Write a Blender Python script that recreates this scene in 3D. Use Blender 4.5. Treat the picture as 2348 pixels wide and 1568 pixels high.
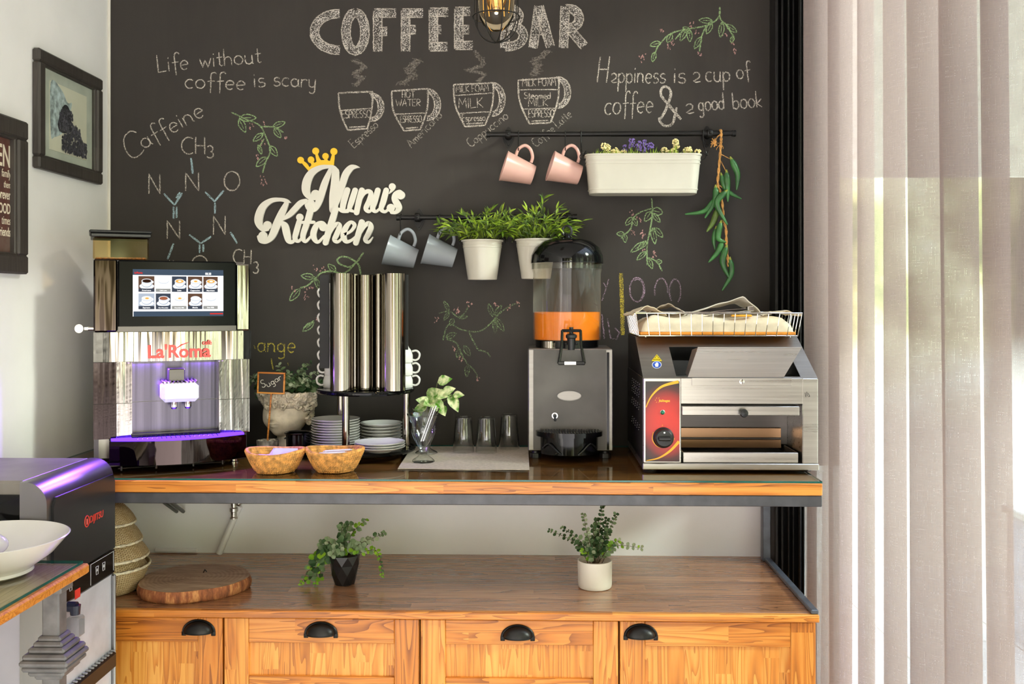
import bpy, bmesh, math, random
from mathutils import Vector, Matrix
from math import sin, cos, pi, radians, sqrt, atan2, floor
random.seed(7)
SC = bpy.context.scene
COL = SC.collection
for _o in list(bpy.data.objects):
    bpy.data.objects.remove(_o)

# ---------------------------------------------------------------- camera
FPX, HZ, PSI = 2214.0, 692.0, 0.0253          # focal length in pixels, horizon row, yaw
CAMP = Vector((0.0, -3.15, 1.72))
_cd = bpy.data.cameras.new('camera')
CAM = bpy.data.objects.new('camera', _cd)
COL.objects.link(CAM)
_cd.sensor_width = 36.0
_cd.lens = 36.0 * FPX / 2348.0
_cd.shift_y = -(784.0 - HZ) / 2348.0
_cd.clip_start = 0.05
CAM.location = CAMP
CAM.rotation_euler = (pi / 2, 0, PSI)
SC.camera = CAM

# ---------------------------------------------------------------- exposure
SC.view_settings.view_transform = 'Standard'
SC.view_settings.look = 'None'
SC.view_settings.gamma = 1.0
SC.view_settings.use_curve_mapping = False
SC.view_settings.exposure = 0.46

def lin(c):
    return tuple((v / 255 / 12.92) if v / 255 <= 0.04045 else ((v / 255 + 0.055) / 1.055) ** 2.4 for v in c) + (1.0,)

# ---------------------------------------------------------------- world: bright hazy sky over a garden with trees
W = bpy.data.worlds.new('world'); SC.world = W
W.use_nodes = True
_nt = W.node_tree; _nt.nodes.clear()
def _wn(t, **k):
    n = _nt.nodes.new(t)
    for a, b in k.items(): setattr(n, a, b)
    return n
def _wl(a, b): _nt.links.new(a, b)
_tc = _wn('ShaderNodeTexCoord'); _sep = _wn('ShaderNodeSeparateXYZ'); _wl(_tc.outputs['Generated'], _sep.inputs[0])
def _wnoise(scale, detail, sc=(1, 1, 1)):
    mp = _wn('ShaderNodeMapping'); mp.inputs['Scale'].default_value = sc; _wl(_tc.outputs['Generated'], mp.inputs['Vector'])
    n = _wn('ShaderNodeTexNoise'); n.inputs['Scale'].default_value = scale; n.inputs['Detail'].default_value = detail
    _wl(mp.outputs[0], n.inputs['Vector']); return n.outputs['Fac']
def _wramp(f, stops):
    r = _wn('ShaderNodeValToRGB'); e = r.color_ramp.elements
    e[0].position, e[0].color = stops[0][0], stops[0][1]; e[1].position, e[1].color = stops[-1][0], stops[-1][1]
    for q, c in stops[1:-1]:
        x = e.new(q); x.color = c
    _wl(f, r.inputs['Fac']); return r.outputs['Color']
def _wmap(v, a, b):
    m = _wn('ShaderNodeMapRange'); m.inputs['From Min'].default_value = a; m.inputs['From Max'].default_value = b; _wl(v, m.inputs['Value']); return m.outputs[0]
def _wmix(f, a, b, mode='MIX'):
    m = _wn('ShaderNodeMixRGB', blend_type=mode)
    for i, v in enumerate((f, a, b)):
        if isinstance(v, (int, float)): m.inputs[i].default_value = v
        elif isinstance(v, tuple): m.inputs[i].default_value = v
        else: _wl(v, m.inputs[i])
    return m.outputs[0]
_leaf = _wramp(_wnoise(9, 6), [(.34, lin((50, 58, 36))), (.46, lin((128, 128, 86))), (.56, lin((204, 202, 166))), (.66, lin((238, 242, 236))), (.76, (1.15, 1.2, 1.3, 1))])
_dark_bands = _wramp(_wnoise(4.6, 4, (1, 1, .12)), [(.44, (.03, .028, .026, 1)), (.49, (.30, .26, .22, 1)), (.54, (1.25, 1.25, 1.25, 1))])  # dark upright bands added for stripes in the chrome reflections
_leaf = _wmix(1.0, _leaf, _dark_bands, 'MULTIPLY')
_sky = _wmix(_wmap(_sep.outputs['Z'], .34, .56), _leaf, (1.08, 1.18, 1.62, 1))
_all = _wmix(_wmap(_sep.outputs['Z'], -.03, -.12), _sky, lin((180, 176, 176)))
_bg = _wn('ShaderNodeBackground'); _bg.inputs['Strength'].default_value = 4.6
_band = _wn('ShaderNodeMapRange')                                                       # band near the horizon brightened to lift the under-counter wall
_ab = _wn('ShaderNodeMath', operation='ABSOLUTE'); _wl(_sep.outputs['Z'], _ab.inputs[0]); _wl(_ab.outputs[0], _band.inputs['Value'])
for _k, _v in (('From Min', .16), ('From Max', .34), ('To Min', 1.75), ('To Max', 1.0)): _band.inputs[_k].default_value = _v
_all = _wmix(1.0, _all, _band.outputs[0], 'MULTIPLY')
_side = _wn('ShaderNodeMapRange'); _wl(_sep.outputs['X'], _side.inputs['Value'])     # brighter open sky on the terrace side
for _k, _v in (('From Min', -.5), ('From Max', .75), ('To Min', .50), ('To Max', 1.45)): _side.inputs[_k].default_value = _v
_all = _wmix(1.0, _all, _side.outputs[0], 'MULTIPLY')
_wl(_all, _bg.inputs['Color'])
_wo = _wn('ShaderNodeOutputWorld'); _wl(_bg.outputs[0], _wo.inputs['Surface'])

# ---------------------------------------------------------------- sun (hazy, low, from the terrace side)
_sl = bpy.data.lights.new('sun', 'SUN'); _sl.energy = 8.5; _sl.angle = radians(9); _sl.color = (1.0, 0.95, 0.88)
SUN = bpy.data.objects.new('sun', _sl); COL.objects.link(SUN)
SUN.location = (4, -2, 5)
SUN.rotation_euler = Vector((-0.86, 0.32, -0.46)).to_track_quat('-Z', 'Y').to_euler()

# ---------------------------------------------------------------- picture <-> place
def ray(px, py):
    u = (px - 1174.0) / FPX; v = -(py - HZ) / FPX
    return Vector((u * cos(PSI) - sin(PSI), u * sin(PSI) + cos(PSI), v))
def P(px, py, Y):
    d = ray(px, py); return CAMP + d * ((Y - CAMP.y) / d.y)
def PX(px, py, X):
    d = ray(px, py); return CAMP + d * ((X - CAMP.x) / d.x)
def PZ(px, py, Z):
    d = ray(px, py); return CAMP + d * ((Z - CAMP.z) / d.z)
def mpp(Y, px=1174):
    return (Y - CAMP.y) / ray(px, 700).y / FPX      # metres per pixel at depth Y

# ---------------------------------------------------------------- mesh builder
class MB:
    def __init__(s):
        s.v = []; s.f = []; s.m = []; s.uv = []; s.mi = 0
    def add(s, vs, fs, M=None, uvs=None):
        b = len(s.v)
        for i, q in enumerate(vs):
            q = Vector(q)
            s.v.append(M @ q if M else q)
            s.uv.append(uvs[i] if uvs else (0.0, 0.0))
        for f in fs:
            s.f.append([b + i for i in f]); s.m.append(s.mi)
        return s
    def mat(s, i): s.mi = i; return s
    def bx(s, x0, x1, y0, y1, z0, z1, b=0.0, M=None):
        c = Vector(((x0 + x1) / 2, (y0 + y1) / 2, (z0 + z1) / 2))
        h = [abs(x1 - x0) / 2, abs(y1 - y0) / 2, abs(z1 - z0) / 2]
        b = min(b, min(h) * 0.98)
        if b <= 0:
            vs = [c + Vector((sx * h[0], sy * h[1], sz * h[2])) for sx in (-1, 1) for sy in (-1, 1) for sz in (-1, 1)]
            fs = [(0, 1, 3, 2), (4, 6, 7, 5), (0, 4, 5, 1), (2, 3, 7, 6), (0, 2, 6, 4), (1, 5, 7, 3)]
            return s.add(vs, fs, M)
        vs = []; ix = {}
        for sx in (-1, 1):
            for sy in (-1, 1):
                for sz in (-1, 1):
                    sg = (sx, sy, sz)
                    for a in range(3):
                        ix[(sg, a)] = len(vs)
                        vs.append(c + Vector([sg[k] * (h[k] - (0 if k == a else b)) for k in range(3)]))
        fs = []
        for a in range(3):
            o = [k for k in range(3) if k != a]
            for sa in (-1, 1):
                q = []
                for (p, r) in ((-1, -1), (1, -1), (1, 1), (-1, 1)):
                    sg = [0, 0, 0]; sg[a] = sa; sg[o[0]] = p; sg[o[1]] = r
                    q.append(ix[(tuple(sg), a)])
                fs.append(q)
            b1, c1 = o
        for a, bb, cc in ((0, 1, 2), (0, 2, 1), (1, 2, 0)):
            for sa in (-1, 1):
                for sb in (-1, 1):
                    g = []
                    for sc in (-1, 1):
                        sg = [0, 0, 0]; sg[a] = sa; sg[bb] = sb; sg[cc] = sc; g.append(tuple(sg))
                    fs.append([ix[(g[0], a)], ix[(g[1], a)], ix[(g[1], bb)], ix[(g[0], bb)]])
        for sx in (-1, 1):
            for sy in (-1, 1):
                for sz in (-1, 1):
                    fs.append([ix[((sx, sy, sz), a)] for a in range(3)])
        return s.add(vs, fs, M)
    def tube(s, pts, r, n=8, closed=False, caps=True, M=None):
        pts = [Vector(p) for p in pts]; N = len(pts)
        rr = r if isinstance(r, (list, tuple)) else [r] * N
        T = []
        for i in range(N):
            a = pts[(i - 1) % N] if (closed or i > 0) else pts[0]
            b = pts[(i + 1) % N] if (closed or i < N - 1) else pts[-1]
            t = b - a
            T.append(t.normalized() if t.length > 1e-9 else Vector((0, 0, 1)))
        u = T[0].orthogonal().normalized()
        vs = []; fs = []
        for i in range(N):
            u = (u - T[i] * u.dot(T[i]))
            u = u.normalized() if u.length > 1e-6 else T[i].orthogonal().normalized()
            w = T[i].cross(u)
            for k in range(n):
                a = 2 * pi * k / n
                vs.append(pts[i] + (u * cos(a) + w * sin(a)) * rr[i])
        for i in range(N if closed else N - 1):
            j = (i + 1) % N
            for k in range(n):
                fs.append((i * n + k, i * n + (k + 1) % n, j * n + (k + 1) % n, j * n + k))
        if caps and not closed:
            fs.append(list(range(n))); fs.append([(N - 1) * n + k for k in range(n)])
        return s.add(vs, fs, M)
    def cyl(s, p0, p1, r0, r1=None, n=20, caps=True, M=None):
        return s.tube([p0, p1], [r0, r0 if r1 is None else r1], n, False, caps, M)
    def lathe(s, prof, n=32, c=(0, 0, 0), M=None, mod=None, a0=0.0, a1=2 * pi, caps=False):
        c = Vector(c); vs = []; fs = []; uv = []
        full = abs(a1 - a0 - 2 * pi) < 1e-6
        cols = n if full else n + 1
        for j, (r, z) in enumerate(prof):
            for k in range(cols):
                a = a0 + (a1 - a0) * k / n
                q = r * (mod(a, j, z) if mod else 1.0)
                vs.append(c + Vector((q * cos(a), q * sin(a), z))); uv.append((k / n, j / max(1, len(prof) - 1)))
        for j in range(len(prof) - 1):
            for k in range(n):
                k2 = (k + 1) % cols
                fs.append((j * cols + k, j * cols + k2, (j + 1) * cols + k2, (j + 1) * cols + k))
        if caps:
            fs.append(list(range(cols))); fs.append([(len(prof) - 1) * cols + k for k in range(cols)])
        return s.add(vs, fs, M, uv)
    def ball(s, c, r, nu=16, nv=10, sc=(1, 1, 1), M=None, disp=None):
        vs = []; fs = []; c = Vector(c)
        for j in range(1, nv):
            t = pi * j / nv
            for k in range(nu):
                a = 2 * pi * k / nu
                d = Vector((sin(t) * cos(a), sin(t) * sin(a), cos(t)))
                q = r * (disp(d) if disp else 1)
                vs.append(c + Vector((d.x * q * sc[0], d.y * q * sc[1], d.z * q * sc[2])))
        for j in range(nv - 2):
            for k in range(nu):
                fs.append((j * nu + k, j * nu + (k + 1) % nu, (j + 1) * nu + (k + 1) % nu, (j + 1) * nu + k))
        top = len(vs); d = Vector((0, 0, 1)); vs.append(c + Vector((0, 0, r * (disp(d) if disp else 1) * sc[2])))
        bot = len(vs); d = Vector((0, 0, -1)); vs.append(c - Vector((0, 0, r * (disp(d) if disp else 1) * sc[2])))
        for k in range(nu):
            fs.append((top, k, (k + 1) % nu)); b = (nv - 2) * nu
            fs.append((bot, b + (k + 1) % nu, b + k))
        return s.add(vs, fs, M)
    def grid(s, fn, nu, nv, M=None, su=1.0, sv=1.0):
        vs = []; fs = []; uv = []
        for j in range(nv + 1):
            for i in range(nu + 1):
                vs.append(fn(i / nu, j / nv)); uv.append((i / nu * su, j / nv * sv))
        for j in range(nv):
            for i in range(nu):
                a = j * (nu + 1) + i
                fs.append((a, a + 1, a + nu + 2, a + nu + 1))
        return s.add(vs, fs, M, uv)
    def prism(s, poly, d0, d1, M=None):
        """poly in (x, z); extruded along y from d0 to d1"""
        n = len(poly)
        vs = [Vector((x, d0, z)) for x, z in poly] + [Vector((x, d1, z)) for x, z in poly]
        fs = [list(range(n)), list(range(2 * n - 1, n - 1, -1))]
        for i in range(n):
            j = (i + 1) % n
            fs.append((i, j, n + j, n + i))
        return s.add(vs, fs, M)
    def leaf(s, p, d, up, L, Wd, fold=0.18, bend=0.0, seg=3, round_=False):
        d = Vector(d).normalized(); up = Vector(up)
        sd = d.cross(up); sd = sd.normalized() if sd.length > 1e-5 else d.orthogonal().normalized()
        nn = sd.cross(d).normalized(); p = Vector(p)
        vs = [p]; rows = []
        for i in range(1, seg + 1):
            t = i / (seg + 1)
            w = Wd * 0.5 * ((sin(pi * t ** 0.8)) if not round_ else sqrt(max(0, 1 - (2 * t - 1) ** 2)))
            c = p + d * L * t - nn * bend * L * t * t
            b = len(vs)
            vs += [c + sd * w + nn * w * fold, c, c - sd * w + nn * w * fold]; rows.append(b)
        vs.append(p + d * L - nn * bend * L)
        tip = len(vs) - 1
        fs = [(0, rows[0], rows[0] + 1), (0, rows[0] + 1, rows[0] + 2)]
        for a, b in zip(rows, rows[1:]):
            fs += [(a, b, b + 1, a + 1), (a + 1, b + 1, b + 2, a + 2)]
        fs += [(rows[-1], tip, rows[-1] + 1), (rows[-1] + 1, tip, rows[-1] + 2)]
        return s.add(vs, fs)
    def merge(s, o, M=None):
        b = len(s.v)
        s.v += [M @ q if M else q.copy() for q in o.v]; s.uv += o.uv
        for f, m in zip(o.f, o.m): s.f.append([b + i for i in f]); s.m.append(m)
        return s
    def build(s, name, mats, parent=None, world=True, smooth=35, label=None, recalc=True):
        me = bpy.data.meshes.new(name)
        vs = s.v
        if parent is not None and world:
            R = root_matrix(parent)
            if R is not None:
                Ri = R.inverted(); vs = [Ri @ q for q in vs]
        me.from_pydata([tuple(q) for q in vs], [], s.f)
        ul = me.uv_layers.new(name='UVMap')
        li = 0
        for p in me.polygons:
            for k in range(p.loop_total):
                ul.data[p.loop_start + k].uv = s.uv[me.loops[p.loop_start + k].vertex_index]
        mats = mats if isinstance(mats, (list, tuple)) else [mats]
        for m in mats: me.materials.append(m)
        for p, m in zip(me.polygons, s.m): p.material_index = m
        if recalc:
            bm = bmesh.new(); bm.from_mesh(me)
            bmesh.ops.recalc_face_normals(bm, faces=bm.faces); bm.to_mesh(me); bm.free()
        if smooth:
            me.polygons.foreach_set('use_smooth', [True] * len(me.polygons))
            me.set_sharp_from_angle(angle=radians(smooth))
        me.update()
        o = bpy.data.objects.new(name, me); COL.objects.link(o)
        if parent is not None: o.parent = parent
        if label: o['label'] = label
        return o

RM = {}
def root_matrix(o):
    while o.parent is not None: o = o.parent
    return RM.get(o.name)
def thing(name, label, cat, loc=(0, 0, 0), rot=None, group=None):
    o = bpy.data.objects.new(name, None); COL.objects.link(o)
    M = Matrix.Translation(Vector(loc))
    if rot is not None: M = M @ rot.to_4x4()
    o.matrix_basis = M; RM[o.name] = M
    o.empty_display_size = 0.02
    o['label'] = label; o['category'] = cat
    if group: o['group'] = group
    return o
def tag(o, label, cat, group=None):
    o['label'] = label; o['category'] = cat
    if group: o['group'] = group
    return o
def struct(o): o['kind'] = 'structure'; return o
def dup(root, M, label=None, group=None, mat=None):
    """copy a thing with its parts and sub-parts"""
    r = root.copy(); COL.objects.link(r); r.matrix_basis = M; RM[r.name] = M
    if label: r['label'] = label
    if group: r['group'] = group
    def rec(src, dst):
        for ch in list(src.children):
            c = ch.copy(); COL.objects.link(c); c.parent = dst; rec(ch, c)
    rec(root, r)
    return r
T = Matrix.Translation
def Rx(a): return Matrix.Rotation(a, 4, 'X')
def Ry(a): return Matrix.Rotation(a, 4, 'Y')
def Rz(a): return Matrix.Rotation(a, 4, 'Z')
def crom(pts, n=6, closed=False):
    """Catmull-Rom through points (any tuple length)"""
    P_ = [tuple(p) for p in pts]; out = []; N = len(P_)
    if N < 3: return [list(p) for p in P_]
    rng = range(N if closed else N - 1)
    for i in rng:
        g = (lambda k: P_[k % N]) if closed else (lambda k: P_[min(max(k, 0), N - 1)])
        a, b, c, d = g(i - 1), g(i), g(i + 1), g(i + 2)
        for k in range(n):
            t = k / n
            out.append([0.5 * ((2 * b[q]) + (-a[q] + c[q]) * t + (2 * a[q] - 5 * b[q] + 4 * c[q] - d[q]) * t * t +
                               (-a[q] + 3 * b[q] - 3 * c[q] + d[q]) * t ** 3) for q in range(len(b))])
    if not closed: out.append(list(P_[-1]))
    return out
def rrect(w, h, r, n=5, cx=0, cy=0):
    o = []
    for (sx, sy, a) in ((1, 1, 0), (-1, 1, pi / 2), (-1, -1, pi), (1, -1, 3 * pi / 2)):
        for k in range(n + 1):
            t = a + pi / 2 * k / n
            o.append((cx + sx * (w / 2 - r) + r * cos(t), cy + sy * (h / 2 - r) + r * sin(t)))
    return o
_txt = {}
def text_mb(txt, size=0.02, depth=0.0, M=None, bold=0.0, shear=0.0, align='LEFT', sx=1.0):
    cu = bpy.data.curves.new('t', 'FONT'); cu.body = txt; cu.size = size; cu.extrude = depth
    cu.offset = bold; cu.shear = shear; cu.align_x = align; cu.resolution_u = 3
    o = bpy.data.objects.new('t', cu); COL.objects.link(o)
    dg = bpy.context.evaluated_depsgraph_get()
    me = bpy.data.meshes.new_from_object(o.evaluated_get(dg))
    mb = MB()
    S_ = Matrix.Diagonal((sx, 1, 1, 1)); MM = (M or Matrix()) @ S_
    mb.add([v.co for v in me.vertices], [list(p.vertices) for p in me.polygons], MM)
    bpy.data.objects.remove(o); bpy.data.curves.remove(cu); bpy.data.meshes.remove(me)
    return mb
# ---------------------------------------------------------------- materials
class NT:
    def __init__(s, name):
        s.m = bpy.data.materials.new(name); s.m.use_nodes = True
        s.t = s.m.node_tree; s.t.nodes.clear()
        s.out = s.n('ShaderNodeOutputMaterial')
    def n(s, t, **k):
        x = s.t.nodes.new(t)
        for a, b in k.items(): setattr(x, a, b)
        return x
    def l(s, a, b): s.t.links.new(a, b)
    def bsdf(s, col=None, rough=0.5, metal=0.0, spec=0.5, **k):
        b = s.n('ShaderNodeBsdfPrincipled')
        if col is not None: b.inputs['Base Color'].default_value = lin(col)
        b.inputs['Roughness'].default_value = rough; b.inputs['Metallic'].default_value = metal
        b.inputs['Specular IOR Level'].default_value = spec
        for a, v in k.items(): b.inputs[a.replace('_', ' ')].default_value = v
        s.l(b.outputs[0], s.out.inputs['Surface']); s.b = b
        return b
    def coord(s, kind='Object', scale=(1, 1, 1), rnd=0.0):
        tc = s.n('ShaderNodeTexCoord'); mp = s.n('ShaderNodeMapping')
        mp.inputs['Scale'].default_value = scale
        src = tc.outputs[kind]
        if rnd:
            oi = s.n('ShaderNodeObjectInfo'); ad = s.n('ShaderNodeVectorMath', operation='MULTIPLY_ADD')
            ad.inputs[1].default_value = (rnd, rnd * 1.7, rnd * .6)
            s.l(oi.outputs['Random'], ad.inputs[0]); s.l(src, ad.inputs[2]); src = ad.outputs[0]
        s.l(src, mp.inputs['Vector'])
        return mp.outputs[0]
    def noise(s, vec, scale=10, detail=3, rough=0.5, dist=0.0):
        n = s.n('ShaderNodeTexNoise'); n.inputs['Scale'].default_value = scale
        n.inputs['Detail'].default_value = detail; n.inputs['Roughness'].default_value = rough
        n.inputs['Distortion'].default_value = dist
        s.l(vec, n.inputs['Vector']); return n.outputs['Fac']
    def ramp(s, fac, stops):
        r = s.n('ShaderNodeValToRGB'); e = r.color_ramp.elements
        e[0].position, e[0].color = stops[0][0], lin(stops[0][1])
        e[1].position, e[1].color = stops[-1][0], lin(stops[-1][1])
        for p, c in stops[1:-1]:
            x = e.new(p); x.color = lin(c)
        s.l(fac, r.inputs['Fac']); return r.outputs['Color']
    def math(s, op, a, b=None, c=None):
        m = s.n('ShaderNodeMath', operation=op)
        for i, v in enumerate((a, b, c)):
            if v is None: continue
            if isinstance(v, (int, float)): m.inputs[i].default_value = v
            else: s.l(v, m.inputs[i])
        return m.outputs[0]
    def bump(s, h, strength=0.3, dist=0.01):
        b = s.n('ShaderNodeBump'); b.inputs['Strength'].default_value = strength; b.inputs['Distance'].default_value = dist
        s.l(h, b.inputs['Height']); s.l(b.outputs[0], s.b.inputs['Normal'])
    def mixc(s, f, a, b, mode='MIX'):
        m = s.n('ShaderNodeMixRGB', blend_type=mode)
        for i, v in enumerate((f, a, b)):
            if isinstance(v, (int, float)): m.inputs[i].default_value = v
            elif isinstance(v, tuple): m.inputs[i].default_value = lin(v)
            else: s.l(v, m.inputs[i])
        return m.outputs[0]

def plain(name, col, rough=0.5, metal=0.0, var=0.06, vs=14, bump=0.0, bs=120, spec=0.5, bd=0.002, **k):
    t = NT(name); b = t.bsdf(col, rough, metal, spec, **k)
    if var:
        f = t.noise(t.coord(), vs, 4)
        c0 = tuple(max(0, x * (1 - var)) for x in col); c1 = tuple(min(255, x * (1 + var)) for x in col)
        t.l(t.ramp(f, [(0.3, c0), (0.7, c1)]), b.inputs['Base Color'])
    if bump: t.bump(t.noise(t.coord(), bs, 3), bump, bd)
    return t.m
def metal(name, col, rough=0.25, streak=None, amt=0.12, var=0.05, bump=0.0, bscale=(6, 6, 6), bstr=0.2):
    t = NT(name); b = t.bsdf(col, rough, 1.0)
    if streak:
        f = t.noise(t.coord('Object', streak), 1.0, 4, 0.6)
        mr = t.n('ShaderNodeMapRange'); mr.inputs['To Min'].default_value = max(0.01, rough - amt); mr.inputs['To Max'].default_value = rough + amt
        t.l(f, mr.inputs['Value']); t.l(mr.outputs[0], b.inputs['Roughness'])
        c0 = tuple(x * (1 - var) for x in col); c1 = tuple(min(255, x * (1 + var)) for x in col)
        t.l(t.ramp(f, [(0.3, c0), (0.7, c1)]), b.inputs['Base Color'])
    if bump: t.bump(t.noise(t.coord('Object', bscale), 1.0, 2), bstr, bump)
    return t.m
def wood(name, axis, light, mid, dark, rough=0.35, plank=0.07, plen=0.6, ring=1.0, contrast=1.0, bump=0.05, coat=0.0, vert=2):
    """pine: staves along `axis`, laid side by side along the other in-plane axis `vert`"""
    t = NT(name); b = t.bsdf(mid, rough); 
    if coat: b.inputs['Coat Weight'].default_value = coat; b.inputs['Coat Roughness'].default_value = 0.08
    tc = t.coord('Object', (1, 1, 1), 3.7)
    sp = t.n('ShaderNodeSeparateXYZ'); t.l(tc, sp.inputs[0]); c = [sp.outputs[i] for i in range(3)]
    row = t.math('FLOOR', t.math('DIVIDE', c[vert], plank))
    wn = t.n('ShaderNodeTexWhiteNoise', noise_dimensions='1D'); t.l(row, wn.inputs['W'])
    off = t.math('MULTIPLY', wn.outputs['Value'], 3.1)
    along = t.math('ADD', c[axis], off)
    seg = t.math('FLOOR', t.math('DIVIDE', along, plen))
    wn2 = t.n('ShaderNodeTexWhiteNoise', noise_dimensions='2D')
    cv = t.n('ShaderNodeCombineXYZ'); t.l(row, cv.inputs[0]); t.l(seg, cv.inputs[1]); t.l(cv.outputs[0], wn2.inputs['Vector'])
    rnd = wn2.outputs['Value']
    gv = t.n('ShaderNodeCombineXYZ')
    third = 3 - axis - vert
    t.l(t.math('MULTIPLY', along, 2.2), gv.inputs[0])
    t.l(t.math('MULTIPLY_ADD', c[vert], 34.0, t.math('MULTIPLY', rnd, 57.0)), gv.inputs[1])
    t.l(t.math('MULTIPLY_ADD', c[third], 34.0, t.math('MULTIPLY', rnd, 31.0)), gv.inputs[2])
    n1 = t.noise(gv.outputs[0], 0.55 * ring, 2, 0.5, 0.6)
    rings = t.math('FRACT', t.math('MULTIPLY', n1, 13.0))
    rr = t.math('POWER', rings, 2.2)
    fine = t.noise(gv.outputs[0], 4.0, 4, 0.6)
    f = t.math('ADD', t.math('MULTIPLY', rr, 0.50 * contrast), t.math('MULTIPLY', fine, 0.35))
    f = t.math('ADD', f, t.math('MULTIPLY_ADD', rnd, 0.34, -0.17))
    col = t.ramp(f, [(0.02, light), (0.38, mid), (0.92, dark)])
    # dark glue lines between staves
    fr = t.math('FRACT', t.math('DIVIDE', c[vert], plank))
    ln = t.math('LESS_THAN', t.math('ABSOLUTE', t.math('SUBTRACT', fr, 0.5)), 0.488)
    col = t.mixc(t.math('MULTIPLY_ADD', ln, -0.35, 0.35), col, dark)
    t.l(col, b.inputs['Base Color'])
    if bump: t.bump(f, bump, 0.002)
    return t.m
def leafm(name, a, b_, rough=0.45, scale=40, trans=0.25, vein=None):
    t = NT(name); b = t.bsdf(a, rough)
    f = t.noise(t.coord(), scale, 2)
    t.l(t.ramp(f, [(0.35, a), (0.65, b_)]), b.inputs['Base Color'])
    tr = t.n('ShaderNodeBsdfTranslucent'); t.l(t.ramp(f, [(0.35, a), (0.65, b_)]), tr.inputs['Color'])
    mx = t.n('ShaderNodeMixShader'); mx.inputs[0].default_value = trans
    t.l(b.outputs[0], mx.inputs[1]); t.l(tr.outputs[0], mx.inputs[2]); t.l(mx.outputs[0], t.out.inputs['Surface'])
    return t.m
def emis(name, col, s=1.0):
    t = NT(name); e = t.n('ShaderNodeEmission'); e.inputs[0].default_value = lin(col); e.inputs[1].default_value = s
    t.l(e.outputs[0], t.out.inputs['Surface']); return t.m
def thinglass(name, tint=(240, 248, 244), rough=0.02, refl=1.0, ior=1.45):
    t = NT(name); tr = t.n('ShaderNodeBsdfTransparent'); tr.inputs[0].default_value = lin(tint)
    g = t.n('ShaderNodeBsdfGlossy'); g.inputs['Roughness'].default_value = rough
    f = t.n('ShaderNodeFresnel'); f.inputs[0].default_value = ior
    mx = t.n('ShaderNodeMixShader'); ge = t.n('ShaderNodeNewGeometry'); t.l(t.math('MULTIPLY', t.math('MULTIPLY', f.outputs[0], refl), t.math('SUBTRACT', 1.0, ge.outputs['Backfacing'])), mx.inputs[0])
    t.l(tr.outputs[0], mx.inputs[1]); t.l(g.outputs[0], mx.inputs[2]); t.l(mx.outputs[0], t.out.inputs['Surface'])
    return t.m
def chalk(name, col, cover=0.55, scale=420, soft=0.12):
    """chalk dust: speckled, catching only the tooth of the board"""
    t = NT(name); b = t.bsdf(col, 0.95, 0, 0.1)
    f = t.noise(t.coord(), scale, 3, 0.7); g = t.noise(t.coord(), 26, 2)
    f = t.math('ADD', f, t.math('MULTIPLY_ADD', g, 0.22, -0.11))
    mr = t.n('ShaderNodeMapRange'); th = 0.72 - 0.42 * cover
    mr.inputs['From Min'].default_value = th - soft; mr.inputs['From Max'].default_value = th + soft
    t.l(f, mr.inputs['Value']); t.l(mr.outputs[0], b.inputs['Alpha'])
    return t.m

M = {}
M['plaster'] = plain('plaster', (240, 237, 234), 0.9, var=0.025, vs=3, bump=0.15, bs=60)
M['plaster_white'] = plain('plaster_white', (246, 246, 250), 0.85, var=0.02, vs=3, bump=0.12, bs=50)
def _board():
    t = NT('blackboard_paint'); b = t.bsdf((58, 52, 47), 0.6, 0, 0.35)
    v = t.coord(); f = t.noise(v, 2.2, 4, 0.6); g = t.noise(t.coord('Object', (30, 1, 4)), 1.0, 4, .7)
    f = t.math('ADD', t.math('MULTIPLY', f, 0.7), t.math('MULTIPLY', g, 0.3))
    t.l(t.ramp(f, [(0.3, (45, 40, 37)), (0.55, (52, 47, 43)), (0.75, (60, 54, 49))]), b.inputs['Base Color'])
    mr = t.n('ShaderNodeMapRange'); mr.inputs['To Min'].default_value = 0.5; mr.inputs['To Max'].default_value = 0.72
    t.l(f, mr.inputs['Value']); t.l(mr.outputs[0], b.inputs['Roughness'])
    t.bump(t.noise(v, 160, 3), 0.12, 0.001); return t.m
M['board'] = _board()
M['ceiling'] = plain('ceiling_paint', (236, 232, 224), 0.9, var=0.02, vs=2)
def _floor():
    t = NT('floor_tile'); b = t.bsdf((176, 164, 146), 0.35)
    br = t.n('ShaderNodeTexBrick'); br.inputs['Scale'].default_value = 1.0; br.offset = 0.0
    for k, v in (('Brick Width', .6), ('Row Height', .6), ('Mortar Size', .004)): br.inputs[k].default_value = v
    br.inputs['Color1'].default_value = lin((222, 214, 206)); br.inputs['Color2'].default_value = lin((212, 204, 196)); br.inputs['Mortar'].default_value = lin((120, 112, 100))
    t.l(t.coord(), br.inputs['Vector']); t.l(br.outputs['Color'], b.inputs['Base Color']); return t.m
M['floor'] = _floor()
M['black_alu'] = plain('black_aluminium', (22, 21, 21), 0.32, 0.3, var=0.05)
M['steel_frame'] = plain('grey_painted_steel', (84, 84, 88), 0.42, 0.55, var=0.08, vs=30)
M['steel_post'] = plain('worn_grey_steel', (104, 108, 118), 0.4, 0.6, var=0.12, vs=25)
PL, PM_, PD = (228, 156, 70), (204, 122, 42), (122, 62, 20)
M['pine_x'] = wood('pine_along', 0, PL, PM_, PD, 0.34, 0.045, 0.55, vert=2, coat=0.15)
M['pine_z'] = wood('pine_upright', 2, PL, PM_, PD, 0.34, 0.07, 0.5, vert=0, coat=0.15)
M['pine_panel'] = wood('pine_panel', 2, (234, 168, 82), (214, 134, 50), (156, 86, 32), 0.36, 0.042, 0.22, vert=0, coat=0.1)
M['top_dark'] = wood('varnished_top', 0, (184, 132, 94), (152, 104, 72), (88, 54, 36), 0.26, 0.045, 0.7, vert=1, coat=0.55)
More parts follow.
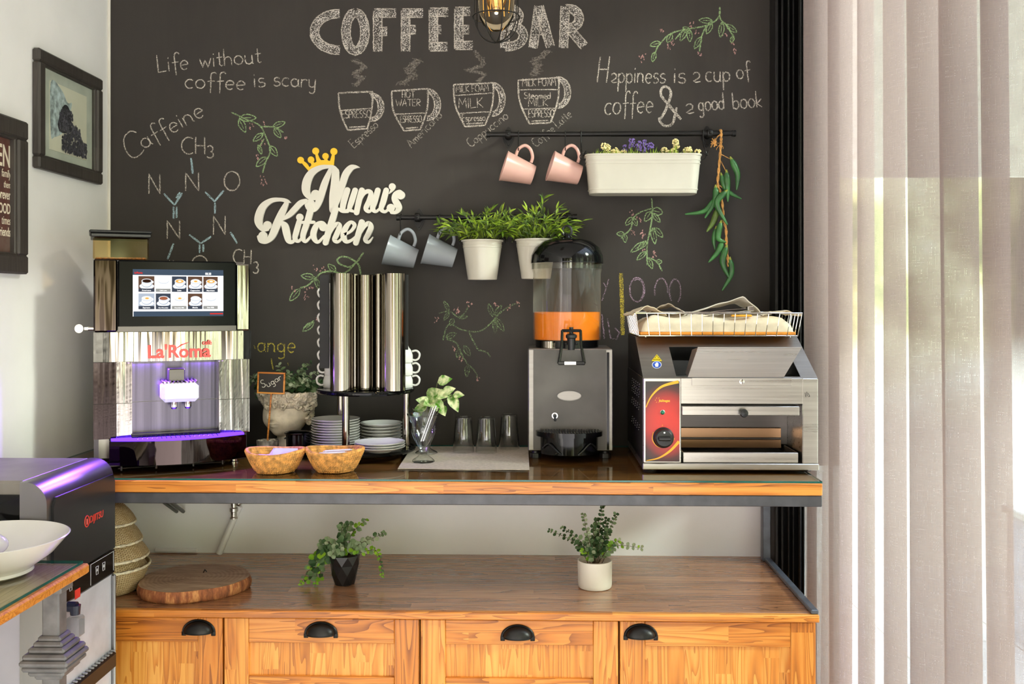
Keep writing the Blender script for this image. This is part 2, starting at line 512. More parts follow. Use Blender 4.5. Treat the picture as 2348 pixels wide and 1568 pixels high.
M['top_counter'] = wood('counter_wood', 0, (176, 116, 64), (142, 88, 46), (82, 46, 24), 0.3, 0.05, 0.7, vert=1, coat=0.3)
M['steel'] = metal('brushed_steel', (196, 192, 186), 0.30, (2, 120, 120), 0.10)
M['steel_v'] = metal('brushed_steel_dull', (158, 154, 150), 0.46, (3, 90, 90), 0.08)
M['steel_dark'] = metal('dark_steel', (96, 92, 90), 0.34, (3, 60, 60), 0.08)
M['chrome'] = metal('chrome', (226, 224, 220), 0.05)
M['chrome_tube'] = metal('chrome_tube', (148, 140, 130), 0.10, (90, 90, 1), 0.05)
M['mirror'] = metal('mirror_panel', (164, 158, 152), 0.035, bump=0.010, bscale=(26, 26, 1.5), bstr=0.35)
M['mirror_dark'] = metal('dark_mirror', (58, 50, 48), 0.05, bump=0.006, bscale=(20, 20, 3), bstr=0.25)  # darker, browner copy of the mirror panel
M['black_gloss'] = plain('gloss_black', (12, 12, 13), 0.08, var=0.0, spec=0.3)
M['black_plastic'] = plain('black_plastic', (24, 24, 25), 0.35, var=0.05)
M['black_matte'] = plain('matte_black', (20, 19, 19), 0.6, var=0.08)
M['black_iron'] = plain('black_iron', (26, 24, 23), 0.38, 0.4, var=0.1, vs=40)
M['white_ceramic'] = plain('white_glaze', (222, 219, 214), 0.14, var=0.01, spec=0.55)
M['white_enamel'] = plain('cream_enamel', (198, 192, 178), 0.3, var=0.015)
M['white_paint'] = plain('white_paint', (216, 211, 198), 0.5, var=0.015)
M['yellow_paint'] = plain('yellow_paint', (240, 192, 28), 0.5, var=0.02)
M['pink'] = plain('pink_glaze', (210, 164, 152), 0.28, var=0.015)
M['greymug'] = plain('grey_glaze', (140, 144, 150), 0.26, var=0.02)
M['glass'] = (lambda t: (t.bsdf((255, 255, 255), 0.0, 0, 0.5, Transmission_Weight=1.0, IOR=1.45), t.m)[1])(NT('clear_glass'))
M['ware'] = thinglass('glassware', (248, 250, 249), .03, 4.0)
M['thin'] = thinglass('thin_clear', (246, 248, 244))
M['sheet'] = thinglass('counter_glass', (244, 249, 245), 0.015, 1.0, 1.52)
M['sheet_edge'] = plain('glass_edge', (22, 92, 86), 0.1, var=0.1)
M['pane'] = thinglass('window_pane', (236, 246, 242), 0.01, 0.8)
def _tank():
    m = thinglass('tank_plastic', (244, 244, 238), .04, 1.6); t = m.node_tree; o = [n for n in t.nodes if n.type == 'OUTPUT_MATERIAL'][0]; src = o.inputs[0].links[0].from_socket
    d = t.nodes.new('ShaderNodeBsdfTranslucent'); d.inputs[0].default_value = (.9, .9, .86, 1); x = t.nodes.new('ShaderNodeMixShader'); x.inputs[0].default_value = .15  # whitish veil in the plastic stands for window reflections
    t.links.new(src, x.inputs[1]); t.links.new(d.outputs[0], x.inputs[2]); t.links.new(x.outputs[0], o.inputs[0]); return m
M['tank'] = _tank()
M['juice'] = (lambda t: (t.bsdf((242, 130, 4), 0.25, 0, 0.4, Subsurface_Weight=0.25, Subsurface_Radius=(0.03, 0.012, 0.002)), t.m)[1])(NT('orange_juice'))
M['purple_led'] = emis('purple_light', (96, 52, 255), 2.6)
M['white_plastic'] = plain('white_plastic', (236, 236, 238), 0.3, var=0.01)
M['grey_plastic'] = plain('grey_plastic', (150, 150, 152), 0.4, var=0.03)
M['silver_plastic'] = metal('silver_paint', (150, 148, 148), 0.34)
M['twine'] = plain('twine', (196, 142, 78), 0.9, var=0.2, vs=90, bump=0.6, bs=220)
M['leaf_bamboo'] = leafm('leaf_bright', (98, 134, 30), (176, 200, 62), 0.5, 26)
M['leaf_bamboo_dark'] = leafm('leaf_deep', (58, 82, 26), (112, 134, 54), 0.5, 26)
M['leaf_euca'] = leafm('leaf_eucalyptus', (66, 104, 58), (142, 164, 120), 0.55, 22)
M['leaf_dark'] = leafm('leaf_dark_green', (38, 72, 38), (78, 108, 66), 0.5, 30)
M['leaf_sage'] = leafm('leaf_sage', (122, 146, 106), (190, 202, 168), 0.6, 30)
M['leaf_lime'] = leafm('leaf_lime', (104, 160, 30), (162, 208, 58), 0.5, 30)
M['leaf_pothos'] = leafm('leaf_pothos', (84, 146, 28), (236, 236, 186), 0.35, 62)
M['stem'] = plain('stem', (84, 92, 52), 0.7)
M['stem_brown'] = plain('stem_brown', (78, 58, 40), 0.8)
M['stone'] = plain('grey_stone', (204, 192, 174), 0.9, var=0.22, vs=38, bump=0.5, bs=90, bd=0.004)
M['pebble'] = plain('pebble', (170, 164, 152), 0.8, var=0.35, vs=60, bump=0.3)
M['linen'] = plain('linen', (178, 164, 148), 0.95, var=0.06, vs=120, bump=0.4, bs=400, bd=0.001)
M['cloth'] = plain('cream_cloth', (216, 200, 172), 0.9, var=0.04, vs=30, bump=0.25, bs=300, bd=0.001)
M['cloth_white'] = plain('white_cloth', (220, 212, 200), 0.9, var=0.04, vs=30, bump=0.25, bs=300, bd=0.001)
M['board_orange'] = plain('orange_board', (226, 142, 40), 0.5, var=0.08)
M['seagrass'] = plain('seagrass', (206, 150, 80), 0.85, var=0.22, vs=70, bump=0.8, bs=150, bd=0.004)
M['chili'] = plain('green_chili', (52, 100, 50), 0.28, var=0.28, vs=24)
M['chili2'] = plain('yellow_green_chili', (92, 116, 46), 0.3, var=0.25, vs=24)
M['chalk'] = chalk('white_chalk', (206, 196, 184), 0.56)
M['chalk_soft'] = chalk('faint_chalk', (176, 168, 158), 0.48)
M['chalk_big'] = chalk('scribbled_chalk', (206, 198, 190), 0.44, 260, 0.07)
M['chalk_smoke'] = chalk('smudged_chalk', (140, 132, 124), 0.34, 200, 0.22)
M['chalk_blue'] = chalk('blue_chalk', (170, 196, 204), 0.6)
M['chalk_green'] = chalk('green_chalk', (150, 176, 126), 0.6)
M['chalk_green_soft'] = chalk('faint_green_chalk', (136, 160, 116), 0.42)
M['chalk_pink'] = chalk('pink_chalk', (196, 150, 146), 0.6)
M['chalk_yellow'] = chalk('yellow_chalk', (198, 178, 74), 0.5)
M['chalk_violet'] = chalk('violet_chalk', (176, 150, 170), 0.45)
def _wicker():
    t = NT('wicker'); b = t.bsdf((222, 196, 148), 0.7)
    br = t.n('ShaderNodeTexBrick'); br.inputs['Scale'].default_value = 1.0
    for k, v in (('Brick Width', 1.0), ('Row Height', 0.5), ('Mortar Size', .09), ('Mortar Smooth', 0.6)): br.inputs[k].default_value = v
    br.inputs['Color1'].default_value = lin((236, 214, 168)); br.inputs['Color2'].default_value = lin((214, 186, 134)); br.inputs['Mortar'].default_value = lin((122, 90, 52))
    t.l(t.coord('UV', (50, 15, 1)), br.inputs['Vector']); t.l(br.outputs['Color'], b.inputs['Base Color'])
    t.bump(t.math('SUBTRACT', 1.0, br.outputs['Fac']), 0.9, 0.004); return t.m
M['wicker'] = _wicker()
def _bark():
    t = NT('bark'); b = t.bsdf((150, 92, 52), 0.85)
    f = t.noise(t.coord('Object', (40, 40, 9)), 1.0, 5, 0.65)
    t.l(t.ramp(f, [(0.32, (92, 50, 30)), (0.5, (156, 92, 54)), (0.62, (204, 142, 86)), (0.72, (140, 78, 50))]), b.inputs['Base Color'])
    t.bump(f, 0.8, 0.006); return t.m
M['bark'] = _bark()
def _logtop():
    t = NT('end_grain'); b = t.bsdf((140, 110, 82), 0.55)
    v = t.coord('Object', (1, 1, 0.1)); w = t.n('ShaderNodeTexWave', wave_type='RINGS', rings_direction='Z')
    w.inputs['Scale'].default_value = 26; w.inputs['Distortion'].default_value = 3.5; w.inputs['Detail'].default_value = 3; w.inputs['Detail Scale'].default_value = 1.2
    t.l(v, w.inputs['Vector'])
    f = t.math('ADD', t.math('MULTIPLY', w.outputs['Fac'], 0.10), t.math('MULTIPLY', t.noise(t.coord('Object', (9, 46, 1)), 1.0, 5, .65), 0.9))
    t.l(t.ramp(f, [(0.25, (116, 88, 66)), (0.5, (168, 138, 110)), (0.75, (198, 170, 140))]), b.inputs['Base Color'])
    t.bump(f, 0.25, 0.002); return t.m
M['end_grain'] = _logtop()
def _curtain():
    t = NT('sheer_curtain'); 
    col = (160, 140, 134)
    v1 = t.noise(t.coord('UV', (1500, 40, 1)), 1.0, 2); v2 = t.noise(t.coord('UV', (50, 1400, 1)), 1.0, 2)
    th = t.math('ADD', t.math('MULTIPLY', v1, 0.5), t.math('MULTIPLY', v2, 0.5))
    d = t.n('ShaderNodeBsdfDiffuse'); d.inputs[0].default_value = lin(col)
    tl = t.n('ShaderNodeBsdfTranslucent'); tl.inputs[0].default_value = lin((134, 116, 110))
    m1 = t.n('ShaderNodeMixShader'); m1.inputs[0].default_value = 0.5; t.l(d.outputs[0], m1.inputs[1]); t.l(tl.outputs[0], m1.inputs[2])
    tr = t.n('ShaderNodeBsdfTransparent')
    mr = t.n('ShaderNodeMapRange'); mr.inputs['From Min'].default_value = 0.30; mr.inputs['From Max'].default_value = 0.72
    mr.inputs['To Min'].default_value = 0.20; mr.inputs['To Max'].default_value = 0.48
    t.l(th, mr.inputs['Value'])
    m2 = t.n('ShaderNodeMixShader'); t.l(mr.outputs[0], m2.inputs[0]); t.l(m1.outputs[0], m2.inputs[1]); t.l(tr.outputs[0], m2.inputs[2])
    t.l(m2.outputs[0], t.out.inputs['Surface']); return t.m
M['curtain'] = _curtain()
# ---------------------------------------------------------------- the room
WL, WR = -1.412, 0.755              # left wall face, right end of the back wall
ZC, ZL = 1.253, 0.895               # top of the upper counter, top of the lower worktop
ZCEIL = 2.95
m = MB(); m.bx(WL - 0.15, 4.6, -5.0, 3.2, -0.10, 0.0)
struct(m.build('floor', M['floor']))
m = MB(); m.bx(WL - 0.15, 0.98, -5.0, 0.15, ZCEIL, ZCEIL + 0.12); m.bx(0.98, 3.4, -5.0, -1.7, ZCEIL, ZCEIL + 0.12)  # second slab: unseen roof added over the terrace to block high sky
struct(m.build('ceiling', M['ceiling']))
m = MB(); m.bx(WL - 0.15, WL, -5.0, 0.15, 0, ZCEIL)
struct(m.build('wall_left', M['plaster']))
m = MB(); m.bx(WL, 0.98, 0.0, 0.15, 1.19, ZCEIL); m.mat(1); m.bx(WL, 0.98, 0.0, 0.15, 0.0, 1.19)
WALL = struct(m.build('wall_back', [M['board'], M['plaster_white']]))
m = MB(); m.bx(WL, WL + 0.009, -0.006, -0.0002, 1.27, ZCEIL - 0.001, 0.002)
struct(m.build('trim_1', M['white_paint']))

# black folding-window profile at the right end of the wall
m = MB()
m.bx(WR, WR + 0.095, -0.022, -0.0005, 0.0, ZCEIL - 0.001, 0.001)
for k, (a, b_) in enumerate(((0.0, .010), (.020, .028), (.040, .046), (.056, .062), (.074, .082), (.088, .095))):
    m.bx(WR + a, WR + b_, -0.075 + 0.006 * (k % 2), -0.021, 0.0, ZCEIL - 0.001, 0.0015)
struct(m.build('trim_2', M['black_alu']))
# frameless glass leaf of the window, teal at its edge
m = MB(); m.bx(1.055, 1.065, -3.9, -0.02, 0.02, ZCEIL - 0.03)
WIN = struct(m.build('window_1', M['pane']))
m = MB(); m.bx(0.8535, 0.8615, -0.16, -0.078, 0.012, ZCEIL - 0.02, 0.001)
struct(m.build('window_2', M['sheet_edge']))

# sheer curtain along the terrace opening
def curtain_mb():
    m = MB(); n = 700; L = 3.35
    rows = 36
    def prof(s, t):
        q = s + 0.022 * sin(s * 5.3 + .5) + 0.006 * sin(t * 3 + s * 4)
        ph = 2 * pi * q / 0.185
        am = 0.040 + 0.012 * sin(s * 7.3 + 1)
        y = -0.10 - s + 0.030 * cos(ph + .5)
        x = 0.866 + am * sin(ph) + 0.006 * sin(2 * ph + t * 2 + s * 4) + 0.012 * (1 - t) * min(1, s * 3)
        return x, y
    def fn(u, v):
        s = u * L; x, y = prof(s, v)
        sway = 0.010 * sin(v * 4.2 + s * 2.0)
        return Vector((x + sway * 0.5, y + sway, 0.02 + v * (ZCEIL - 0.021)))
    m.grid(fn, n, rows, su=3.35, sv=1.4)
    return m
m = curtain_mb()
cur = m.build('curtain', M['curtain'], smooth=180, recalc=False)
tag(cur, 'sheer beige linen curtain hanging in folds beside the counter', 'curtain')

# terrace outside
m = MB(); m.bx(2.43, 2.55, -4.2, 1.9, 0.0, 0.636); 
pw = thing('parapet_wall', 'pale grey terrace parapet with a white coping, beyond the curtain', 'wall', (2.49, -1, 0))
m.build('wall_body', plain('parapet_render', (196, 192, 194), 0.9), pw)
m = MB(); m.bx(2.40, 2.58, -4.2, 1.9, 0.6365, 0.674, 0.006)
m.build('coping', M['white_paint'], pw)
def bush(name, label, c, r, h, n, mats, seed):
    rnd = random.Random(seed)
    t = thing(name, label, 'shrub', c, group=None)
    m = MB()
    for _ in range(n):
        d = Vector((rnd.gauss(0, 1), rnd.gauss(0, 1), rnd.gauss(0, 1))).normalized() * rnd.uniform(0.6, 1.0)
        p = Vector(c) + Vector((d.x * r, d.y * r * 1.3, h * 0.55 + d.z * h * 0.45))
        m.mi = rnd.randrange(len(mats))
        m.leaf(p, (rnd.gauss(0, 1), rnd.gauss(0, 1), rnd.uniform(-.6, .8)), (0, 0, 1), rnd.uniform(.06, .12), rnd.uniform(.03, .05), seg=1)
    m.build('foliage', mats, t, smooth=0)
    m = MB()
    for k in range(4):
        a = k * 1.6
        m.tube([Vector(c) + Vector((.03 * cos(a), .03 * sin(a), 0)), Vector(c) + Vector((.2 * r * cos(a), .2 * r * sin(a), h * .4)), Vector(c) + Vector((.5 * r * cos(a), .5 * r * sin(a), h * .75))], [.02, .014, .006], 6)
    m.build('stem', M['stem_brown'], t)
    return t
bush('garden_shrub', 'leafy green shrub beyond the terrace parapet, nearest the back wall', (3.5, 1.2, 0.0), 0.7, 1.85, 1700, [M['leaf_bamboo'], M['leaf_sage']], 1)
bush('garden_shrub', 'leafy green shrub beyond the terrace parapet, at the right edge of view', (3.45, -0.9, 0.0), 0.7, 1.7, 1600, [M['leaf_bamboo'], M['leaf_sage'], M['leaf_lime']], 2)
# striped shade: a cloth awning over the terrace corner
aw = thing('awning', 'pale grey cloth awning outside, seen above through the curtain', 'awning', (2.4, 2.0, 2.38))
m = MB()
m.grid(lambda u, v: Vector((1.15 + u * 3.0, 2.0 - 1.3 * v, 2.38 + 1.25 * v + 0.03 * sin(pi * v))), 8, 6)
m.grid(lambda u, v: Vector((1.15 + u * 3.0, 2.003, 2.50 - 0.125 * v)), 8, 1)
m.build('awning_cloth', plain('awning_cloth', (206, 200, 186), 0.9), aw)
m = MB(); m.cyl((1.15, 2.02, 2.40), (4.15, 2.02, 2.40), 0.018, n=10); 
for x in (1.2, 4.1): m.cyl((x, 2.02, 0.0), (x, 2.02, 2.40), 0.02, n=10)
m.build('awning_frame', M['steel_frame'], aw)

# ---------------------------------------------------------------- counter unit
XE = 0.745
FY, LY = -0.602, -0.575
ct = thing('counter_top', 'long wooden upper counter board on the steel frame', 'counter', (-0.33, -0.3, ZC - 0.04))
m = MB(); m.bx(WL + 0.002, XE, FY + 0.004, -0.001, ZC - 0.038, ZC - 0.0062)
m.build('board', M['top_counter'], ct)
m = MB(); m.bx(WL + 0.002, XE, FY - 0.014, FY + 0.0035, ZC - 0.038, ZC - 0.0062, 0.002)
m.build('front_edge', M['pine_x'], ct, label='bright orange pine front edge')
m = MB(); m.bx(WL + 0.003, XE, FY - 0.013, -0.003, ZC - 0.006, ZC, 0.0008)
gl = m.build('glass_sheet', [M['sheet'], M['sheet_edge']])
for p in gl.data.polygons:
    if abs(p.normal.z) < 0.5: p.material_index = 1
tag(gl, 'sheet of clear glass covering the upper wooden counter', 'glass sheet')

fr = thing('steel_frame', 'grey steel frame carrying the upper counter above the cabinets', 'frame', (-0.33, -0.3, ZL))
m = MB(); m.bx(WL + 0.003, XE, FY - 0.010, FY + 0.03, ZC - 0.068, ZC - 0.0385, 0.002)
m.build('front_beam', M['steel_frame'], fr)
m = MB(); m.bx(XE - 0.032, XE, FY + 0.0305, -0.062, ZC - 0.068, ZC - 0.0385, 0.002)
m.build('side_beam', M['steel_frame'], fr)
m = MB(); m.bx(XE - 0.026, XE - .0005, -0.062, -0.032, ZL + .0004, ZC - 0.0386, 0.002)
m.build('post', M['steel_post'], fr)
m = MB(); m.bx(XE - 0.020, XE - .0005, LY - 0.008, -0.0625, ZL + .0004, ZL + 0.012, 0.002)
m.build('foot_rail', M['steel_post'], fr)
m = MB()
for x in (-1.094, -1.072):
    m.tube([(x, -0.46, ZC - 0.069), (x - 0.035, -0.30, ZC - 0.115), (x - 0.085, -0.014, ZC - 0.22)], 0.006, 8)
m.build('brace', M['black_iron'], fr, label='pair of thin black slanting struts')

lw = thing('worktop', 'long varnished brown worktop on the cabinets under the counter', 'worktop', (-0.33, -0.3, ZL - 0.02))
m = MB(); m.bx(WL + 0.002, XE, LY + 0.004, -0.001, ZL - 0.020, ZL, 0.0015)
m.build('board', M['top_dark'], lw)
m = MB(); m.bx(WL + 0.002, XE, LY - 0.014, LY + 0.0035, ZL - 0.020, ZL, 0.002)
m.build('front_edge', M['pine_x'], lw, label='bright orange pine front edge')

# cabinets: four base units
def xl(px, Y=LY): return P(px, 1450, Y).x
cuts = [WL + 0.004, xl(510.5), xl(962), xl(1420), XE - 0.002]
def cup_handle(parent, x, z, Y):
    w, h, d = 0.040, 0.030, 0.026
    m = MB()
    def fn(u, v):
        a = pi * u; b = v * pi / 2
        return Vector((x + w * cos(a) * (1 - .10 * v), Y - d * sin(b) * (0.30 + 0.70 * sin(a)), z - 0.012 + h * sin(a) * max(0.0, cos(b)) ** .8))
    m.grid(fn, 24, 8)
    # rim flange on the wood
    def fl(u, v):
        a = pi * u; q = 1 + 0.14 * v
        return Vector((x + w * q * cos(a), Y - 0.0022 + 0.001 * v, z - 0.012 + h * q * sin(a)))
    m.grid(fl, 24, 1)
    m.tube([(x + w * cos(pi * k / 16) * 1.07, Y - 0.002, z - 0.012 + h * 1.07 * sin(pi * k / 16)) for k in range(17)], 0.0022, 6)
    m.tube([(x + w * .9 * cos(pi * k / 16), Y - d * (.30 + .70 * sin(pi * k / 16)), z - 0.012) for k in range(17)], 0.0016, 6)
    for sx in (-1, 1):
        m.bx(x + sx * w - 0.006, x + sx * w + 0.006, Y - 0.0035, Y - 0.0004, z - 0.022, z - 0.010, 0.001)
    h_ = m.build('handle', M['black_iron'], parent, smooth=50)
    return h_
labs = ['pine cabinet at the left end, cup handle at its upper right', 'pine cabinet second from the left, below the black faceted plant pot',
        'pine cabinet third from the left, below the white plant pot', 'pine cabinet at the right end beside the curtain, handle at its upper left']
hpx = [456, 736, 1187, 1469]; hpy = [1438, 1443, 1450, 1448]
for i in range(4):
    x0, x1 = cuts[i] + 0.0015, cuts[i + 1] - 0.0015
    cb = thing('cabinet', labs[i], 'cabinet', ((x0 + x1) / 2, -0.3, 0.0), group='pine base cabinets')
    m = MB(); m.bx(x0 + .0005, x1 - .0005, LY + 0.028, -0.004, 0.10, ZL - 0.021); m.build('body', M['pine_z'], cb)
    m = MB(); m.bx(x0, x1, LY + 0.08, LY + 0.10, 0.001, 0.0995); m.build('plinth', M['black_matte'], cb)
    ztop = ZL - 0.026
    fronts = [(ztop, 0.11)] if i in (0, 3) else [(ztop, ztop - 0.222), (ztop - 0.226, ztop - 0.48), (ztop - 0.484, 0.11)]
    for j, (zt, zb) in enumerate(fronts):
        st = 0.066; yf, yb = LY + 0.005, LY + 0.026
        a0, a1 = x0 + 0.001, x1 - 0.001
        m = MB(); m.bx(a0, a0 + st, yf, yb, zb, zt, 0.0015); m.bx(a1 - st, a1, yf, yb, zb, zt, 0.0015)
        m.mat(1); m.bx(a0 + st + .0003, a1 - st - .0003, yf + .0008, yb, zt - st, zt, 0.0015); m.bx(a0 + st + .0003, a1 - st - .0003, yf + .0008, yb, zb, zb + st, 0.0015)
        m.mat(2); m.bx(a0 + st - 0.006, a1 - st + 0.006, yf + 0.010, yb - 0.002, zb + st - 0.006, zt - st + 0.006)
        fo = m.build('door' if i in (0, 3) else 'drawer', [M['pine_z'], M['pine_x'], M['pine_panel']], cb)
        if j == 0:
            hp = P(hpx[i], hpy[i], yf)
            cup_handle(fo, hp.x, hp.z, yf)
        else:
            cup_handle(fo, (x0 + x1) / 2, zt - 0.033, yf)
# ---------------------------------------------------------------- chalk writing and drawings on the board
def A(cx, cy, rx, ry, a0, a1, n=10):
    return [(cx + rx * cos(radians(a0 + (a1 - a0) * k / n)), cy + ry * sin(radians(a0 + (a1 - a0) * k / n))) for k in range(n + 1)]
# hand lettering: strokes per letter, x-height 1, baseline 0; (strokes, advance)
G = {
 'a': ([A(.38, .48, .36, .48, 50, 400, 14), [(.74, .95), (.74, .2), (.86, 0)]], 1.0),
 'b': ([[(.05, 1.9), (.05, 0)], A(.4, .48, .36, .48, 170, -180, 14)], .95),
 'c': ([A(.42, .5, .4, .5, 50, 310, 12)], .9),
 'd': ([A(.38, .48, .36, .48, 20, 340, 14), [(.74, 1.9), (.74, 0)]], 1.0),
 'e': ([[(.06, .5), (.76, .56)] + A(.42, .5, .36, .5, 10, 310, 14)], .95),
 'f': ([A(.6, 1.5, .26, .4, 30, 180, 8) + [(.34, -.5)], [(.05, .85), (.7, .9)]], .8),
 'g': ([A(.38, .5, .34, .46, 40, 400, 14), [(.72, .95), (.72, -.4)] + A(.4, -.45, .32, .3, 0, -150, 8)], 1.0),
 'h': ([[(.05, 1.9), (.05, 0)], [(.05, .5)] + A(.38, .6, .32, .38, 170, 0, 8) + [(.7, 0)]], .95),
 'i': ([[(.1, 1), (.1, 0)], [(.1, 1.35), (.12, 1.5)]], .4),
 'k': ([[(.05, 1.9), (.05, 0)], [(.65, .95), (.1, .42), (.7, 0)]], .85),
 'l': ([[(.1, 1.9), (.1, .15), (.25, 0)]], .45),
 'm': ([[(.05, 1), (.05, 0)], [(.05, .6)] + A(.28, .65, .2, .33, 160, 0, 6) + [(.48, 0)], [(.48, .6)] + A(.7, .65, .2, .33, 160, 0, 6) + [(.9, 0)]], 1.15),
 'n': ([[(.05, 1), (.05, 0)], [(.05, .55)] + A(.38, .6, .32, .38, 165, 0, 8) + [(.7, .1), (.8, 0)]], .98),
 'o': ([A(.42, .5, .4, .5, 90, 450, 16)], 1.0),
 'p': ([[(.05, 1), (.05, -.9)], A(.4, .5, .36, .48, 160, -170, 14)], .98),
 'r': ([[(.05, 1), (.05, 0)], [(.05, .5)] + A(.4, .55, .34, .42, 160, 50, 6)], .72),
 's': ([A(.4, .74, .3, .26, 40, 250, 8) + A(.36, .26, .34, .27, 80, -150, 10)], .85),
 't': ([[(.25, 1.6), (.25, .2), (.4, 0), (.55, .1)], [(0, 1), (.55, 1.04)]], .65),
 'u': ([[(.05, 1), (.05, .4)] + A(.38, .36, .32, .36, 190, 350, 8) + [(.7, 1)], [(.7, 1), (.7, .1), (.82, 0)]], 1.0),
 'w': ([[(.0, 1), (.25, 0), (.5, .8), (.75, 0), (1.05, 1)]], 1.2),
 'y': ([[(.05, 1), (.08, .5)] + A(.38, .42, .3, .34, 190, 350, 6) + [(.7, 1)], [(.7, 1), (.68, -.3)] + A(.4, -.35, .28, .3, 10, -150, 6)], .95),
 '2': ([A(.36, .7, .3, .3, 160, 0, 8) + [(.62, .5), (.1, .15), (.3, .02), (.75, .1)]], .9),
 '3': ([A(.3, .75, .28, .26, 150, -80, 8) + A(.3, .25, .32, .26, 80, -150, 8)], .8),
 'A': ([[(0, 0), (.5, 1.9), (1.0, 0)], [(.2, .7), (.8, .7)]], 1.15),
 'C': ([A(.62, .95, .6, .95, 55, 305, 16)], 1.15),
 'E': ([[(.8, 1.9), (.05, 1.9), (.05, 0), (.85, 0)], [(.05, 1), (.7, 1)]], 1.0),
 'F': ([[(.05, 0), (.05, 1.9), (.8, 1.9)], [(.05, 1), (.7, 1)]], .95),
 'H': ([[(.05, 1.9), (.05, 0)], [(.8, 1.9), (.8, 0)], [(.05, .95), (.8, .95)]], 1.05),
 'I': ([[(.1, 1.9), (.1, 0)]], .35),
 'K': ([[(.05, 1.9), (.05, 0)], [(.8, 1.9), (.08, .9), (.85, 0)]], 1.0),
 'L': ([[(.05, 1.9), (.05, 0), (.85, .08)]], 1.0),
 'M': ([[(0, 0), (.1, 1.9), (.55, .7), (1.0, 1.9), (1.1, 0)]], 1.3),
 'N': ([[(.05, 0), (.05, 1.9), (.9, 0), (.9, 1.9)]], 1.15),
 'O': ([A(.55, .95, .55, .95, 90, 450, 18)], 1.3),
 'P': ([[(.05, 1.9), (.05, 0)], [(.05, 1.85)] + A(.35, 1.4, .45, .48, 90, -90, 8) + [(.05, .9)]], 1.0),
 'R': ([[(.05, 1.9), (.05, 0)], [(.05, 1.85)] + A(.35, 1.4, .45, .48, 90, -90, 8) + [(.05, .95), (.85, 0)]], 1.05),
 'S': ([A(.45, 1.42, .4, .46, 40, 250, 8) + A(.42, .48, .42, .48, 80, -150, 10)], 1.0),
 'T': ([[(0, 1.9), (1.0, 1.9)], [(.5, 1.9), (.5, 0)]], 1.1),
 'W': ([[(0, 1.9), (.3, 0), (.65, 1.3), (1.0, 0), (1.3, 1.9)]], 1.45),
 '&': ([[(1.3, .1), (.5, 1.7)] + A(.75, 1.95, .3, .42, 200, -30, 10) + [(.55, .9), (.2, .45)] + A(.5, .35, .42, .5, 170, 330, 8) + [(1.2, .9)]], 1.5),
 ' ': ([], .55), "'": ([[(.1, 1.9), (.05, 1.5)]], .3),
}
_cr = random.Random(11)
def write(txt, x0, y0, x1, y1, h, jit=0.03, slant=0.0):
    """strokes in photo pixels; the baseline runs from (x0,y0) to (x1,y1), h = x-height"""
    adv = sum(G[c][1] for c in txt); L = sqrt((x1 - x0) ** 2 + (y1 - y0) ** 2); sx = L / adv
    ux, uy = (x1 - x0) / L, (y1 - y0) / L; out = []; pen = 0.0
    for c in txt:
        st, a = G[c]; ja, jb = _cr.uniform(-jit, jit), _cr.uniform(-jit, jit)
        for s in st:
            q = []
            for (gx, gy) in s:
                gx2 = (pen + gx) * sx + slant * gy * h; gy2 = (gy * (1 + ja) + jb) * h
                q.append((x0 + ux * gx2 + uy * gy2, y0 + uy * gx2 - ux * gy2))
            out.append(q)
        pen += a
    return out
CH_N = [0]
def strokes(lines, w, mb=None, jag=0.35):
    """flat ribbons of chalk lying on the board; w in photo pixels"""
    m = mb or MB(); k = mpp(0)
    for ln in lines:
        pts = []
        for a, b in zip(ln, ln[1:]):
            d = sqrt((b[0] - a[0]) ** 2 + (b[1] - a[1]) ** 2); n = max(1, int(d / 7))
            for i in range(n): pts.append((a[0] + (b[0] - a[0]) * i / n, a[1] + (b[1] - a[1]) * i / n))
        pts.append(ln[-1])
        pts = [(p[0] + _cr.uniform(-jag, jag), p[1] + _cr.uniform(-jag, jag)) for p in pts]
        CH_N[0] += 1
        Y = -0.0006 - 0.000004 * (CH_N[0] % 90)
        W3 = [P(p[0], p[1], Y) for p in pts]; vs = []; N = len(W3)
        for i in range(N):
            t = W3[min(i + 1, N - 1)] - W3[max(i - 1, 0)]
            t = Vector((t.x, 0, t.z)); t = t.normalized() if t.length > 1e-9 else Vector((1, 0, 0))
            nn = Vector((-t.z, 0, t.x)); ww = w * k * 0.5 * _cr.uniform(.85, 1.15)
            if i in (0, N - 1): ww *= 0.7
            vs += [W3[i] + nn * ww, W3[i] - nn * ww]
        m.add(vs, [(2 * i, 2 * i + 1, 2 * i + 3, 2 * i + 2) for i in range(N - 1)])
    return m
def chalk_part(name, m, mats, label):
    return m.build(name, mats, WALL, world=False, smooth=0, label=label, recalc=False)

# --- headline
def big(lines, w=21):
    m = MB(); m.mat(0); strokes(lines, w, m, 0.5); m.mat(1)
    for ln in lines:
        for s in (-1, 1):
            o = []
            for i, p in enumerate(ln):
                a = ln[max(i - 1, 0)]; b = ln[min(i + 1, len(ln) - 1)]
                dx, dy = b[0] - a[0], b[1] - a[1]; d = sqrt(dx * dx + dy * dy) or 1
                o.append((p[0] - dy / d * w * .46 * s, p[1] + dx / d * w * .46 * s))
            strokes([o], 2.6, m)
    return m
def arcpx(cx, cy, rx, ry, a0, a1, n=18): return [(cx + rx * cos(radians(a0 + (a1 - a0) * k / n)), cy - ry * sin(radians(a0 + (a1 - a0) * k / n))) for k in range(n + 1)]
H = []
H += [arcpx(777, 73, 56, 42, 88, 272)]
H += [arcpx(815, 73, 22, 44, 90, 450)]
H += [[(866, 118), (866, 24)], [(858, 30), (908, 30)], [(868, 72), (888, 72)]]
H += [[(930, 118), (930, 24)], [(922, 30), (970, 30)], [(932, 68), (954, 68)]]
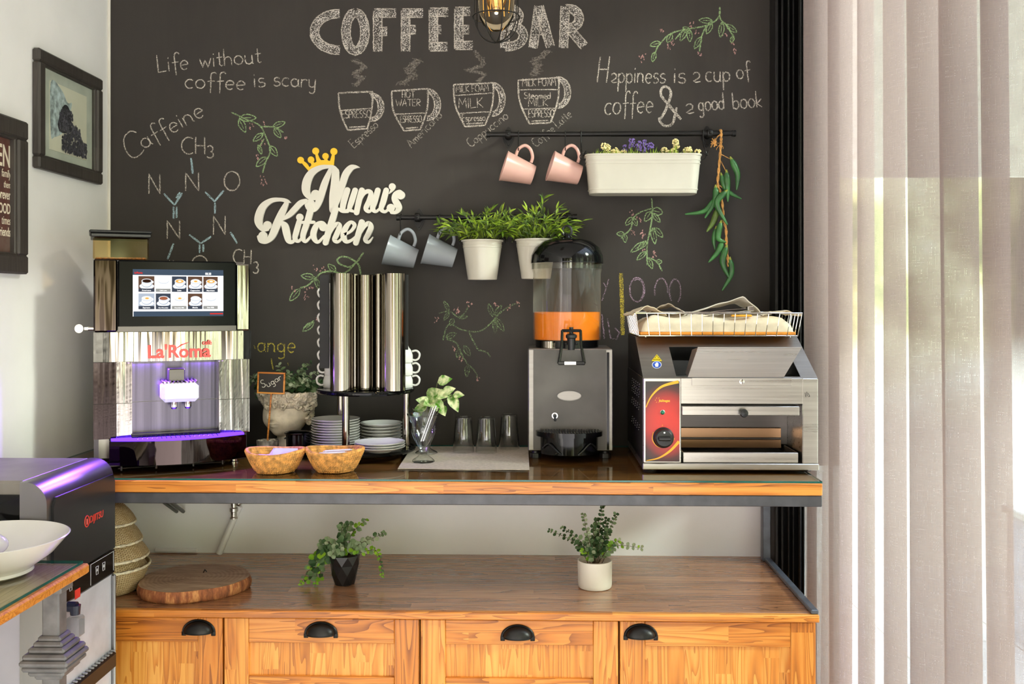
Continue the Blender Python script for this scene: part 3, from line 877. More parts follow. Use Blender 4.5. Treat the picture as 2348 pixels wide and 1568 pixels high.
H += [[(994, 114), (994, 22)], [(986, 28), (1028, 28)], [(996, 68), (1012, 68)], [(986, 107), (1026, 107)]]
H += [[(1052, 112), (1052, 20)], [(1044, 26), (1078, 26)], [(1054, 68), (1076, 68)], [(1044, 104), (1084, 104)]]
H += [[(1158, 110), (1158, 10)], [(1158, 20)] + arcpx(1164, 38, 26, 19, 90, -90) , [(1160, 58)] + arcpx(1164, 82, 36, 25, 90, -90) + [(1158, 107)]]
H += [[(1222, 110), (1236, 14)], [(1236, 14), (1262, 108)], [(1230, 70), (1250, 70)]]
H += [[(1292, 110), (1296, 14)], [(1296, 20)] + arcpx(1304, 42, 24, 22, 90, -80) + [(1296, 66)], [(1306, 66), (1340, 106)]]
chalk_part('chalk_headline', big(H), [M['chalk_big'], M['chalk']], 'large chalk capitals reading COFFEE BAR')

# --- sayings
L1 = write('Life', 362, 166, 436, 158, 21) + write('without', 459, 155, 602, 144, 20)
L2 = write('coffee', 424, 202, 566, 206, 20) + write('is', 582, 200, 612, 198, 19) + write('scary', 626, 196, 728, 202, 19)
chalk_part('chalk_saying', strokes(L1 + L2, 2.7), M['chalk'], 'chalk words Life without coffee is scary')
L3 = write('H', 1368, 190, 1398, 190, 31, slant=.12) + write('2ppiness', 1400, 190, 1528, 190, 22, slant=.05) + write('is', 1544, 190, 1575, 191, 22) + write('2', 1588, 190, 1610, 190, 23) + write('cup', 1618, 187, 1678, 186, 22) + write('of', 1690, 182, 1724, 178, 21)
L4 = write('coffee', 1386, 262, 1500, 258, 26, slant=.08) + write('2', 1572, 262, 1596, 260, 22) + write('good', 1602, 255, 1664, 250, 20) + write('book', 1681, 250, 1750, 244, 20)
m = strokes(L3 + L4, 2.9); strokes(write('&', 1512, 288, 1570, 276, 36), 6, m)
chalk_part('chalk_saying', m, M['chalk'], 'chalk words Happiness is a cup of coffee & a good book')

# --- caffeine and its formula
L = [crom([(313, 304), (298, 301), (284, 318), (289, 345), (304, 361), (320, 356), (330, 343)], 5)] + write('affeine', 330, 342, 474, 262, 22)
chalk_part('chalk_word', strokes(L, 2.7), M['chalk'], 'chalk word Caffeine sloping up over the formula')
F_ = write('CH', 416, 353, 476, 353, 20) + write('3', 474, 362, 494, 362, 28) + write('N', 340, 444, 374, 444, 23) + write('N', 424, 438, 464, 438, 22) + [arcpx(532, 415, 18, 22, 90, 450)] \
   + write('N', 382, 548, 420, 548, 22) + write('N', 488, 538, 524, 538, 22) + write('CH', 534, 604, 580, 606, 17) + write('3', 580, 627, 596, 627, 26) + [arcpx(458, 606, 18, 20, 0, 180)] + write('N', 388, 612, 400, 612, 8)
B_ = [[(438, 362), (442, 398)], [(376, 444), (400, 470)], [(418, 442), (400, 470)], [(398, 474), (398, 502)], [(405, 474), (405, 500)], [(470, 440), (492, 462)], [(514, 436), (492, 462)], [(493, 464), (493, 490)],
      [(434, 538), (460, 558)], [(484, 542), (460, 558)], [(458, 560), (458, 580)], [(466, 560), (466, 578)], [(528, 532), (544, 558)], [(398, 558), (384, 594)], [(413, 441), (404, 454)]]
m = MB(); strokes(F_, 2.9, m); m.mat(1); strokes(B_, 4.6, m)
chalk_part('chalk_formula', m, [M['chalk'], M['chalk_blue']], 'chalk drawing of a molecule with N, O and CH3')

# --- four cups with contents
def cup(x0, y0, x1, y1, xb0, xb1, yb, hc, levels, words, smoke, name, nm):
    m = MB()
    side = [(x0, y0), (x0 + 4, y0 + (yb - y0) * .5), (xb0, yb)]; side2 = [(x1, y1), (x1 - 3, y1 + (yb - y1) * .5), (xb1, yb - 2)]
    strokes([crom(side, 5), crom(side2, 5), [(x0, y0), (x1, y1)], [(xb0, yb), (xb1, yb - 3)]], 3.8, m)
    strokes([[(xb0 + 4, yb - 6), (xb1 - 4, yb - 8)]], 3, m)
    cx, cy, rx, ry = hc
    strokes([arcpx(cx, cy, rx, ry, 100, -95), arcpx(cx, cy, rx * .55, ry * .74, 95, -90)], 3.2, m)
    m.mat(1); strokes([arcpx(cx, cy, rx * .78, ry * .88, 95, -92)], 7, m)
    m.mat(0); strokes([[(a, b), (c, d)] for a, b, c, d in levels], 2.3, m); m.mat(4)
    for wd, a, b, c, d, h in words: strokes(write(wd, a, b, c, d, h), 1.9, m)
    m.mat(2)
    for ln, w in smoke:
        cur = crom(ln, 5)
        for _ in range(7):
            o = [(p[0] + _cr.uniform(-w, w) * .55, p[1] + _cr.uniform(-w, w) * .25) for p in cur]
            strokes([o], 2.6, m, 1.2)
    m.mat(3); strokes(write(*nm), 2.3, m)
    chalk_part('chalk_cup', m, [M['chalk'], M['chalk_big'], M['chalk_smoke'], M['chalk_soft'], M['chalk']], name)
cup(776, 213, 855, 210, 797, 842, 298, (852, 246, 28, 32), [(781, 253, 853, 248)], [('ESPRESSO', 784, 271, 852, 269, 9)],
    [([(812, 196), (830, 180), (814, 170), (834, 152), (812, 138)], 18)], 'chalk cup of espresso with steam', ('Espresso', 812, 340, 870, 288, 11))
cup(898, 209, 982, 203, 926, 963, 300, (980, 240, 30, 36), [(905, 262, 976, 259)], [('HOT', 922, 224, 952, 224, 8), ('WATER', 908, 243, 966, 243, 8), ('ESPRESSO', 918, 281, 968, 280, 8)],
    [([(920, 192), (946, 178), (940, 160), (958, 140)], 26)], 'chalk cup of americano with steam', ('Americano', 944, 340, 1016, 264, 11))
cup(1040, 194, 1132, 190, 1066, 1112, 290, (1130, 228, 28, 38), [(1043, 219, 1130, 213), (1049, 260, 1124, 256)], [('MILK FOAM', 1046, 212, 1122, 209, 8), ('MILK', 1052, 248, 1110, 246, 12), ('Espresso', 1060, 278, 1114, 276, 8)],
    [([(1094, 188), (1110, 170), (1072, 160), (1108, 148), (1090, 118)], 14)], 'chalk cup of cappuccino with steam', ('Cappuccino', 1080, 338, 1168, 268, 11))
cup(1188, 184, 1282, 178, 1214, 1262, 284, (1280, 212, 28, 36), [(1190, 206, 1280, 205), (1196, 250, 1276, 248)], [('MILK FOAM', 1198, 198, 1276, 196, 9), ('Steamed', 1202, 226, 1264, 226, 8), ('MILK', 1212, 244, 1258, 243, 9), ('ESPRESSO', 1212, 269, 1272, 268, 9)],
    [([(1222, 172), (1234, 154), (1228, 138), (1256, 118)], 24)], 'chalk cup of coffee latte with steam', ('Coffee Latte', 1230, 338, 1314, 264, 11))

# --- botanical sprigs
def sprig(stems, leaves, buds, label, soft=False, w=3.2, bs=5):
    m = MB()
    strokes([crom(s, 5) for s in stems], w, m); 
    for (x, y, x2, y2, wd) in leaves:
        dx, dy = x2 - x, y2 - y; L = sqrt(dx * dx + dy * dy); nx, ny = -dy / L, dx / L
        a = [(x, y), (x + dx * .35 + nx * wd, y + dy * .35 + ny * wd), (x + dx * .75 + nx * wd * .7, y + dy * .75 + ny * wd * .7), (x2, y2)]
        b = [(x, y), (x + dx * .35 - nx * wd, y + dy * .35 - ny * wd), (x + dx * .75 - nx * wd * .7, y + dy * .75 - ny * wd * .7), (x2, y2)]
        strokes([crom(a, 4), crom(b, 4)], 2.4, m); strokes([[(x + dx * .1, y + dy * .1), (x + dx * .7, y + dy * .7)]], 1.8, m)
    m.mat(1)
    for (x, y) in buds:
        for k in range(5):
            a = x + _cr.uniform(-bs, bs); b = y + _cr.uniform(-bs * 1.3, bs * 1.3)
            strokes([[(a, b), (a + _cr.uniform(-3, 3), b + _cr.uniform(2, 5))]], 3.2, m)
    chalk_part('chalk_sprig', m, [M['chalk_green_soft' if soft else 'chalk_green'], M['chalk_pink']], label)
sprig([[(530, 257), (560, 272), (596, 288), (612, 320), (620, 345), (608, 375), (602, 396)], [(596, 290), (630, 292), (650, 304)], [(606, 318), (592, 340)]],
      [(548, 270, 588, 270, 8), (548, 272, 563, 304, 7), (604, 305, 580, 324, 6), (626, 290, 654, 280, 6), (628, 294, 644, 316, 6), (618, 334, 636, 358, 7), (612, 360, 587, 382, 7), (592, 332, 600, 354, 4)],
      [(576, 287), (603, 283), (655, 312), (603, 325), (588, 358), (602, 408), (605, 418)], 'green chalk sprig with pink buds left of the sign')
sprig([[(1650, 16), (1648, 40), (1622, 58), (1582, 66), (1540, 76), (1512, 102), (1500, 126)], [(1650, 24), (1652, 44), (1668, 60), (1684, 88)], [(1622, 58), (1610, 80), (1604, 118)], [(1570, 66), (1548, 90)]],
      [(1634, 48, 1602, 46, 6), (1632, 52, 1620, 78, 6), (1566, 62, 1584, 76, 6), (1574, 66, 1560, 94, 6), (1580, 66, 1582, 96, 6), (1540, 76, 1530, 98, 6), (1516, 98, 1490, 104, 6), (1502, 118, 1496, 142, 5), (1608, 84, 1592, 112, 6), (1656, 50, 1652, 86, 6), (1664, 56, 1690, 74, 6), (1682, 82, 1676, 98, 4)],
      [(1516, 72), (1588, 54), (1598, 70), (1535, 104), (1542, 96), (1468, 134), (1478, 128), (1604, 122), (1680, 100), (1682, 114), (1662, 76)], 'green chalk sprig drooping above the happiness saying')
sprig([[(1494, 454), (1496, 490), (1490, 530), (1484, 560), (1484, 608)], [(1494, 478), (1470, 486), (1452, 500), (1446, 524), (1424, 546)], [(1485, 590), (1506, 600), (1518, 622)]],
      [(1494, 482, 1520, 488, 9), (1494, 484, 1478, 508, 7), (1496, 488, 1514, 510, 5), (1452, 498, 1434, 516, 6), (1452, 500, 1460, 518, 5), (1432, 536, 1434, 556, 5), (1432, 536, 1414, 536, 5), (1496, 522, 1502, 560, 6), (1500, 522, 1520, 544, 6), (1484, 552, 1462, 572, 5), (1480, 554, 1446, 578, 6), (1482, 576, 1460, 596, 5), (1486, 592, 1496, 616, 5), (1504, 600, 1518, 600, 5)],
      [(1448, 486), (1464, 500), (1450, 532), (1474, 532), (1476, 540), (1496, 574), (1500, 582), (1478, 568)], 'green chalk sprig below the long white planter')
sprig([[(834, 578), (818, 600), (800, 612), (778, 604), (774, 594), (790, 588), (818, 602), (826, 622), (826, 640)], [(814, 604), (790, 626), (760, 622), (736, 626), (722, 640), (704, 655), (688, 660)], [(720, 735), (696, 752)]],
      [(770, 622, 752, 606, 6), (722, 636, 690, 632, 7), (724, 638, 732, 664, 5), (688, 662, 664, 690, 7), (720, 738, 694, 760, 6)],
      [(724, 612), (740, 616), (672, 660), (700, 664), (704, 678), (726, 730), (712, 655)], 'green chalk sprig behind the cup tower', w=3.8)
sprig([[(1016, 780), (1024, 750), (1036, 744), (1060, 756), (1096, 760), (1120, 746), (1144, 720), (1168, 702), (1190, 694)], [(1006, 718), (1030, 714), (1050, 728)], [(1076, 762), (1086, 784), (1096, 800)], [(1024, 778), (1046, 786), (1056, 806), (1070, 832), (1090, 852), (1094, 866)], [(1054, 730), (1066, 716), (1076, 700)], [(1096, 802), (1116, 808), (1124, 818)]],
      [(1030, 712, 1018, 690, 4), (1030, 716, 1018, 734, 4), (1050, 728, 1072, 726, 4), (1040, 730, 1032, 746, 5), (1022, 774, 1046, 764, 6), (1130, 726, 1120, 696, 5), (1134, 724, 1150, 700, 5), (1136, 728, 1156, 760, 6), (1134, 730, 1136, 764, 5), (1054, 800, 1048, 820, 5), (1064, 792, 1078, 816, 6), (1072, 836, 1070, 864, 5)],
      [(1046, 712), (1054, 708), (1076, 696), (1136, 694), (1168, 704), (1186, 694), (1000, 732), (1096, 866), (1040, 796), (1058, 822)], 'faint green chalk sprig left of the juice dispenser', soft=True)
# --- half hidden words
m = strokes(write('ange', 590, 806, 680, 808, 20), 3.0); strokes([[(622, 822), (626, 848)], [(660, 832), (662, 838)], [(582, 792), (586, 800)]], 3.4, m)
chalk_part('chalk_word', m, M['chalk_yellow'], 'yellow chalk letters ending in ange behind the planter')
m = MB(); strokes([arcpx(1461, 664, 17, 28, 300, -110), arcpx(1462, 664, 14, 24, 120, -60), arcpx(1516, 668, 15, 30, -10, 200), arcpx(1548, 668, 13, 28, -60, 230), [(1384, 648), (1390, 660), (1396, 640)], [(1390, 660), (1380, 690)], [(1380, 720), (1386, 778)], [(1393, 730), (1400, 776), (1414, 778), (1420, 762), (1410, 752)]], 3.0, m)
m.mat(1); strokes([[(1424, 626), (1426, 690), (1428, 768)]], 9, m)
chalk_part('chalk_word', m, [M['chalk_violet'], M['chalk_yellow']], 'faded violet chalk loops behind the toaster')
# ---------------------------------------------------------------- pictures on the left wall
def wall_frame(y0, y1, z0, z1, bw, depth, parent, mat, name='frame'):
    m = MB(); x0, x1 = WL + 0.0008, WL + depth
    for a in ((y0, y1, z0, z0 + bw), (y0, y1, z1 - bw, z1), (y0, y0 + bw, z0 + bw, z1 - bw), (y1 - bw, y1, z0 + bw, z1 - bw)):
        m.bx(x0, x1, a[0], a[1], a[2], a[3], 0.005)
    i = bw * 0.72
    for a in ((y0 + i, y1 - i, z0 + i, z0 + bw + .006), (y0 + i, y1 - i, z1 - bw - .006, z1 - i), (y0 + i, y0 + bw + .006, z0 + bw, z1 - bw), (y1 - bw - .006, y1 - i, z0 + bw, z1 - bw)):
        m.bx(x0, x1 - 0.008, a[0], a[1], a[2], a[3], 0.003)
    return m.build(name, mat, parent)
FRM = wood('dark_stained_wood', 2, (76, 70, 64), (56, 50, 46), (30, 27, 25), 0.5, 0.5, 2.0, vert=1, contrast=.5)
y0, y1, z0, z1 = -0.485, -0.088, 2.095, 2.432
pf = thing('picture_frame', 'dark wooden picture frame with a coffee bean print, nearest the blackboard', 'picture', (WL, (y0 + y1) / 2, z0))
wall_frame(y0, y1, z0, z1, 0.036, 0.024, pf, FRM)
m = MB(); m.bx(WL + .001, WL + .006, y0 + .03, y1 - .03, z0 + .03, z1 - .03); m.build('mat_board', plain('mat_board', (196, 196, 186), .9), pf)
ya, yb, za, zb = y0 + 0.088, y1 - 0.082, z0 + 0.066, z1 - 0.072
m = MB(); m.bx(WL + .0062, WL + .008, ya, yb, za, zb)
pr = m.build('print', plain('print_paper', (228, 220, 202), .85, var=.02), pf)
# the print: a cloth sack spilling coffee beans (flat shapes of ink)
def pq(u, v, d=0.0): return Vector((WL + 0.0082 + d, ya + (yb - ya) * u, za + (zb - za) * v))
m = MB()
sack = crom([(.02, .98), (.30, .93), (.46, .78), (.58, .80), (.52, .62), (.48, .45), (.30, .28), (.12, .20), (.02, .22)], 5, True)
m.add([pq(u, v) for u, v in sack], [list(range(len(sack)))])
m.mat(1)
mouth = crom([(.34, .70), (.48, .72), (.56, .55), (.52, .36), (.30, .30), (.20, .40)], 5, True)
m.add([pq(u, v, .0002) for u, v in mouth], [list(range(len(mouth)))])
rb = random.Random(4)
k = 0
for _ in range(1100):
    u, v = rb.uniform(.12, .97), rb.uniform(.03, .66)
    inm = (.22 < u < .56 and .32 < v < .66 and u > .2 + (v - .4) * .3)
    pile = v < .42 - abs(u - .62) * .55 and u > .3
    side = (.5 < u < .8 and v < .5 - (u - .5) * .3)
    if not (inm or pile or side): continue
    k += 1
    a = rb.uniform(0, pi); rx, rz = .026, .018; d = .0004 + .000006 * k
    pts = [(u + (rx * cos(t) * cos(a) - rz * sin(t) * sin(a)), v + (rx * cos(t) * sin(a) + rz * sin(t) * cos(a)) * 1.1) for t in [2 * pi * q / 10 for q in range(10)]]
    m.mat(2 + k % 3); m.add([pq(*p, d) for p in pts], [list(range(10))])
    m.mat(1); m.add([pq(u - rx * .8 * cos(a), v - rx * .8 * sin(a), d + .000003), pq(u + rx * .8 * cos(a), v + rx * .8 * sin(a), d + .000003), pq(u + rx * .8 * cos(a) + .004, v + rx * .8 * sin(a) + .006, d + .000003), pq(u - rx * .8 * cos(a) + .004, v - rx * .8 * sin(a) + .006, d + .000003)], [(0, 1, 2, 3)])
m.build('printed_beans', [plain('ink_sack', (172, 182, 186), .9, var=.25, vs=60), plain('ink_dark', (40, 40, 48), .9), plain('ink_bean', (74, 70, 80), .8), plain('ink_bean_b', (100, 96, 108), .8), plain('ink_bean_c', (58, 54, 64), .8)], pr, smooth=0, recalc=False)
m = MB(); m.bx(WL + .0125, WL + .014, y0 + .034, y1 - .034, z0 + .034, z1 - .034); m.build('glazing', thinglass('picture_glass', (250, 252, 250), .02, .8), pf)

y0, y1, z0, z1 = -1.02, -0.553, 1.795, 2.208
pf = thing('picture_frame', 'dark wooden frame around a brown word print, at the left edge of view', 'picture', (WL, (y0 + y1) / 2, z0))
wall_frame(y0, y1, z0, z1, 0.05, 0.03, pf, FRM)
pg = NT('print_brown'); _b = pg.bsdf((84, 50, 42), .8)
pg.l(pg.ramp(pg.noise(pg.coord(), 9, 4, .6), [(.3, (58, 50, 48)), (.5, (92, 52, 42)), (.7, (104, 84, 74))]), _b.inputs['Base Color'])
m = MB(); m.bx(WL + .001, WL + .008, y0 + .045, y1 - .045, z0 + .045, z1 - .045); pr = m.build('print', pg.m, pf)
m = MB()
Mx = Matrix(((0, 0, 1, 0), (1, 0, 0, 0), (0, 1, 0, 0), (0, 0, 0, 1)))   # text x -> world y, text y -> world z, facing +x
for txt, z, sz, bold in (('KITCHEN', z1 - .130, .082, .001), ('family', z1 - .158, .030, 0), ('them', z1 - .186, .026, 0), ('forever', z1 - .216, .036, .0004), ('GOOD FOOD', z1 - .254, .038, .0006), ('times', z1 - .283, .032, 0), ('friends', z1 - .314, .034, .0004)):
    m.merge(text_mb(txt, sz, 0.0002, T((WL + .0086, y1 - .054, z)) @ Mx, bold, 0.1 if bold == 0 else 0, 'RIGHT', .62))
m.build('lettering', plain('print_cream', (226, 214, 190), .8), pr, smooth=0)

# ---------------------------------------------------------------- the white cut-out sign with its crown
def zq(zx, zy): return (560 + zx * .17036, 320 + zy * .17036)
SY = -0.004
def brush_mb(paths, y0, th, step=0.00012):
    m = MB(); k = mpp(0)
    for i, pth in enumerate(paths):
        pts = crom(pth, 7) if len(pth) > 2 else [list(p) for p in pth]
        if len(pth) == 1:
            zx, zy, w = pth[0]; c = P(*zq(zx, zy), 0); r = w * .17036 * k
            poly = [(c.x + r * cos(2 * pi * q / 24), c.z + r * sin(2 * pi * q / 24)) for q in range(24)]
        else:
            L_, R_ = [], []; N = len(pts)
            Q = [(P(*zq(p[0], p[1]), 0), p[2] * .17036 * k * .5) for p in pts]
            for j in range(N):
                t = Q[min(j + 1, N - 1)][0] - Q[max(j - 1, 0)][0]
                n = Vector((-t.z, 0, t.x)).normalized()
                L_.append(Q[j][0] + n * Q[j][1]); R_.append(Q[j][0] - n * Q[j][1])
            d = y0 - th - step * i
            vs = [Vector((p.x, y0, p.z)) for p in L_ + R_] + [Vector((p.x, d, p.z)) for p in L_ + R_]
            fs = []
            for j in range(N - 1):
                fs += [(j, j + 1, N + j + 1, N + j), (2 * N + j, 2 * N + j + 1, 3 * N + j + 1, 3 * N + j),
                       (j, j + 1, 2 * N + j + 1, 2 * N + j), (N + j, N + j + 1, 3 * N + j + 1, 3 * N + j)]
            fs += [(0, N, 3 * N, 2 * N), (N - 1, 2 * N - 1, 4 * N - 1, 3 * N - 1)]
            m.add(vs, fs)
            for e in (0, N - 1):          # round ends
                c, r = Q[e]
                if r > .002:
                    poly = [(c.x + r * cos(2 * pi * q / 16), c.z + r * sin(2 * pi * q / 16)) for q in range(16)]
                    m.prism(poly, y0, d - step * .3)
            continue
        m.prism(poly, y0, y0 - th - step * i)
    return m
S_ = []
# N
S_ += [[(968, 742, 62)], [(965, 800, 36), (900, 790, 60), (842, 700, 108), (852, 570, 118), (915, 455, 98), (1030, 385, 68), (1140, 370, 48), (1215, 385, 60), (1240, 450, 96)],
       [(1236, 430, 96), (1232, 600, 118), (1215, 780, 126), (1212, 945, 118)],
       [(1165, 420, 60), (1090, 600, 92), (1020, 820, 92), (960, 930, 78), (900, 950, 60), (855, 920, 40)], [(895, 880, 72)],
       [(1232, 930, 40), (1272, 780, 90), (1330, 600, 92), (1375, 470, 96), (1440, 390, 84), (1500, 372, 50), (1562, 380, 6)]]
# unu's
S_ += [[(1395, 685, 80), (1350, 830, 84), (1335, 930, 72), (1370, 968, 44), (1420, 925, 34), (1450, 840, 26)], [(1500, 688, 76), (1455, 830, 80), (1425, 935, 62), (1470, 968, 36)],
       [(1590, 688, 78), (1550, 830, 78), (1518, 985, 74)], [(1555, 850, 28), (1610, 740, 50), (1670, 700, 58), (1712, 730, 66), (1690, 830, 76), (1645, 930, 66), (1690, 972, 44), (1740, 920, 30)],
       [(1805, 688, 76), (1765, 830, 80), (1735, 930, 70), (1780, 972, 42), (1840, 920, 30)], [(1918, 688, 76), (1880, 830, 80), (1850, 935, 64), (1900, 975, 42), (1960, 930, 36)],
       [(1285, 940, 40), (1330, 960, 60), (1400, 972, 40)],
       [(1998, 638, 46)], [(2004, 670, 50), (1975, 710, 26), (1950, 735, 8)],
       [(2112, 752, 58)], [(2140, 735, 40), (2100, 700, 40), (2040, 735, 58), (2030, 800, 82), (2070, 880, 92), (2085, 930, 84), (2050, 980, 54), (1990, 985, 44)], [(1980, 925, 56)]]
# K
S_ += [[(325, 1158, 58)], [(330, 1215, 36), (255, 1205, 64), (205, 1110, 106), (220, 1000, 110), (275, 895, 94), (380, 825, 66), (490, 812, 50), (580, 828, 50), (636, 854, 8)],
       [(585, 850, 56), (520, 990, 98), (450, 1150, 110), (385, 1300, 92), (310, 1375, 58), (235, 1370, 48), (205, 1310, 40)], [(265, 1300, 62)],
       [(530, 1080, 30), (620, 1015, 74), (700, 930, 82), (770, 860, 80), (840, 830, 60)],
       [(500, 1110, 40), (555, 1160, 90), (585, 1270, 98), (610, 1360, 78), (660, 1380, 48), (710, 1320, 40)],
       # itchen
       [(752, 1110, 74), (715, 1240, 78), (695, 1330, 68), (740, 1372, 42), (800, 1310, 32)], [(760, 1050, 50)],
       [(905, 945, 84), (860, 1110, 84), (800, 1300, 72), (835, 1375, 44), (905, 1310, 32)], [(745, 1118, 40), (945, 1116, 44)],
       [(1075, 1180, 58)], [(1115, 1165, 40), (1060, 1118, 40), (985, 1160, 74), (940, 1270, 82), (960, 1350, 64), (1010, 1380, 44), (1090, 1300, 32)],
       [(1240, 940, 84), (1190, 1100, 86), (1140, 1260, 86), (1105, 1390, 78)], [(1155, 1290, 28), (1210, 1180, 52), (1270, 1140, 62), (1290, 1190, 72), (1255, 1280, 74), (1225, 1350, 62), (1270, 1380, 42), (1340, 1320, 32)],
       [(1345, 1285, 34), (1440, 1240, 40), (1495, 1160, 52), (1445, 1115, 46), (1375, 1190, 74), (1345, 1300, 80), (1380, 1375, 54), (1450, 1360, 40), (1520, 1300, 30)],
       [(1590, 1115, 78), (1550, 1260, 80), (1512, 1392, 76)], [(1560, 1290, 28), (1620, 1180, 52), (1680, 1130, 60), (1712, 1180, 70), (1680, 1270, 74), (1640, 1350, 62), (1685, 1382, 42), (1742, 1312, 12)]]
sg = thing('wall_sign', 'white cut-out script sign with a gold crown on the blackboard', 'sign', P(745, 460, -0.01))
brush_mb(S_, -0.0025, 0.0075).build('lettering', M['white_paint'], sg, smooth=20)
C_ = [[(765, 280, 45)], [(905, 276, 45)], [(968, 158, 47)], [(1100, 228, 44)], [(1212, 165, 48)],
      [(895, 425, 34), (835, 345, 52), (775, 290, 30)], [(960, 385, 70), (925, 320, 44), (905, 290, 30)], [(1040, 350, 110), (1000, 270, 52), (972, 170, 30)], [(1110, 330, 90), (1105, 270, 40), (1100, 240, 34)], [(1180, 340, 60), (1196, 260, 50), (1210, 180, 30)],
      [(895, 415, 60), (960, 372, 100), (1060, 335, 110), (1180, 330, 70)]]
brush_mb(C_, -0.0020, 0.005).build('crown', M['yellow_paint'], sg, smooth=20)

# ---------------------------------------------------------------- rails
RY = -0.052
def rail(name, label, px0, px1, py, brk):
    a, b = P(px0, py, RY), P(px1, py, RY); z = (a.z + b.z) / 2
    t = thing(name, label, 'rail', (a.x, RY, z))
    m = MB(); m.cyl((a.x, RY, z), (b.x, RY, z), 0.0078, n=18); xm = a.x + (b.x - a.x) * .5
    m.cyl((xm - .001, RY, z), (b.x - 0.02, RY, z), 0.0086, n=18)
    m.build('bar', M['black_iron'], t)
    for x in (a.x, b.x):
        m = MB(); s = 1 if x == b.x else -1
        m.lathe([(0, -0.004), (.010, -.004), (.0108, 0), (.0095, .003), (.0102, .008), (0, .0085)], 18, M=T((x, RY, z)) @ Ry(-s * pi / 2))
        m.build('end_cap', M['black_iron'], t)
    for bp in brk:
        x = P(bp, py, RY).x
        m = MB()
        # scalloped wall plate with a neck and a ring round the bar
        pl = []
        for q in range(48):
            an = 2 * pi * q / 48
            r = 0.0165 + 0.0035 * abs(cos(2 * an)) ** 3
            pl.append((x + r * cos(an) * 0.95, z - 0.002 + r * sin(an) * 1.75))
        m.prism(pl, -0.0008, -0.005)
        pl2 = [(x + (p[0] - x) * .72, z + (p[1] - z) * .78) for p in pl]; m.prism(pl2, -0.005, -0.0085)
        m.lathe([(.012, 0), (.009, .006), (.006, .014), (.006, .026), (.0085, .034)], 16, M=T((x, -0.008, z)) @ Rx(pi / 2))
        m.lathe([(.0092, -.008), (.013, -.008), (.0145, -.004), (.0145, .004), (.013, .008), (.0092, .008)], 20, M=T((x, RY, z)) @ Ry(pi / 2))
        m.ball((x, RY - .0135, z), .0045, 10, 8)
        for dz in (-.026, .024): m.ball((x, -0.006, z + dz - .001), .003, 8, 6, (1, .6, 1))
        m.build('bracket', M['black_iron'], t)
    return t, z
r1, RZ1 = rail('wall_rail', 'long black iron rail high on the blackboard, holding the pink mugs', 1118, 1684, 307, (1165, 1627))
r2, RZ2 = rail('wall_rail', 'shorter black iron rail lower on the blackboard, holding the grey mugs', 912, 1320, 498, (957, 1303))

# ---------------------------------------------------------------- hooks, mugs
def hook_mb(x, z, drop, y=RY):
    m = MB(); R_ = 0.0112
    pts = [(x, y + R_ * cos(a) * 1.0, z + R_ * sin(a)) for a in [radians(-40 + k * 22) for k in range(11)]]
    pts += [(x, y - R_ * .95, z - .01), (x, y - R_ * .5, z - drop * .5), (x, y - .002, z - drop + .014)]
    pts += [(x, y - .002 + .009 * sin(a), z - drop + .006 - .009 * cos(a) + .002) for a in [radians(-70 + k * 25) for k in range(8)]][0:0]
    pts += [(x, y - .004, z - drop + .004), (x, y - .001 - .006, z - drop - .003), (x, y - .014, z - drop - .002), (x, y - .019, z - drop + .006)]
    m.tube(crom(pts, 3), 0.0017, 7)
    return m
def rail_hook(px, z, drop, label):
    x = P(px, 400, RY).x
    o = hook_mb(x, z, drop).build('rail_hook', M['black_iron'])
    # give the mesh object its own base point
    o.data.transform(T((-x, -RY, -z))); o.location = (x, RY, z)
    return tag(o, label, 'hook', 'black hooks on the rails')
def mug_mb():
    """mug lying along +x: mouth at x=-0.05, base at x=+0.05; handle towards +z"""
    m = MB()
    prof = [(0, .0465), (.027, .0465), (.0300, .050), (.0312, .049), (.0336, .035), (.0480, -.045), (.0500, -.0490), (.0492, -.0505), (.0478, -.0495), (.0465, -.045), (.0318, .034), (.0295, .042), (0, .0425)]
    Mz = Ry(pi / 2)
    body = MB().lathe(prof, 40, M=Mz)
    h = MB()
    pts = [(-.022, 0, .043), (-.020, 0, .066), (-.004, 0, .083), (.016, 0, .077), (.030, 0, .056), (.031, 0, .036)]
    h.tube(crom(pts, 6), [.0052] * 31, 10)
    return body, h
def mug(name, px, py, mat, label, tilt=radians(17), src=None):
    c = P(px, py, -0.062)
    Mx = T(c) @ Rz(radians(7)) @ Ry(tilt)
    if src: return dup(src, Mx, label)
    t = thing(name, label, 'mug', (0, 0, 0), group='mugs hanging from the rails'); t.matrix_basis = Mx; RM[t.name] = Mx
    b, h = mug_mb()
    b.build('body', mat, t, world=False); h.build('handle', mat, t, world=False)
    return t
mg = mug('mug', 1189, 391, M['pink'], 'pink mug hanging below the upper rail, farther from the long planter')
mug('mug', 1296, 391, None, 'pink mug hanging below the upper rail, next to the long planter', src=mg)
mg2 = mug('mug', 920, 583, M['greymug'], 'grey mug hanging below the lower rail, nearest the white script sign')
mug('mug', 1009, 581, None, 'grey mug hanging below the lower rail, beside the first grassy pot', src=mg2)
rail_hook(1189, RZ1, .052, 'black hook on the upper rail holding the pink mug farther from the planter')
rail_hook(1296, RZ1, .052, 'black hook on the upper rail holding the pink mug beside the planter')
rail_hook(919, RZ2, .056, 'black hook on the lower rail holding the grey mug near the sign')
rail_hook(1008, RZ2, .054, 'black hook on the lower rail holding the grey mug beside the pot')

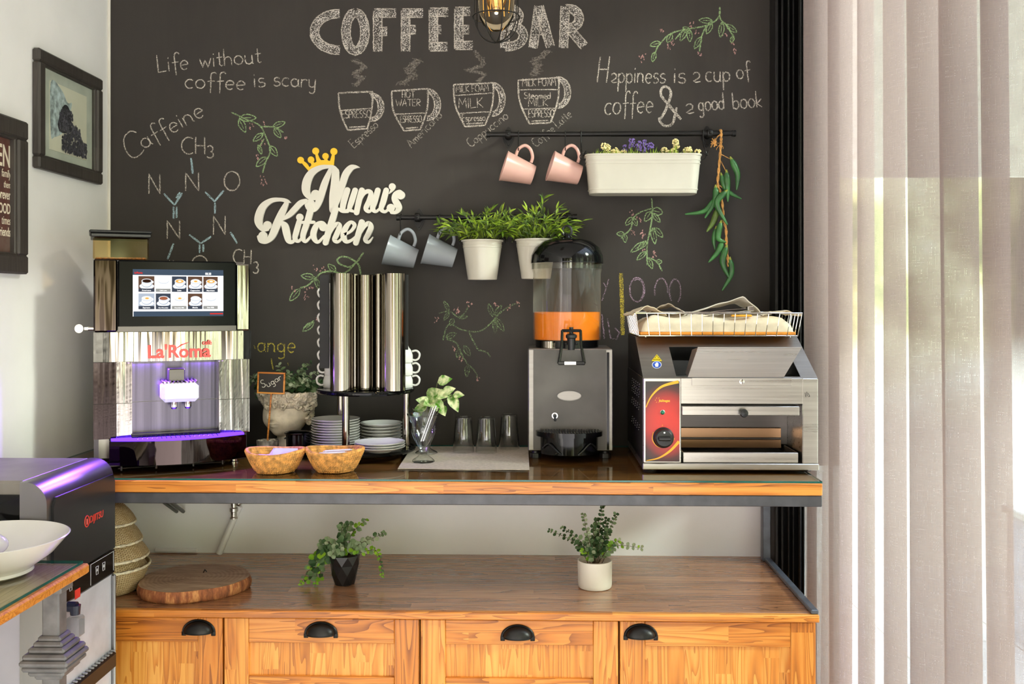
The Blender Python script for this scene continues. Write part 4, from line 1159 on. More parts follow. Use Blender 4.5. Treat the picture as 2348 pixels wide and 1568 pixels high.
# ---------------------------------------------------------------- hanging pots with bright bamboo-like foliage
def bamboo(c, w, h, n, rnd, lo=-0.015):
    m = MB(); st = MB()
    for k in range(n):
        a = rnd.uniform(0, 2 * pi); q = sqrt(rnd.random())
        base = Vector(c) + Vector((cos(a) * q * w * .32, sin(a) * q * .045, rnd.uniform(-.008, .0)))
        lean = Vector((cos(a) * q * 1.05 + rnd.gauss(0, .12), sin(a) * q * .55 - .08, 1.0)); lean.normalize()
        L = h * rnd.uniform(.55, 1.0) * (1 - .25 * q)
        p1 = base + lean * L * .5; droop = Vector((cos(a) * q * .35, sin(a) * q * .2, -.25 * q)) * L
        tip = base + lean * L + droop
        cur = crom([base, p1, tip], 5); st.tube(cur, [.0010] * (len(cur) - 1) + [.0005], 4, caps=False)
        for j in range(rnd.randint(9, 13)):
            t = rnd.uniform(.18, 1.0); i = min(int(t * (len(cur) - 1)), len(cur) - 2); p = Vector(cur[i]).lerp(Vector(cur[i + 1]), t * (len(cur) - 1) - i)
            d0 = (Vector(cur[i + 1]) - Vector(cur[i])).normalized()
            d = d0 * rnd.uniform(.5, 1.1) + Vector((rnd.gauss(0, .55), rnd.gauss(0, .5) - .1, rnd.gauss(0, .35)))
            if p.y > -0.02: d.y = -abs(d.y)
            m.mi = 0 if rnd.random() < .62 else 1
            Lf = rnd.uniform(.024, .042)
            p.y = min(p.y, -.012)
            if p.y + d.normalized().y * Lf > -.004: d.y = -abs(d.y)
            m.leaf(p, d, (rnd.gauss(0, .3), -.6, .8), Lf, rnd.uniform(.006, .0095), .25, rnd.uniform(-.05, .35), 2)
    return m, st
def wall_pot(px, py_rim, label, seed, w_px=92):
    c = P(px, py_rim, -0.085); s = mpp(-.085); r = w_px / 2 * s; h = 90 * s
    t = thing('hanging_planter', label, 'potted plant', (c.x, c.y, c.z - h), group='grassy pots on the lower rail')
    m = MB()
    m.lathe([(0, .003), (r * .70, .003), (r * .715, 0), (r * .73, .002), (r * .955, h * .80), (r * .975, h * .81), (r * .965, h * .835), (r * .985, h * .87), (r * .97, h * .885), (r * .985, h * .955), (r * 1.05, h * .965), (r * 1.06, h), (r * 1.0, h), (r * .95, h * .9), (r * .7, .010), (0, .008)], 40, c=(c.x, c.y, c.z - h))
    m.build('pot', M['white_enamel'], t)
    m = MB()
    for sx in (-1, 1):
        x = c.x + sx * r * 1.06
        m.tube(crom([(x - sx * .004, c.y, c.z - .004), (x + sx * .004, c.y, c.z - .010), (x + sx * .0065, c.y, c.z - .003), (x + sx * .004, c.y + .004, c.z + .006), (x - sx * .02, RY - .004, c.z + .035), (x - sx * .02, RY - .010, RZ2 - .006), (x - sx * .02, RY, RZ2 + .0098), (x - sx * .02, RY + .0098, RZ2)], 4), .0016, 7)
    m.build('wire_hanger', M['black_iron'], t)
    m = MB(); m.lathe([(0, 0), (r * .93, 0)], 24, c=(c.x, c.y, c.z - .012)); m.build('moss', plain('moss', (54, 62, 30), .95, var=.3, vs=90, bump=.6), t)
    rnd = random.Random(seed)
    f, s_ = bamboo((c.x, c.y, c.z - .008), r * 2.25, .155, 64, rnd)
    f.build('foliage', [M['leaf_bamboo'], M['leaf_bamboo_dark']], t, smooth=0, recalc=False); s_.build('stem', M['stem'], t)
    return t
wall_pot(1106, 551, 'white metal pot of bright grassy foliage, fully in view on the lower rail', 21)
wall_pot(1229, 549, 'white metal pot of bright grassy foliage, partly behind the juice dispenser', 33)

# ---------------------------------------------------------------- long planter with small flowers
PLY = -0.078
a, b = P(1340, 357, PLY), P(1607, 357, PLY); zt = a.z; zb = P(1470, 446, PLY).z
cx = (a.x + b.x) / 2; Lw = (b.x - a.x); H_ = zt - zb
pt = thing('long_planter', 'long cream metal planter of small flowers on the upper rail', 'planter', (cx, PLY, zb))
m = MB()
levels = [(0, .905, .000), (.01, .915, .0), (.04, .918, 0), (.09, .925, .0), (.095, .935, .0), (.12, .935, 0), (.125, .928, 0), (.74, .968, 0), (.745, .978, 0), (.775, .979, 0), (.78, .970, 0), (.83, .974, 0), (.835, .983, 0), (.865, .984, 0), (.87, .976, 0), (.955, .985, 0), (.96, 1.0, 0), (1.0, 1.0, 0), (1.0, .97, 0), (.9, .955, 0), (.3, .92, 0)]
n_ = None; rows = []
for f, q, _ in levels:
    rows.append([Vector((cx + x, PLY + y, zb + f * H_)) for x, y in rrect(Lw * q, .10 * q, .035 * q, 7)])
n_ = len(rows[0]); vs = [p for r_ in rows for p in r_]; fs = []
for j in range(len(rows) - 1):
    for k in range(n_): fs.append((j * n_ + k, j * n_ + (k + 1) % n_, (j + 1) * n_ + (k + 1) % n_, (j + 1) * n_ + k))
fs.append(list(range(n_))); fs.append([(len(rows) - 1) * n_ + k for k in range(n_)])
m.add(vs, fs); m.build('trough', M['white_enamel'], pt)
m = MB(); so = [Vector((cx + x, PLY + y, zt - .012)) for x, y in rrect(Lw * .95, .092, .03, 6)]; m.add(so, [list(range(len(so)))]); m.build('soil', plain('soil', (58, 46, 34), .95, var=.3, vs=100), pt)
rnd = random.Random(5)
gm = MB(); fm = MB()
for k in range(150):
    x = cx + rnd.uniform(-.44, .46) * Lw; p = Vector((x, PLY + rnd.uniform(-.035, .03), zt - .014))
    gm.leaf(p, (rnd.gauss(0, .55), rnd.gauss(-.1, .3), 1), (0, -1, .2), rnd.uniform(.02, .042), .003, .1, .3, 2)
def floret(px, py, col, n=26):
    c = P(px, py, PLY + rnd.uniform(-.03, .01)); gm.tube(crom([Vector((c.x + rnd.uniform(-.01, .01), c.y, zt - .014)), Vector((c.x, c.y, (c.z + zt) / 2)), c], 3), .0011, 5)
    fm.mi = col
    for _ in range(n):
        d = Vector((rnd.gauss(0, 1), rnd.gauss(0, 1), rnd.gauss(0, 1))).normalized()
        fm.ball(c + Vector((d.x * .0085, d.y * .0085, d.z * .0095)), rnd.uniform(.0022, .0034), 6, 4)
for x, y in ((1385, 335), (1393, 338), (1390, 350), (1402, 351), (1412, 346), (1418, 354), (1430, 350), (1523, 345), (1537, 349), (1549, 326), (1551, 334), (1545, 346), (1573, 346), (1580, 343), (1578, 352), (1600, 349)): floret(x, y, 0)
for x, y in ((1433, 340), (1449, 324), (1448, 336), (1464, 330), (1478, 328), (1466, 340), (1474, 343), (1482, 337), (1492, 335)): floret(x, y, 1, 20)
gm.build('foliage', M['leaf_bamboo'], pt, smooth=0, recalc=False)
for ci, (nm_, mt_) in enumerate((('cream_flowers', plain('cream_flower', (240, 224, 160), .7)), ('violet_flowers', plain('violet_flower', (122, 100, 168), .7)))):
    q = MB(); use = [f for f, mm_ in zip(fm.f, fm.m) if mm_ == ci]; ids = sorted({i for f in use for i in f}); rm = {i: k for k, i in enumerate(ids)}
    q.add([fm.v[i] for i in ids], [[rm[i] for i in f] for f in use]); q.build(nm_, mt_, pt)['kind'] = 'stuff'
for sx in (-1, 1):
    m = MB(); ex = cx + sx * (Lw / 2 + .004)
    m.tube([(ex + .0105 * cos(2 * pi * k / 20), PLY - .008, zt - .004 + .0105 * sin(2 * pi * k / 20)) for k in range(20)], .0017, 7, closed=True); m.build('end_loop', M['black_iron'], pt)
def planter_hook(px, label):
    x = P(px, 340, RY).x
    m = MB()
    pts = [(RY + .0098, RZ1 - .006), (RY + .0098, RZ1 + .004), (RY, RZ1 + .0105), (RY - .0105, RZ1 + .002), (RY - .0105, RZ1 - .03), (PLY - .012, zt + .018)]
    loop = [(PLY - .012 + .0, zt + .018), (PLY - .018, zt + .006), (PLY - .012, zt - .003), (PLY - .004, zt + .004), (PLY - .006, zt + .016)]
    m.tube(crom([(x, y, z) for y, z in pts], 4), .0019, 8)
    m.tube(crom([(x + .0035 * k, y, z) for k, (y, z) in enumerate(loop)], 4), .0019, 8)
    o = m.build('planter_hook', M['black_iron']); o.data.transform(T((-x, -RY, -RZ1))); o.location = (x, RY, RZ1)
    tag(o, label, 'hook', 'black hooks on the rails')
planter_hook(1332, 'black hook carrying the left end of the long white planter')
planter_hook(1611, 'black hook carrying the right end of the long white planter')

# ---------------------------------------------------------------- string of green chilies
def cq(zx, zy): return (1500 + zx * .255, 280 + zy * .255)
CY = -0.040
top = P(*cq(596, 80), RY)
cs = thing('chili_string', 'twine string of green chilies hanging from the right end of the upper rail', 'chili string', top)
m = MB()
loop = [(RY + .0098, -.002), (RY + .0105, .006), (RY, .0105), (RY - .0105, .004), (RY - .0110, -.02)]
rp = [Vector((top.x, y, RZ1 + z)) for y, z in loop] + [P(*cq(x, y), CY - .006) for x, y in ((600, 200), (590, 320), (580, 440), (572, 560), (600, 640), (615, 760), (625, 880), (645, 960), (650, 1100), (662, 1230), (668, 1300))]
rp = crom(rp, 6)
for ph in (0, pi):
    m.tube([p_ + Vector((.0022 * cos(i * .9 + ph), .0022 * sin(i * .9 + ph), 0)) for i, p_ in enumerate([Vector(q) for q in rp])], .0026, 6)
for q in ((540, 200), (620, 240), (560, 250)):
    c = P(*cq(*q), CY)
    m.tube([P(*cq(597, 190), CY - .005), c + Vector((0, -.004, .004)), c], .0010, 5)
kn = P(*cq(535, 190), CY - .004)
for k in range(7): m.tube([kn + Vector((.008 * cos(k), -.003, .010 * sin(k * 2.1) + .006)), kn + Vector((.004 * cos(k * 3), -.008, 0)), kn + Vector((.010 * cos(k * 1.7 + 1), -.004, -.008 + .006 * sin(k)))], .0022, 6)
m.tube([kn, P(*cq(570, 130), RY - .010), P(*cq(596, 110), RY - .011)], .0018, 6)
for a_, b_ in (((605, 290), (690, 335)), ((600, 350), (650, 450)), ((590, 570), (640, 610)), ((575, 575), (550, 590)), ((640, 900), (600, 905)), ((650, 1090), (645, 1130)), ((660, 1210), (680, 1240))):
    m.tube([P(*cq(*a_), CY - .006), P(*cq(*b_), CY - .004)], .0012, 5)
m.build('twine', M['twine'], cs)
CH = [(695, 335, 750, 470, 742, 605, 56, 0), (652, 455, 658, 580, 662, 708, 56, 1), (606, 480, 650, 610, 780, 688, 50, 0), (552, 590, 545, 710, 460, 856, 56, 0), (535, 700, 450, 800, 282, 828, 48, 1),
      (640, 628, 562, 735, 655, 916, 58, 1), (570, 780, 530, 900, 476, 980, 54, 2), (598, 908, 575, 1040, 640, 1078, 54, 1), (552, 960, 535, 1060, 548, 1145, 40, 0), (612, 1080, 570, 1170, 492, 1256, 54, 1), (648, 1128, 615, 1260, 668, 1394, 58, 0), (684, 1238, 690, 1370, 614, 1508, 54, 0)]
for i, (x0, y0, x1, y1, x2, y2, w, mt) in enumerate(CH):
    off = (-.012, -.004, .002, -.002, .002, -.012, .002, -.008, .006, -.002, -.006, .0)[i]
    pts = [P(*cq(x, y), CY - .006 + off) for x, y in ((x0, y0), (x1, y1), (x2, y2))]
    # bend the middle control so the curve passes through it
    cur = [Vector(p_) for p_ in crom(pts, 7)]; N = len(cur); r0 = w * .255 * mpp(CY) * .5
    rr = [r0 * (.55 + .45 * min(1, 6 * t)) * (1 - .72 * max(0, (t - .35) / .65) ** 1.3) for t in [k / (N - 1) for k in range(N)]]
    m = MB(); m.tube(cur, rr, 12); m.ball(cur[-1], rr[-1] * 1.02, 8, 6); m.ball(cur[0], rr[0] * .99, 10, 6, (1, 1, .6))
    ch = m.build('chili', M['chili2'] if mt == 2 else M['chili'], cs, smooth=60)
    d = (cur[0] - cur[1]).normalized()
    m = MB(); m.tube([cur[0] - d * .001, cur[0] + d * .005, cur[0] + d * .010], [r0 * .6, r0 * .34, r0 * .2], 8)
    m.build('stalk', plain('chili_stalk', (150, 156, 60), .6) if i == 0 else bpy.data.materials['chili_stalk'], ch)

# ---------------------------------------------------------------- caged pendant lamp
LY_ = -0.62
lc = P(1138, 40, LY_); s = mpp(LY_); zb_ = P(1138, 97, LY_).z
lp = thing('pendant_lamp', 'caged pendant lamp with an amber bulb, at the top of view', 'lamp', (lc.x, LY_, zb_))
R0 = 52 * s
m = MB()
for k in range(4):
    a = radians(18 + 45 * k)
    pts = []
    for q in range(-10, 11):
        t = q / 10; h = abs(t)
        r = R0 * min(1, sin(pi / 2 * min(1, h * 1.25))) ; z = zb_ + R0 * 1.05 * (1 - cos(pi / 2 * min(1, h * 1.25))) + max(0, h - .8) * 1.0
        pts.append((lc.x + math.copysign(r, t) * cos(a), LY_ + math.copysign(r, t) * sin(a), z))
    m.tube(pts, .0017, 7)
for zz in (zb_ + 58 * s, zb_ + .20):
    m.tube([(lc.x + R0 * 1.03 * cos(2 * pi * k / 32), LY_ + R0 * 1.03 * sin(2 * pi * k / 32), zz) for k in range(32)], .0017, 7, closed=True)
m.build('cage', M['black_iron'], lp)
m = MB(); rb_ = R0 * .80; zb2 = zb_ + 24 * s
m.lathe([(0, 0), (rb_ * .35, .004), (rb_ * .70, .016), (rb_ * .93, .036), (rb_, .065), (rb_, .12), (rb_ * .93, .17), (rb_ * .85, .19)], 40, c=(lc.x, LY_, zb2))
m.build('glass_jar', (lambda t: (t.bsdf((255, 236, 200), .02, 0, .5, Transmission_Weight=1.0, IOR=1.3), t.m)[1])(NT('amber_glass')), lp)
m = MB(); m.lathe([(0, .05), (.012, .055), (.020, .075), (.021, .10), (.014, .14), (.012, .17), (0, .17)], 24, c=(lc.x, LY_, zb2))
bl = m.build('bulb', metal('mirrored_bulb', (206, 168, 112), .10), lp)
m = MB(); 
for k in range(6):
    a = k * pi / 3; m.tube([(lc.x + .026 * cos(a), LY_ + .026 * sin(a), zb2 + .05), (lc.x + .030 * cos(a + .3), LY_ + .030 * sin(a + .3), zb2 + .15)], .0009, 5)
m.build('filament', emis('filament', (255, 190, 90), .8), bl)
m = MB(); m.lathe([(0, .31), (.014, .31), (.018, .28), (.03, .26), (R0 * 1.05, .235), (R0 * 1.08, .20), (R0 * 1.0, .195), (.0, .195)], 32, c=(lc.x, LY_, zb_))
m.cyl((lc.x, LY_, zb_ + .30), (lc.x, LY_, ZCEIL - .0005), .0035, n=8); m.lathe([(0, 0), (.05, 0), (.052, -.004), (.045, -.022), (.006, -.026)], 24, c=(lc.x, LY_, ZCEIL - .0006))
m.build('cap', M['black_iron'], lp)
pl = bpy.data.lights.new('bulb_light', 'POINT'); pl.energy = 0.35; pl.color = (1, .72, .4); pl.shadow_soft_size = .003
po = bpy.data.objects.new('bulb_light', pl); COL.objects.link(po); po.location = (lc.x, LY_, zb2 + .05)
# ================================================================ coffee machine (built upright at its own origin, then turned towards the room)
TH = radians(25)
MO = Vector((-1.022, -0.452, ZC))
Mm = T(MO) @ Rz(TH)
cm = thing('coffee_machine', 'large chrome and black automatic coffee machine with a lit menu screen', 'coffee machine', MO, Matrix.Rotation(TH, 3, 'Z'))
def mx(px): return (px - 409) / 811.0
def mz(py): return (1070.7 - py) / 811.0
def cpart(m, name, mat, parent=cm, **k): return m.build(name, mat, parent, world=False, **k)
# carcass
m = MB(); m.bx(-.207, .207, 0.035, .335, .020, .584, .012); cpart(m, 'body', metal('grey_case', (150, 146, 142), .35))
# left dark columns and right ones
Zs = dict(top=mz(597), hb=mz(760), bb=mz(826), lp=mz(998))
m = MB(); m.bx(-.208, mx(289), -.006, .034, Zs['hb'] + .001, Zs['top'], .004); cpart(m, 'side_panel', M['mirror_dark'], label='smoked mirror panel left of the screen')
m = MB(); m.bx(mx(546), .208, -.006, .034, Zs['hb'] + .001, Zs['top'] - .008, .004); cpart(m, 'side_panel', M['mirror'], label='mirror panel right of the screen')
m = MB(); m.bx(mx(289.6), mx(545.4), -.018, .034, Zs['hb'] + .002, Zs['top'] - .002, .004)
hs = cpart(m, 'screen_housing', plain('screen_black', (10, 10, 11), .14, var=0, spec=.08))
m = MB(); m.bx(mx(290), mx(545), -.0185, -.0175, Zs['hb'] + .002, Zs['hb'] + .016); cpart(m, 'lower_trim', M['steel_dark'], hs)
# logo band in four mirrored pieces, bulging forward
def panel(a, b, za, zb, y, bulge, mat, name, **k):
    m = MB()
    def fn(u, v): return Vector((mx(a) + (mx(b) - mx(a)) * u, y - bulge * sin(pi * u), za + (zb - za) * v))
    m.grid(fn, 16, 6); o = len(m.v)
    m.grid(lambda u, v: Vector((mx(a) + (mx(b) - mx(a)) * u, y + .03, za + (zb - za) * v)), 16, 6)
    m.bx(mx(a), mx(b), y, y + .03, za, zb)
    return cpart(m, name, mat, **k)
panel(240, 272, Zs['bb'], Zs['hb'], .004, 0, M['steel_v'], 'band_end')
panel(272.5, 323, Zs['bb'], Zs['hb'], -.004, .002, M['mirror'], 'band_panel')
bp = panel(323.5, 523, Zs['bb'], Zs['hb'], -.008, .012, M['mirror'], 'band_panel')
panel(523.5, 563, Zs['bb'], Zs['hb'], -.004, .002, M['mirror'], 'band_panel')
panel(563.5, 581, Zs['bb'], Zs['hb'], .000, 0, M['black_plastic'], 'band_end')
BP = metal('streaked_steel', (74, 70, 80), .22, (60, 60, .6), .10, .25)
# lower panels (two rows with a joint at y=918)
zj = mz(919)
for za, zb in ((Zs['lp'], zj - .0012), (zj, Zs['bb'] - .0012)):
    panel(240, 287, za, zb, .000, 0, M['mirror_dark'], 'column_panel')
    panel(287.6, 320, za, zb, .002, 0, M['mirror'], 'column_panel')
    panel(320.6, 508, za, zb, .028, -.016, BP, 'back_panel')
    panel(508.6, 540, za, zb, .002, 0, M['mirror'], 'column_panel')
    panel(540.6, 577.5, za, zb, .000, 0, M['mirror'], 'column_panel')
# lettering on the band
LET = plain('red_letter', (216, 72, 66), .4, var=.02)
Mt = lambda x, y, z: T((x, y, z)) @ Rx(pi / 2)
m = MB(); m.merge(text_mb("La'Roma", .050, .0006, Mt(mx(419), -.0215, mz(818)), .0014, 0, 'CENTER', .98))
m.merge(text_mb('café', .018, .0006, Mt(mx(480), -.0215, mz(790)), .0004, 0, 'CENTER', .9))
m.tube([(mx(414), -.0215, mz(797)), (mx(424), -.0215, mz(790)), (mx(440), -.0215, mz(784))], [.0012, .0022, .0004], 6)
cpart(m, 'lettering', LET, bp, smooth=0)
# bean hopper with dark lid
m = MB(); x0, x1 = mx(236), mx(361)
m.bx(x0 + .004, x1 - .004, .055, .225, .585, mz(545), .004)
ho = cpart(m, 'bean_hopper', thinglass('hopper_plastic', (250, 232, 196), .03, 3.0))  # amber tint in the clear plastic stands for amber highlights
m = MB(); m.bx(x0 + .010, x1 - .010, .062, .218, .587, mz(590), .003); cpart(m, 'coffee_beans', plain('roast_beans', (126, 82, 40), .5, var=.5, vs=160, bump=1.0, bs=160), ho)
m = MB(); m.bx(x0 - .002, x1 + .002, .048, .232, mz(544.5), mz(536), .002); m.bx(x0 - .006, x1 + .004, .044, .236, mz(535.5), mz(529), .003); cpart(m, 'lid', M['black_plastic'], ho)
# display
sc_x = lambda px: mx(px) ; yS = -.0190
def zz7(zx, zy): return (270 + zx * .1405, 580 + zy * .1405)
def quad(m, x0, y0, x1, y1, d):
    a, b = zz7(x0, y0), zz7(x1, y1)
    m.add([(mx(a[0]), yS - d, mz(a[1])), (mx(b[0]), yS - d, mz(a[1])), (mx(b[0]), yS - d, mz(b[1])), (mx(a[0]), yS - d, mz(b[1]))], [(0, 1, 2, 3)])
def ell(m, cx, cy, rx, ry, d, n=20):
    c = zz7(cx, cy); k = .1405
    m.add([(mx(c[0] + rx * k * cos(2 * pi * q / n)), yS - d, mz(c[1] + ry * k * sin(2 * pi * q / n))) for q in range(n)], [list(range(n))])
E = lambda n, c, s=1.0: emis('screen_' + n, c, s)
em = [E('white', (255, 255, 255), 1.05), E('bar', (66, 80, 96), .9), E('brown', (98, 72, 56), .9), E('slate', (64, 70, 82), .9), E('cup', (228, 232, 238), .95), E('shade', (172, 182, 196), .9),
      E('coffee', (52, 34, 26), .9), E('latte', (226, 168, 84), .95), E('cream', (248, 236, 214), 1.0), E('cocoa', (160, 94, 66), .9), E('grey', (150, 150, 146), .9), E('red', (224, 52, 40), .9), E('pale', (240, 240, 238), 1.0)]
m = MB()
m.mat(0); quad(m, 362, 275, 1752, 1030, .0002)
m.mat(1); quad(m, 362, 275, 1752, 368, .0004); quad(m, 372, 948, 1752, 1030, .0004)
cols = [(445, 685), (705, 932), (950, 1174), (1195, 1420), (1436, 1664)]
tiles = [[(2, 6), (12, 12), (3, 7), (2, 8), (2, 7)], [(5, 8), (3, 9), (12, 8), (2, 4), (12, 12)]]
for r_, (ya, yb) in enumerate(((385, 636), (662, 915))):
    for c_, (xa, xb) in enumerate(cols):
        bg_, fl = tiles[r_][c_]; cx, w = (xa + xb) / 2 + 5, xb - xa
        m.mat(bg_); quad(m, xa, ya, xb, yb, .0004)
        pale = bg_ == 12
        m.mat(5 if not pale else 12); ell(m, cx, ya + 165, w * .46, 48, .0005)
        m.mat(4 if not pale else 0); ell(m, cx, ya + 158, w * .46, 44, .0006)
        m.mat(5 if not pale else 12); ell(m, cx, ya + 120, w * .33, 62, .0007)
        m.mat(4); ell(m, cx - 4, ya + 112, w * .31, 58, .0008); ell(m, cx + w * .33, ya + 95, w * .10, 24, .00075)
        m.mat(5); ell(m, cx, ya + 80, w * .34, 38, .0009); m.mat(4); ell(m, cx, ya + 77, w * .33, 36, .0010)
        m.mat(fl); ell(m, cx, ya + 78, w * .28, 28, .0011)
        if fl in (7, 8): m.mat(8 if fl == 7 else 7); ell(m, cx + 4, ya + 78, w * .12, 14, .0012)
        m.mat(10 if pale else 3); quad(m, xa, yb - 52, xb, yb, .0013)
disp = cpart(m, 'display', em, hs, smooth=0, recalc=False)
m = MB()
caps = [['Americano', 'Caffe Latte', 'Latte', 'Cappuccino', 'Macchiato'], ['Espresso', 'Hot Chocolate', 'Chocolate Milk', 'Mocha', 'Hot Milk']]
for r_, yy in enumerate((622, 900)):
    for c_, (xa, xb) in enumerate(cols):
        a = zz7((xa + xb) / 2, yy); m.merge(text_mb(caps[r_][c_], .0054 if len(caps[r_][c_]) < 11 else .0042, 0, Mt(mx(a[0]), yS - .0016, mz(a[1])), .0001, 0, 'CENTER'))
a = zz7(1512, 356); m.merge(text_mb('08:38', .0092, 0, Mt(mx(a[0]), yS - .0016, mz(a[1])), .0002, 0, 'CENTER', .8))
cpart(m, 'captions', em[0], disp, smooth=0, recalc=False)
m = MB(); a = zz7(445, 345); m.merge(text_mb("La'Roma", .0068, 0, Mt(mx(a[0]), yS - .0016, mz(a[1])), .0003, 0, 'CENTER', .9))
quad(m, 1540, 982, 1745, 1000, .0016); cpart(m, 'screen_logo', em[11], disp, smooth=0, recalc=False)
# spout with grille
m = MB(); m.bx(mx(396), mx(431), -.030, .032, mz(872), mz(844), .002); cpart(m, 'spout_arm', M['steel_dark'])
m = MB(); m.bx(mx(379), mx(459), -.062, .022, mz(917), mz(874), .010)
sp = cpart(m, 'spout', M['white_plastic'])
m = MB()
for k in range(10):
    x = mx(383) + (mx(455) - mx(383)) * k / 9; m.bx(x - .0022, x + .0022, -.058, .016, mz(874.5), mz(870), .001)
cpart(m, 'grille', M['steel_dark'], sp)
for px in (407, 437):
    m = MB(); m.lathe([(0, mz(934)), (.006, mz(934)), (.010, mz(930)), (.0095, mz(922)), (.011, mz(917)), (0, mz(917))], 20, c=(mx(px), -.030, 0)); cpart(m, 'nozzle', M['chrome'], sp)
# drip tray with a curved front and violet light under the grid
def tray_poly(x0, x1, y0, bul, n=20): return [(x0 + (x1 - x0) * k / n, y0 - bul * sin(pi * k / n)) for k in range(n + 1)]
zt0, zt1 = mz(1053), mz(1000)
def slab(poly, za, zb, yback):
    m = MB(); pts = poly + [(poly[-1][0], yback), (poly[0][0], yback)]; n = len(pts)
    vs = [Vector((x, y, za)) for x, y in pts] + [Vector((x, y, zb)) for x, y in pts]
    m.add(vs, [list(range(n)), list(range(n, 2 * n))] + [(i, (i + 1) % n, n + (i + 1) % n, n + i) for i in range(n)]); return m
pol = tray_poly(mx(272), mx(566), -.035, .052)
dt = cpart(slab(pol, zt0, zt1, .034), 'drip_tray', M['mirror_dark'], smooth=30)
pol2 = tray_poly(mx(276), mx(562), -.030, .052)
cpart(slab(pol2, zt1 + .0002, zt1 + .004, .034), 'tray_light', M['purple_led'], dt, smooth=30)
m = MB(); m.bx(mx(318), mx(510), -.020, .022, zt1 + .0045, zt1 + .012, .002)
for k in range(18):
    x = mx(330) + (mx(500) - mx(330)) * k / 17; m.bx(x - .0008, x + .0008, -.062, -.020, zt1 + .0045, zt1 + .006)
cpart(m, 'tray_grid', M['black_gloss'], dt)
# base rails and feet
m = MB(); m.bx(-.195, .195, .0, .05, .012, .020, .002); m.cyl((mx(290), -.02, .010), (mx(520), -.02, .010), .0022, n=8)
for px in (297, 370, 450, 515): m.cyl((mx(px), -.02, .004), (mx(px), -.02, .016), .003, n=8)
cpart(m, 'base_rail', M['steel_dark'])
for x in (mx(262), mx(545)):
    for y in (.02, .31):
        m = MB(); m.lathe([(0, 0.0006), (.014, .0006), (.014, .004), (.011, .006), (.011, .022), (0, .022)], 20, c=(x, y, 0)); cpart(m, 'foot', M['chrome'])
# key in the lock of the left side
m = MB(); kz = mz(752)
m.cyl((-.207, .05, kz), (-.222, .05, kz), .006, n=14); m.bx(-.232, -.221, .049, .051, kz - .004, kz + .004, .0005)
pts = [(-.234 - .011 + .011 * cos(2 * pi * q / 20), kz + .012 * sin(2 * pi * q / 20)) for q in range(20)]
m.prism(pts, .0488, .0512); cpart(m, 'key', M['chrome'])
# violet led of the tray
for x in (-.075, .085):
    al = bpy.data.lights.new('tray_led', 'AREA'); al.energy = 3.0; al.color = (.30, .10, 1.0); al.shape = 'RECTANGLE'; al.size = .10; al.size_y = .012
    ao = bpy.data.objects.new('tray_led', al); COL.objects.link(ao); ao.parent = cm; ao.location = (x, .002, Zs['bb'] - .004); ao.rotation_euler = (radians(-8), 0, 0)
# ================================================================ things standing on the upper counter
ZG = ZC + 0.0004
def on(px, py, z=None):
    p = PZ(px, py, ZG if z is None else z); return p
# ---------------------------------------------------------------- little slate sign in a stone cup
c = Vector((P(614, 1010, -.228).x, -.228, ZG))
ss = thing('table_sign', 'small slate sign reading Sugar on a stick in a stone cup', 'sign', c)
m = MB(); r = .0335
m.lathe([(0, .001), (r * .86, .001), (r * .94, .006), (r, .042), (r * .99, .046), (r * .86, .046), (r * .84, .036), (0, .034)], 28, c=c); m.build('cup', plain('marbled_stone', (120, 114, 108), .7, var=.5, vs=50, bump=.4), ss)
rnd = random.Random(2); m = MB()
for k in range(34):
    a, q = rnd.uniform(0, 2 * pi), sqrt(rnd.random()) * r * .78
    m.ball(c + Vector((q * cos(a), q * sin(a), .040 + rnd.uniform(0, .006))), rnd.uniform(.004, .0065), 8, 6, (1, 1, .7))
m.build('pebbles', M['pebble'], ss)['kind'] = 'stuff'
bt, bb = P(622, 855, c.y), P(622, 901, c.y)
m = MB(); m.tube([Vector((c.x - .002, c.y, ZG + .03)), Vector((P(622, 901, c.y).x, c.y, bb.z))], .0028, 8); m.build('stick', M['pine_x'], ss)
bw = 64 * mpp(c.y, 622); bh = 50 * mpp(c.y); bc = P(622, 878, c.y)
Mb = T(bc) @ Ry(radians(2.0))
m = MB(); m.bx(-bw / 2 + .004, bw / 2 - .004, -.002, .003, -bh / 2 + .004, bh / 2 - .004, 0, Mb); m.build('slate', M['board'], ss)
m = MB()
for a in ((-bw / 2, bw / 2, bh / 2 - .005, bh / 2), (-bw / 2, bw / 2, -bh / 2, -bh / 2 + .005), (-bw / 2, -bw / 2 + .005, -bh / 2 + .005, bh / 2 - .005), (bw / 2 - .005, bw / 2, -bh / 2 + .005, bh / 2 - .005)):
    m.bx(a[0], a[1], -.004, .004, a[2], a[3], .0012, Mb)
m.build('border', M['pine_x'], ss)
m = MB(); kk = mpp(c.y)
for ln in write('S', 601, 889, 611, 886, 9) + write('ugar', 614, 888, 648, 868, 7.5):
    pts = [P(x, y, c.y - .0026) for x, y in ln]; m.tube(pts, .0011, 5)
m.build('lettering', M['white_paint'], ss)

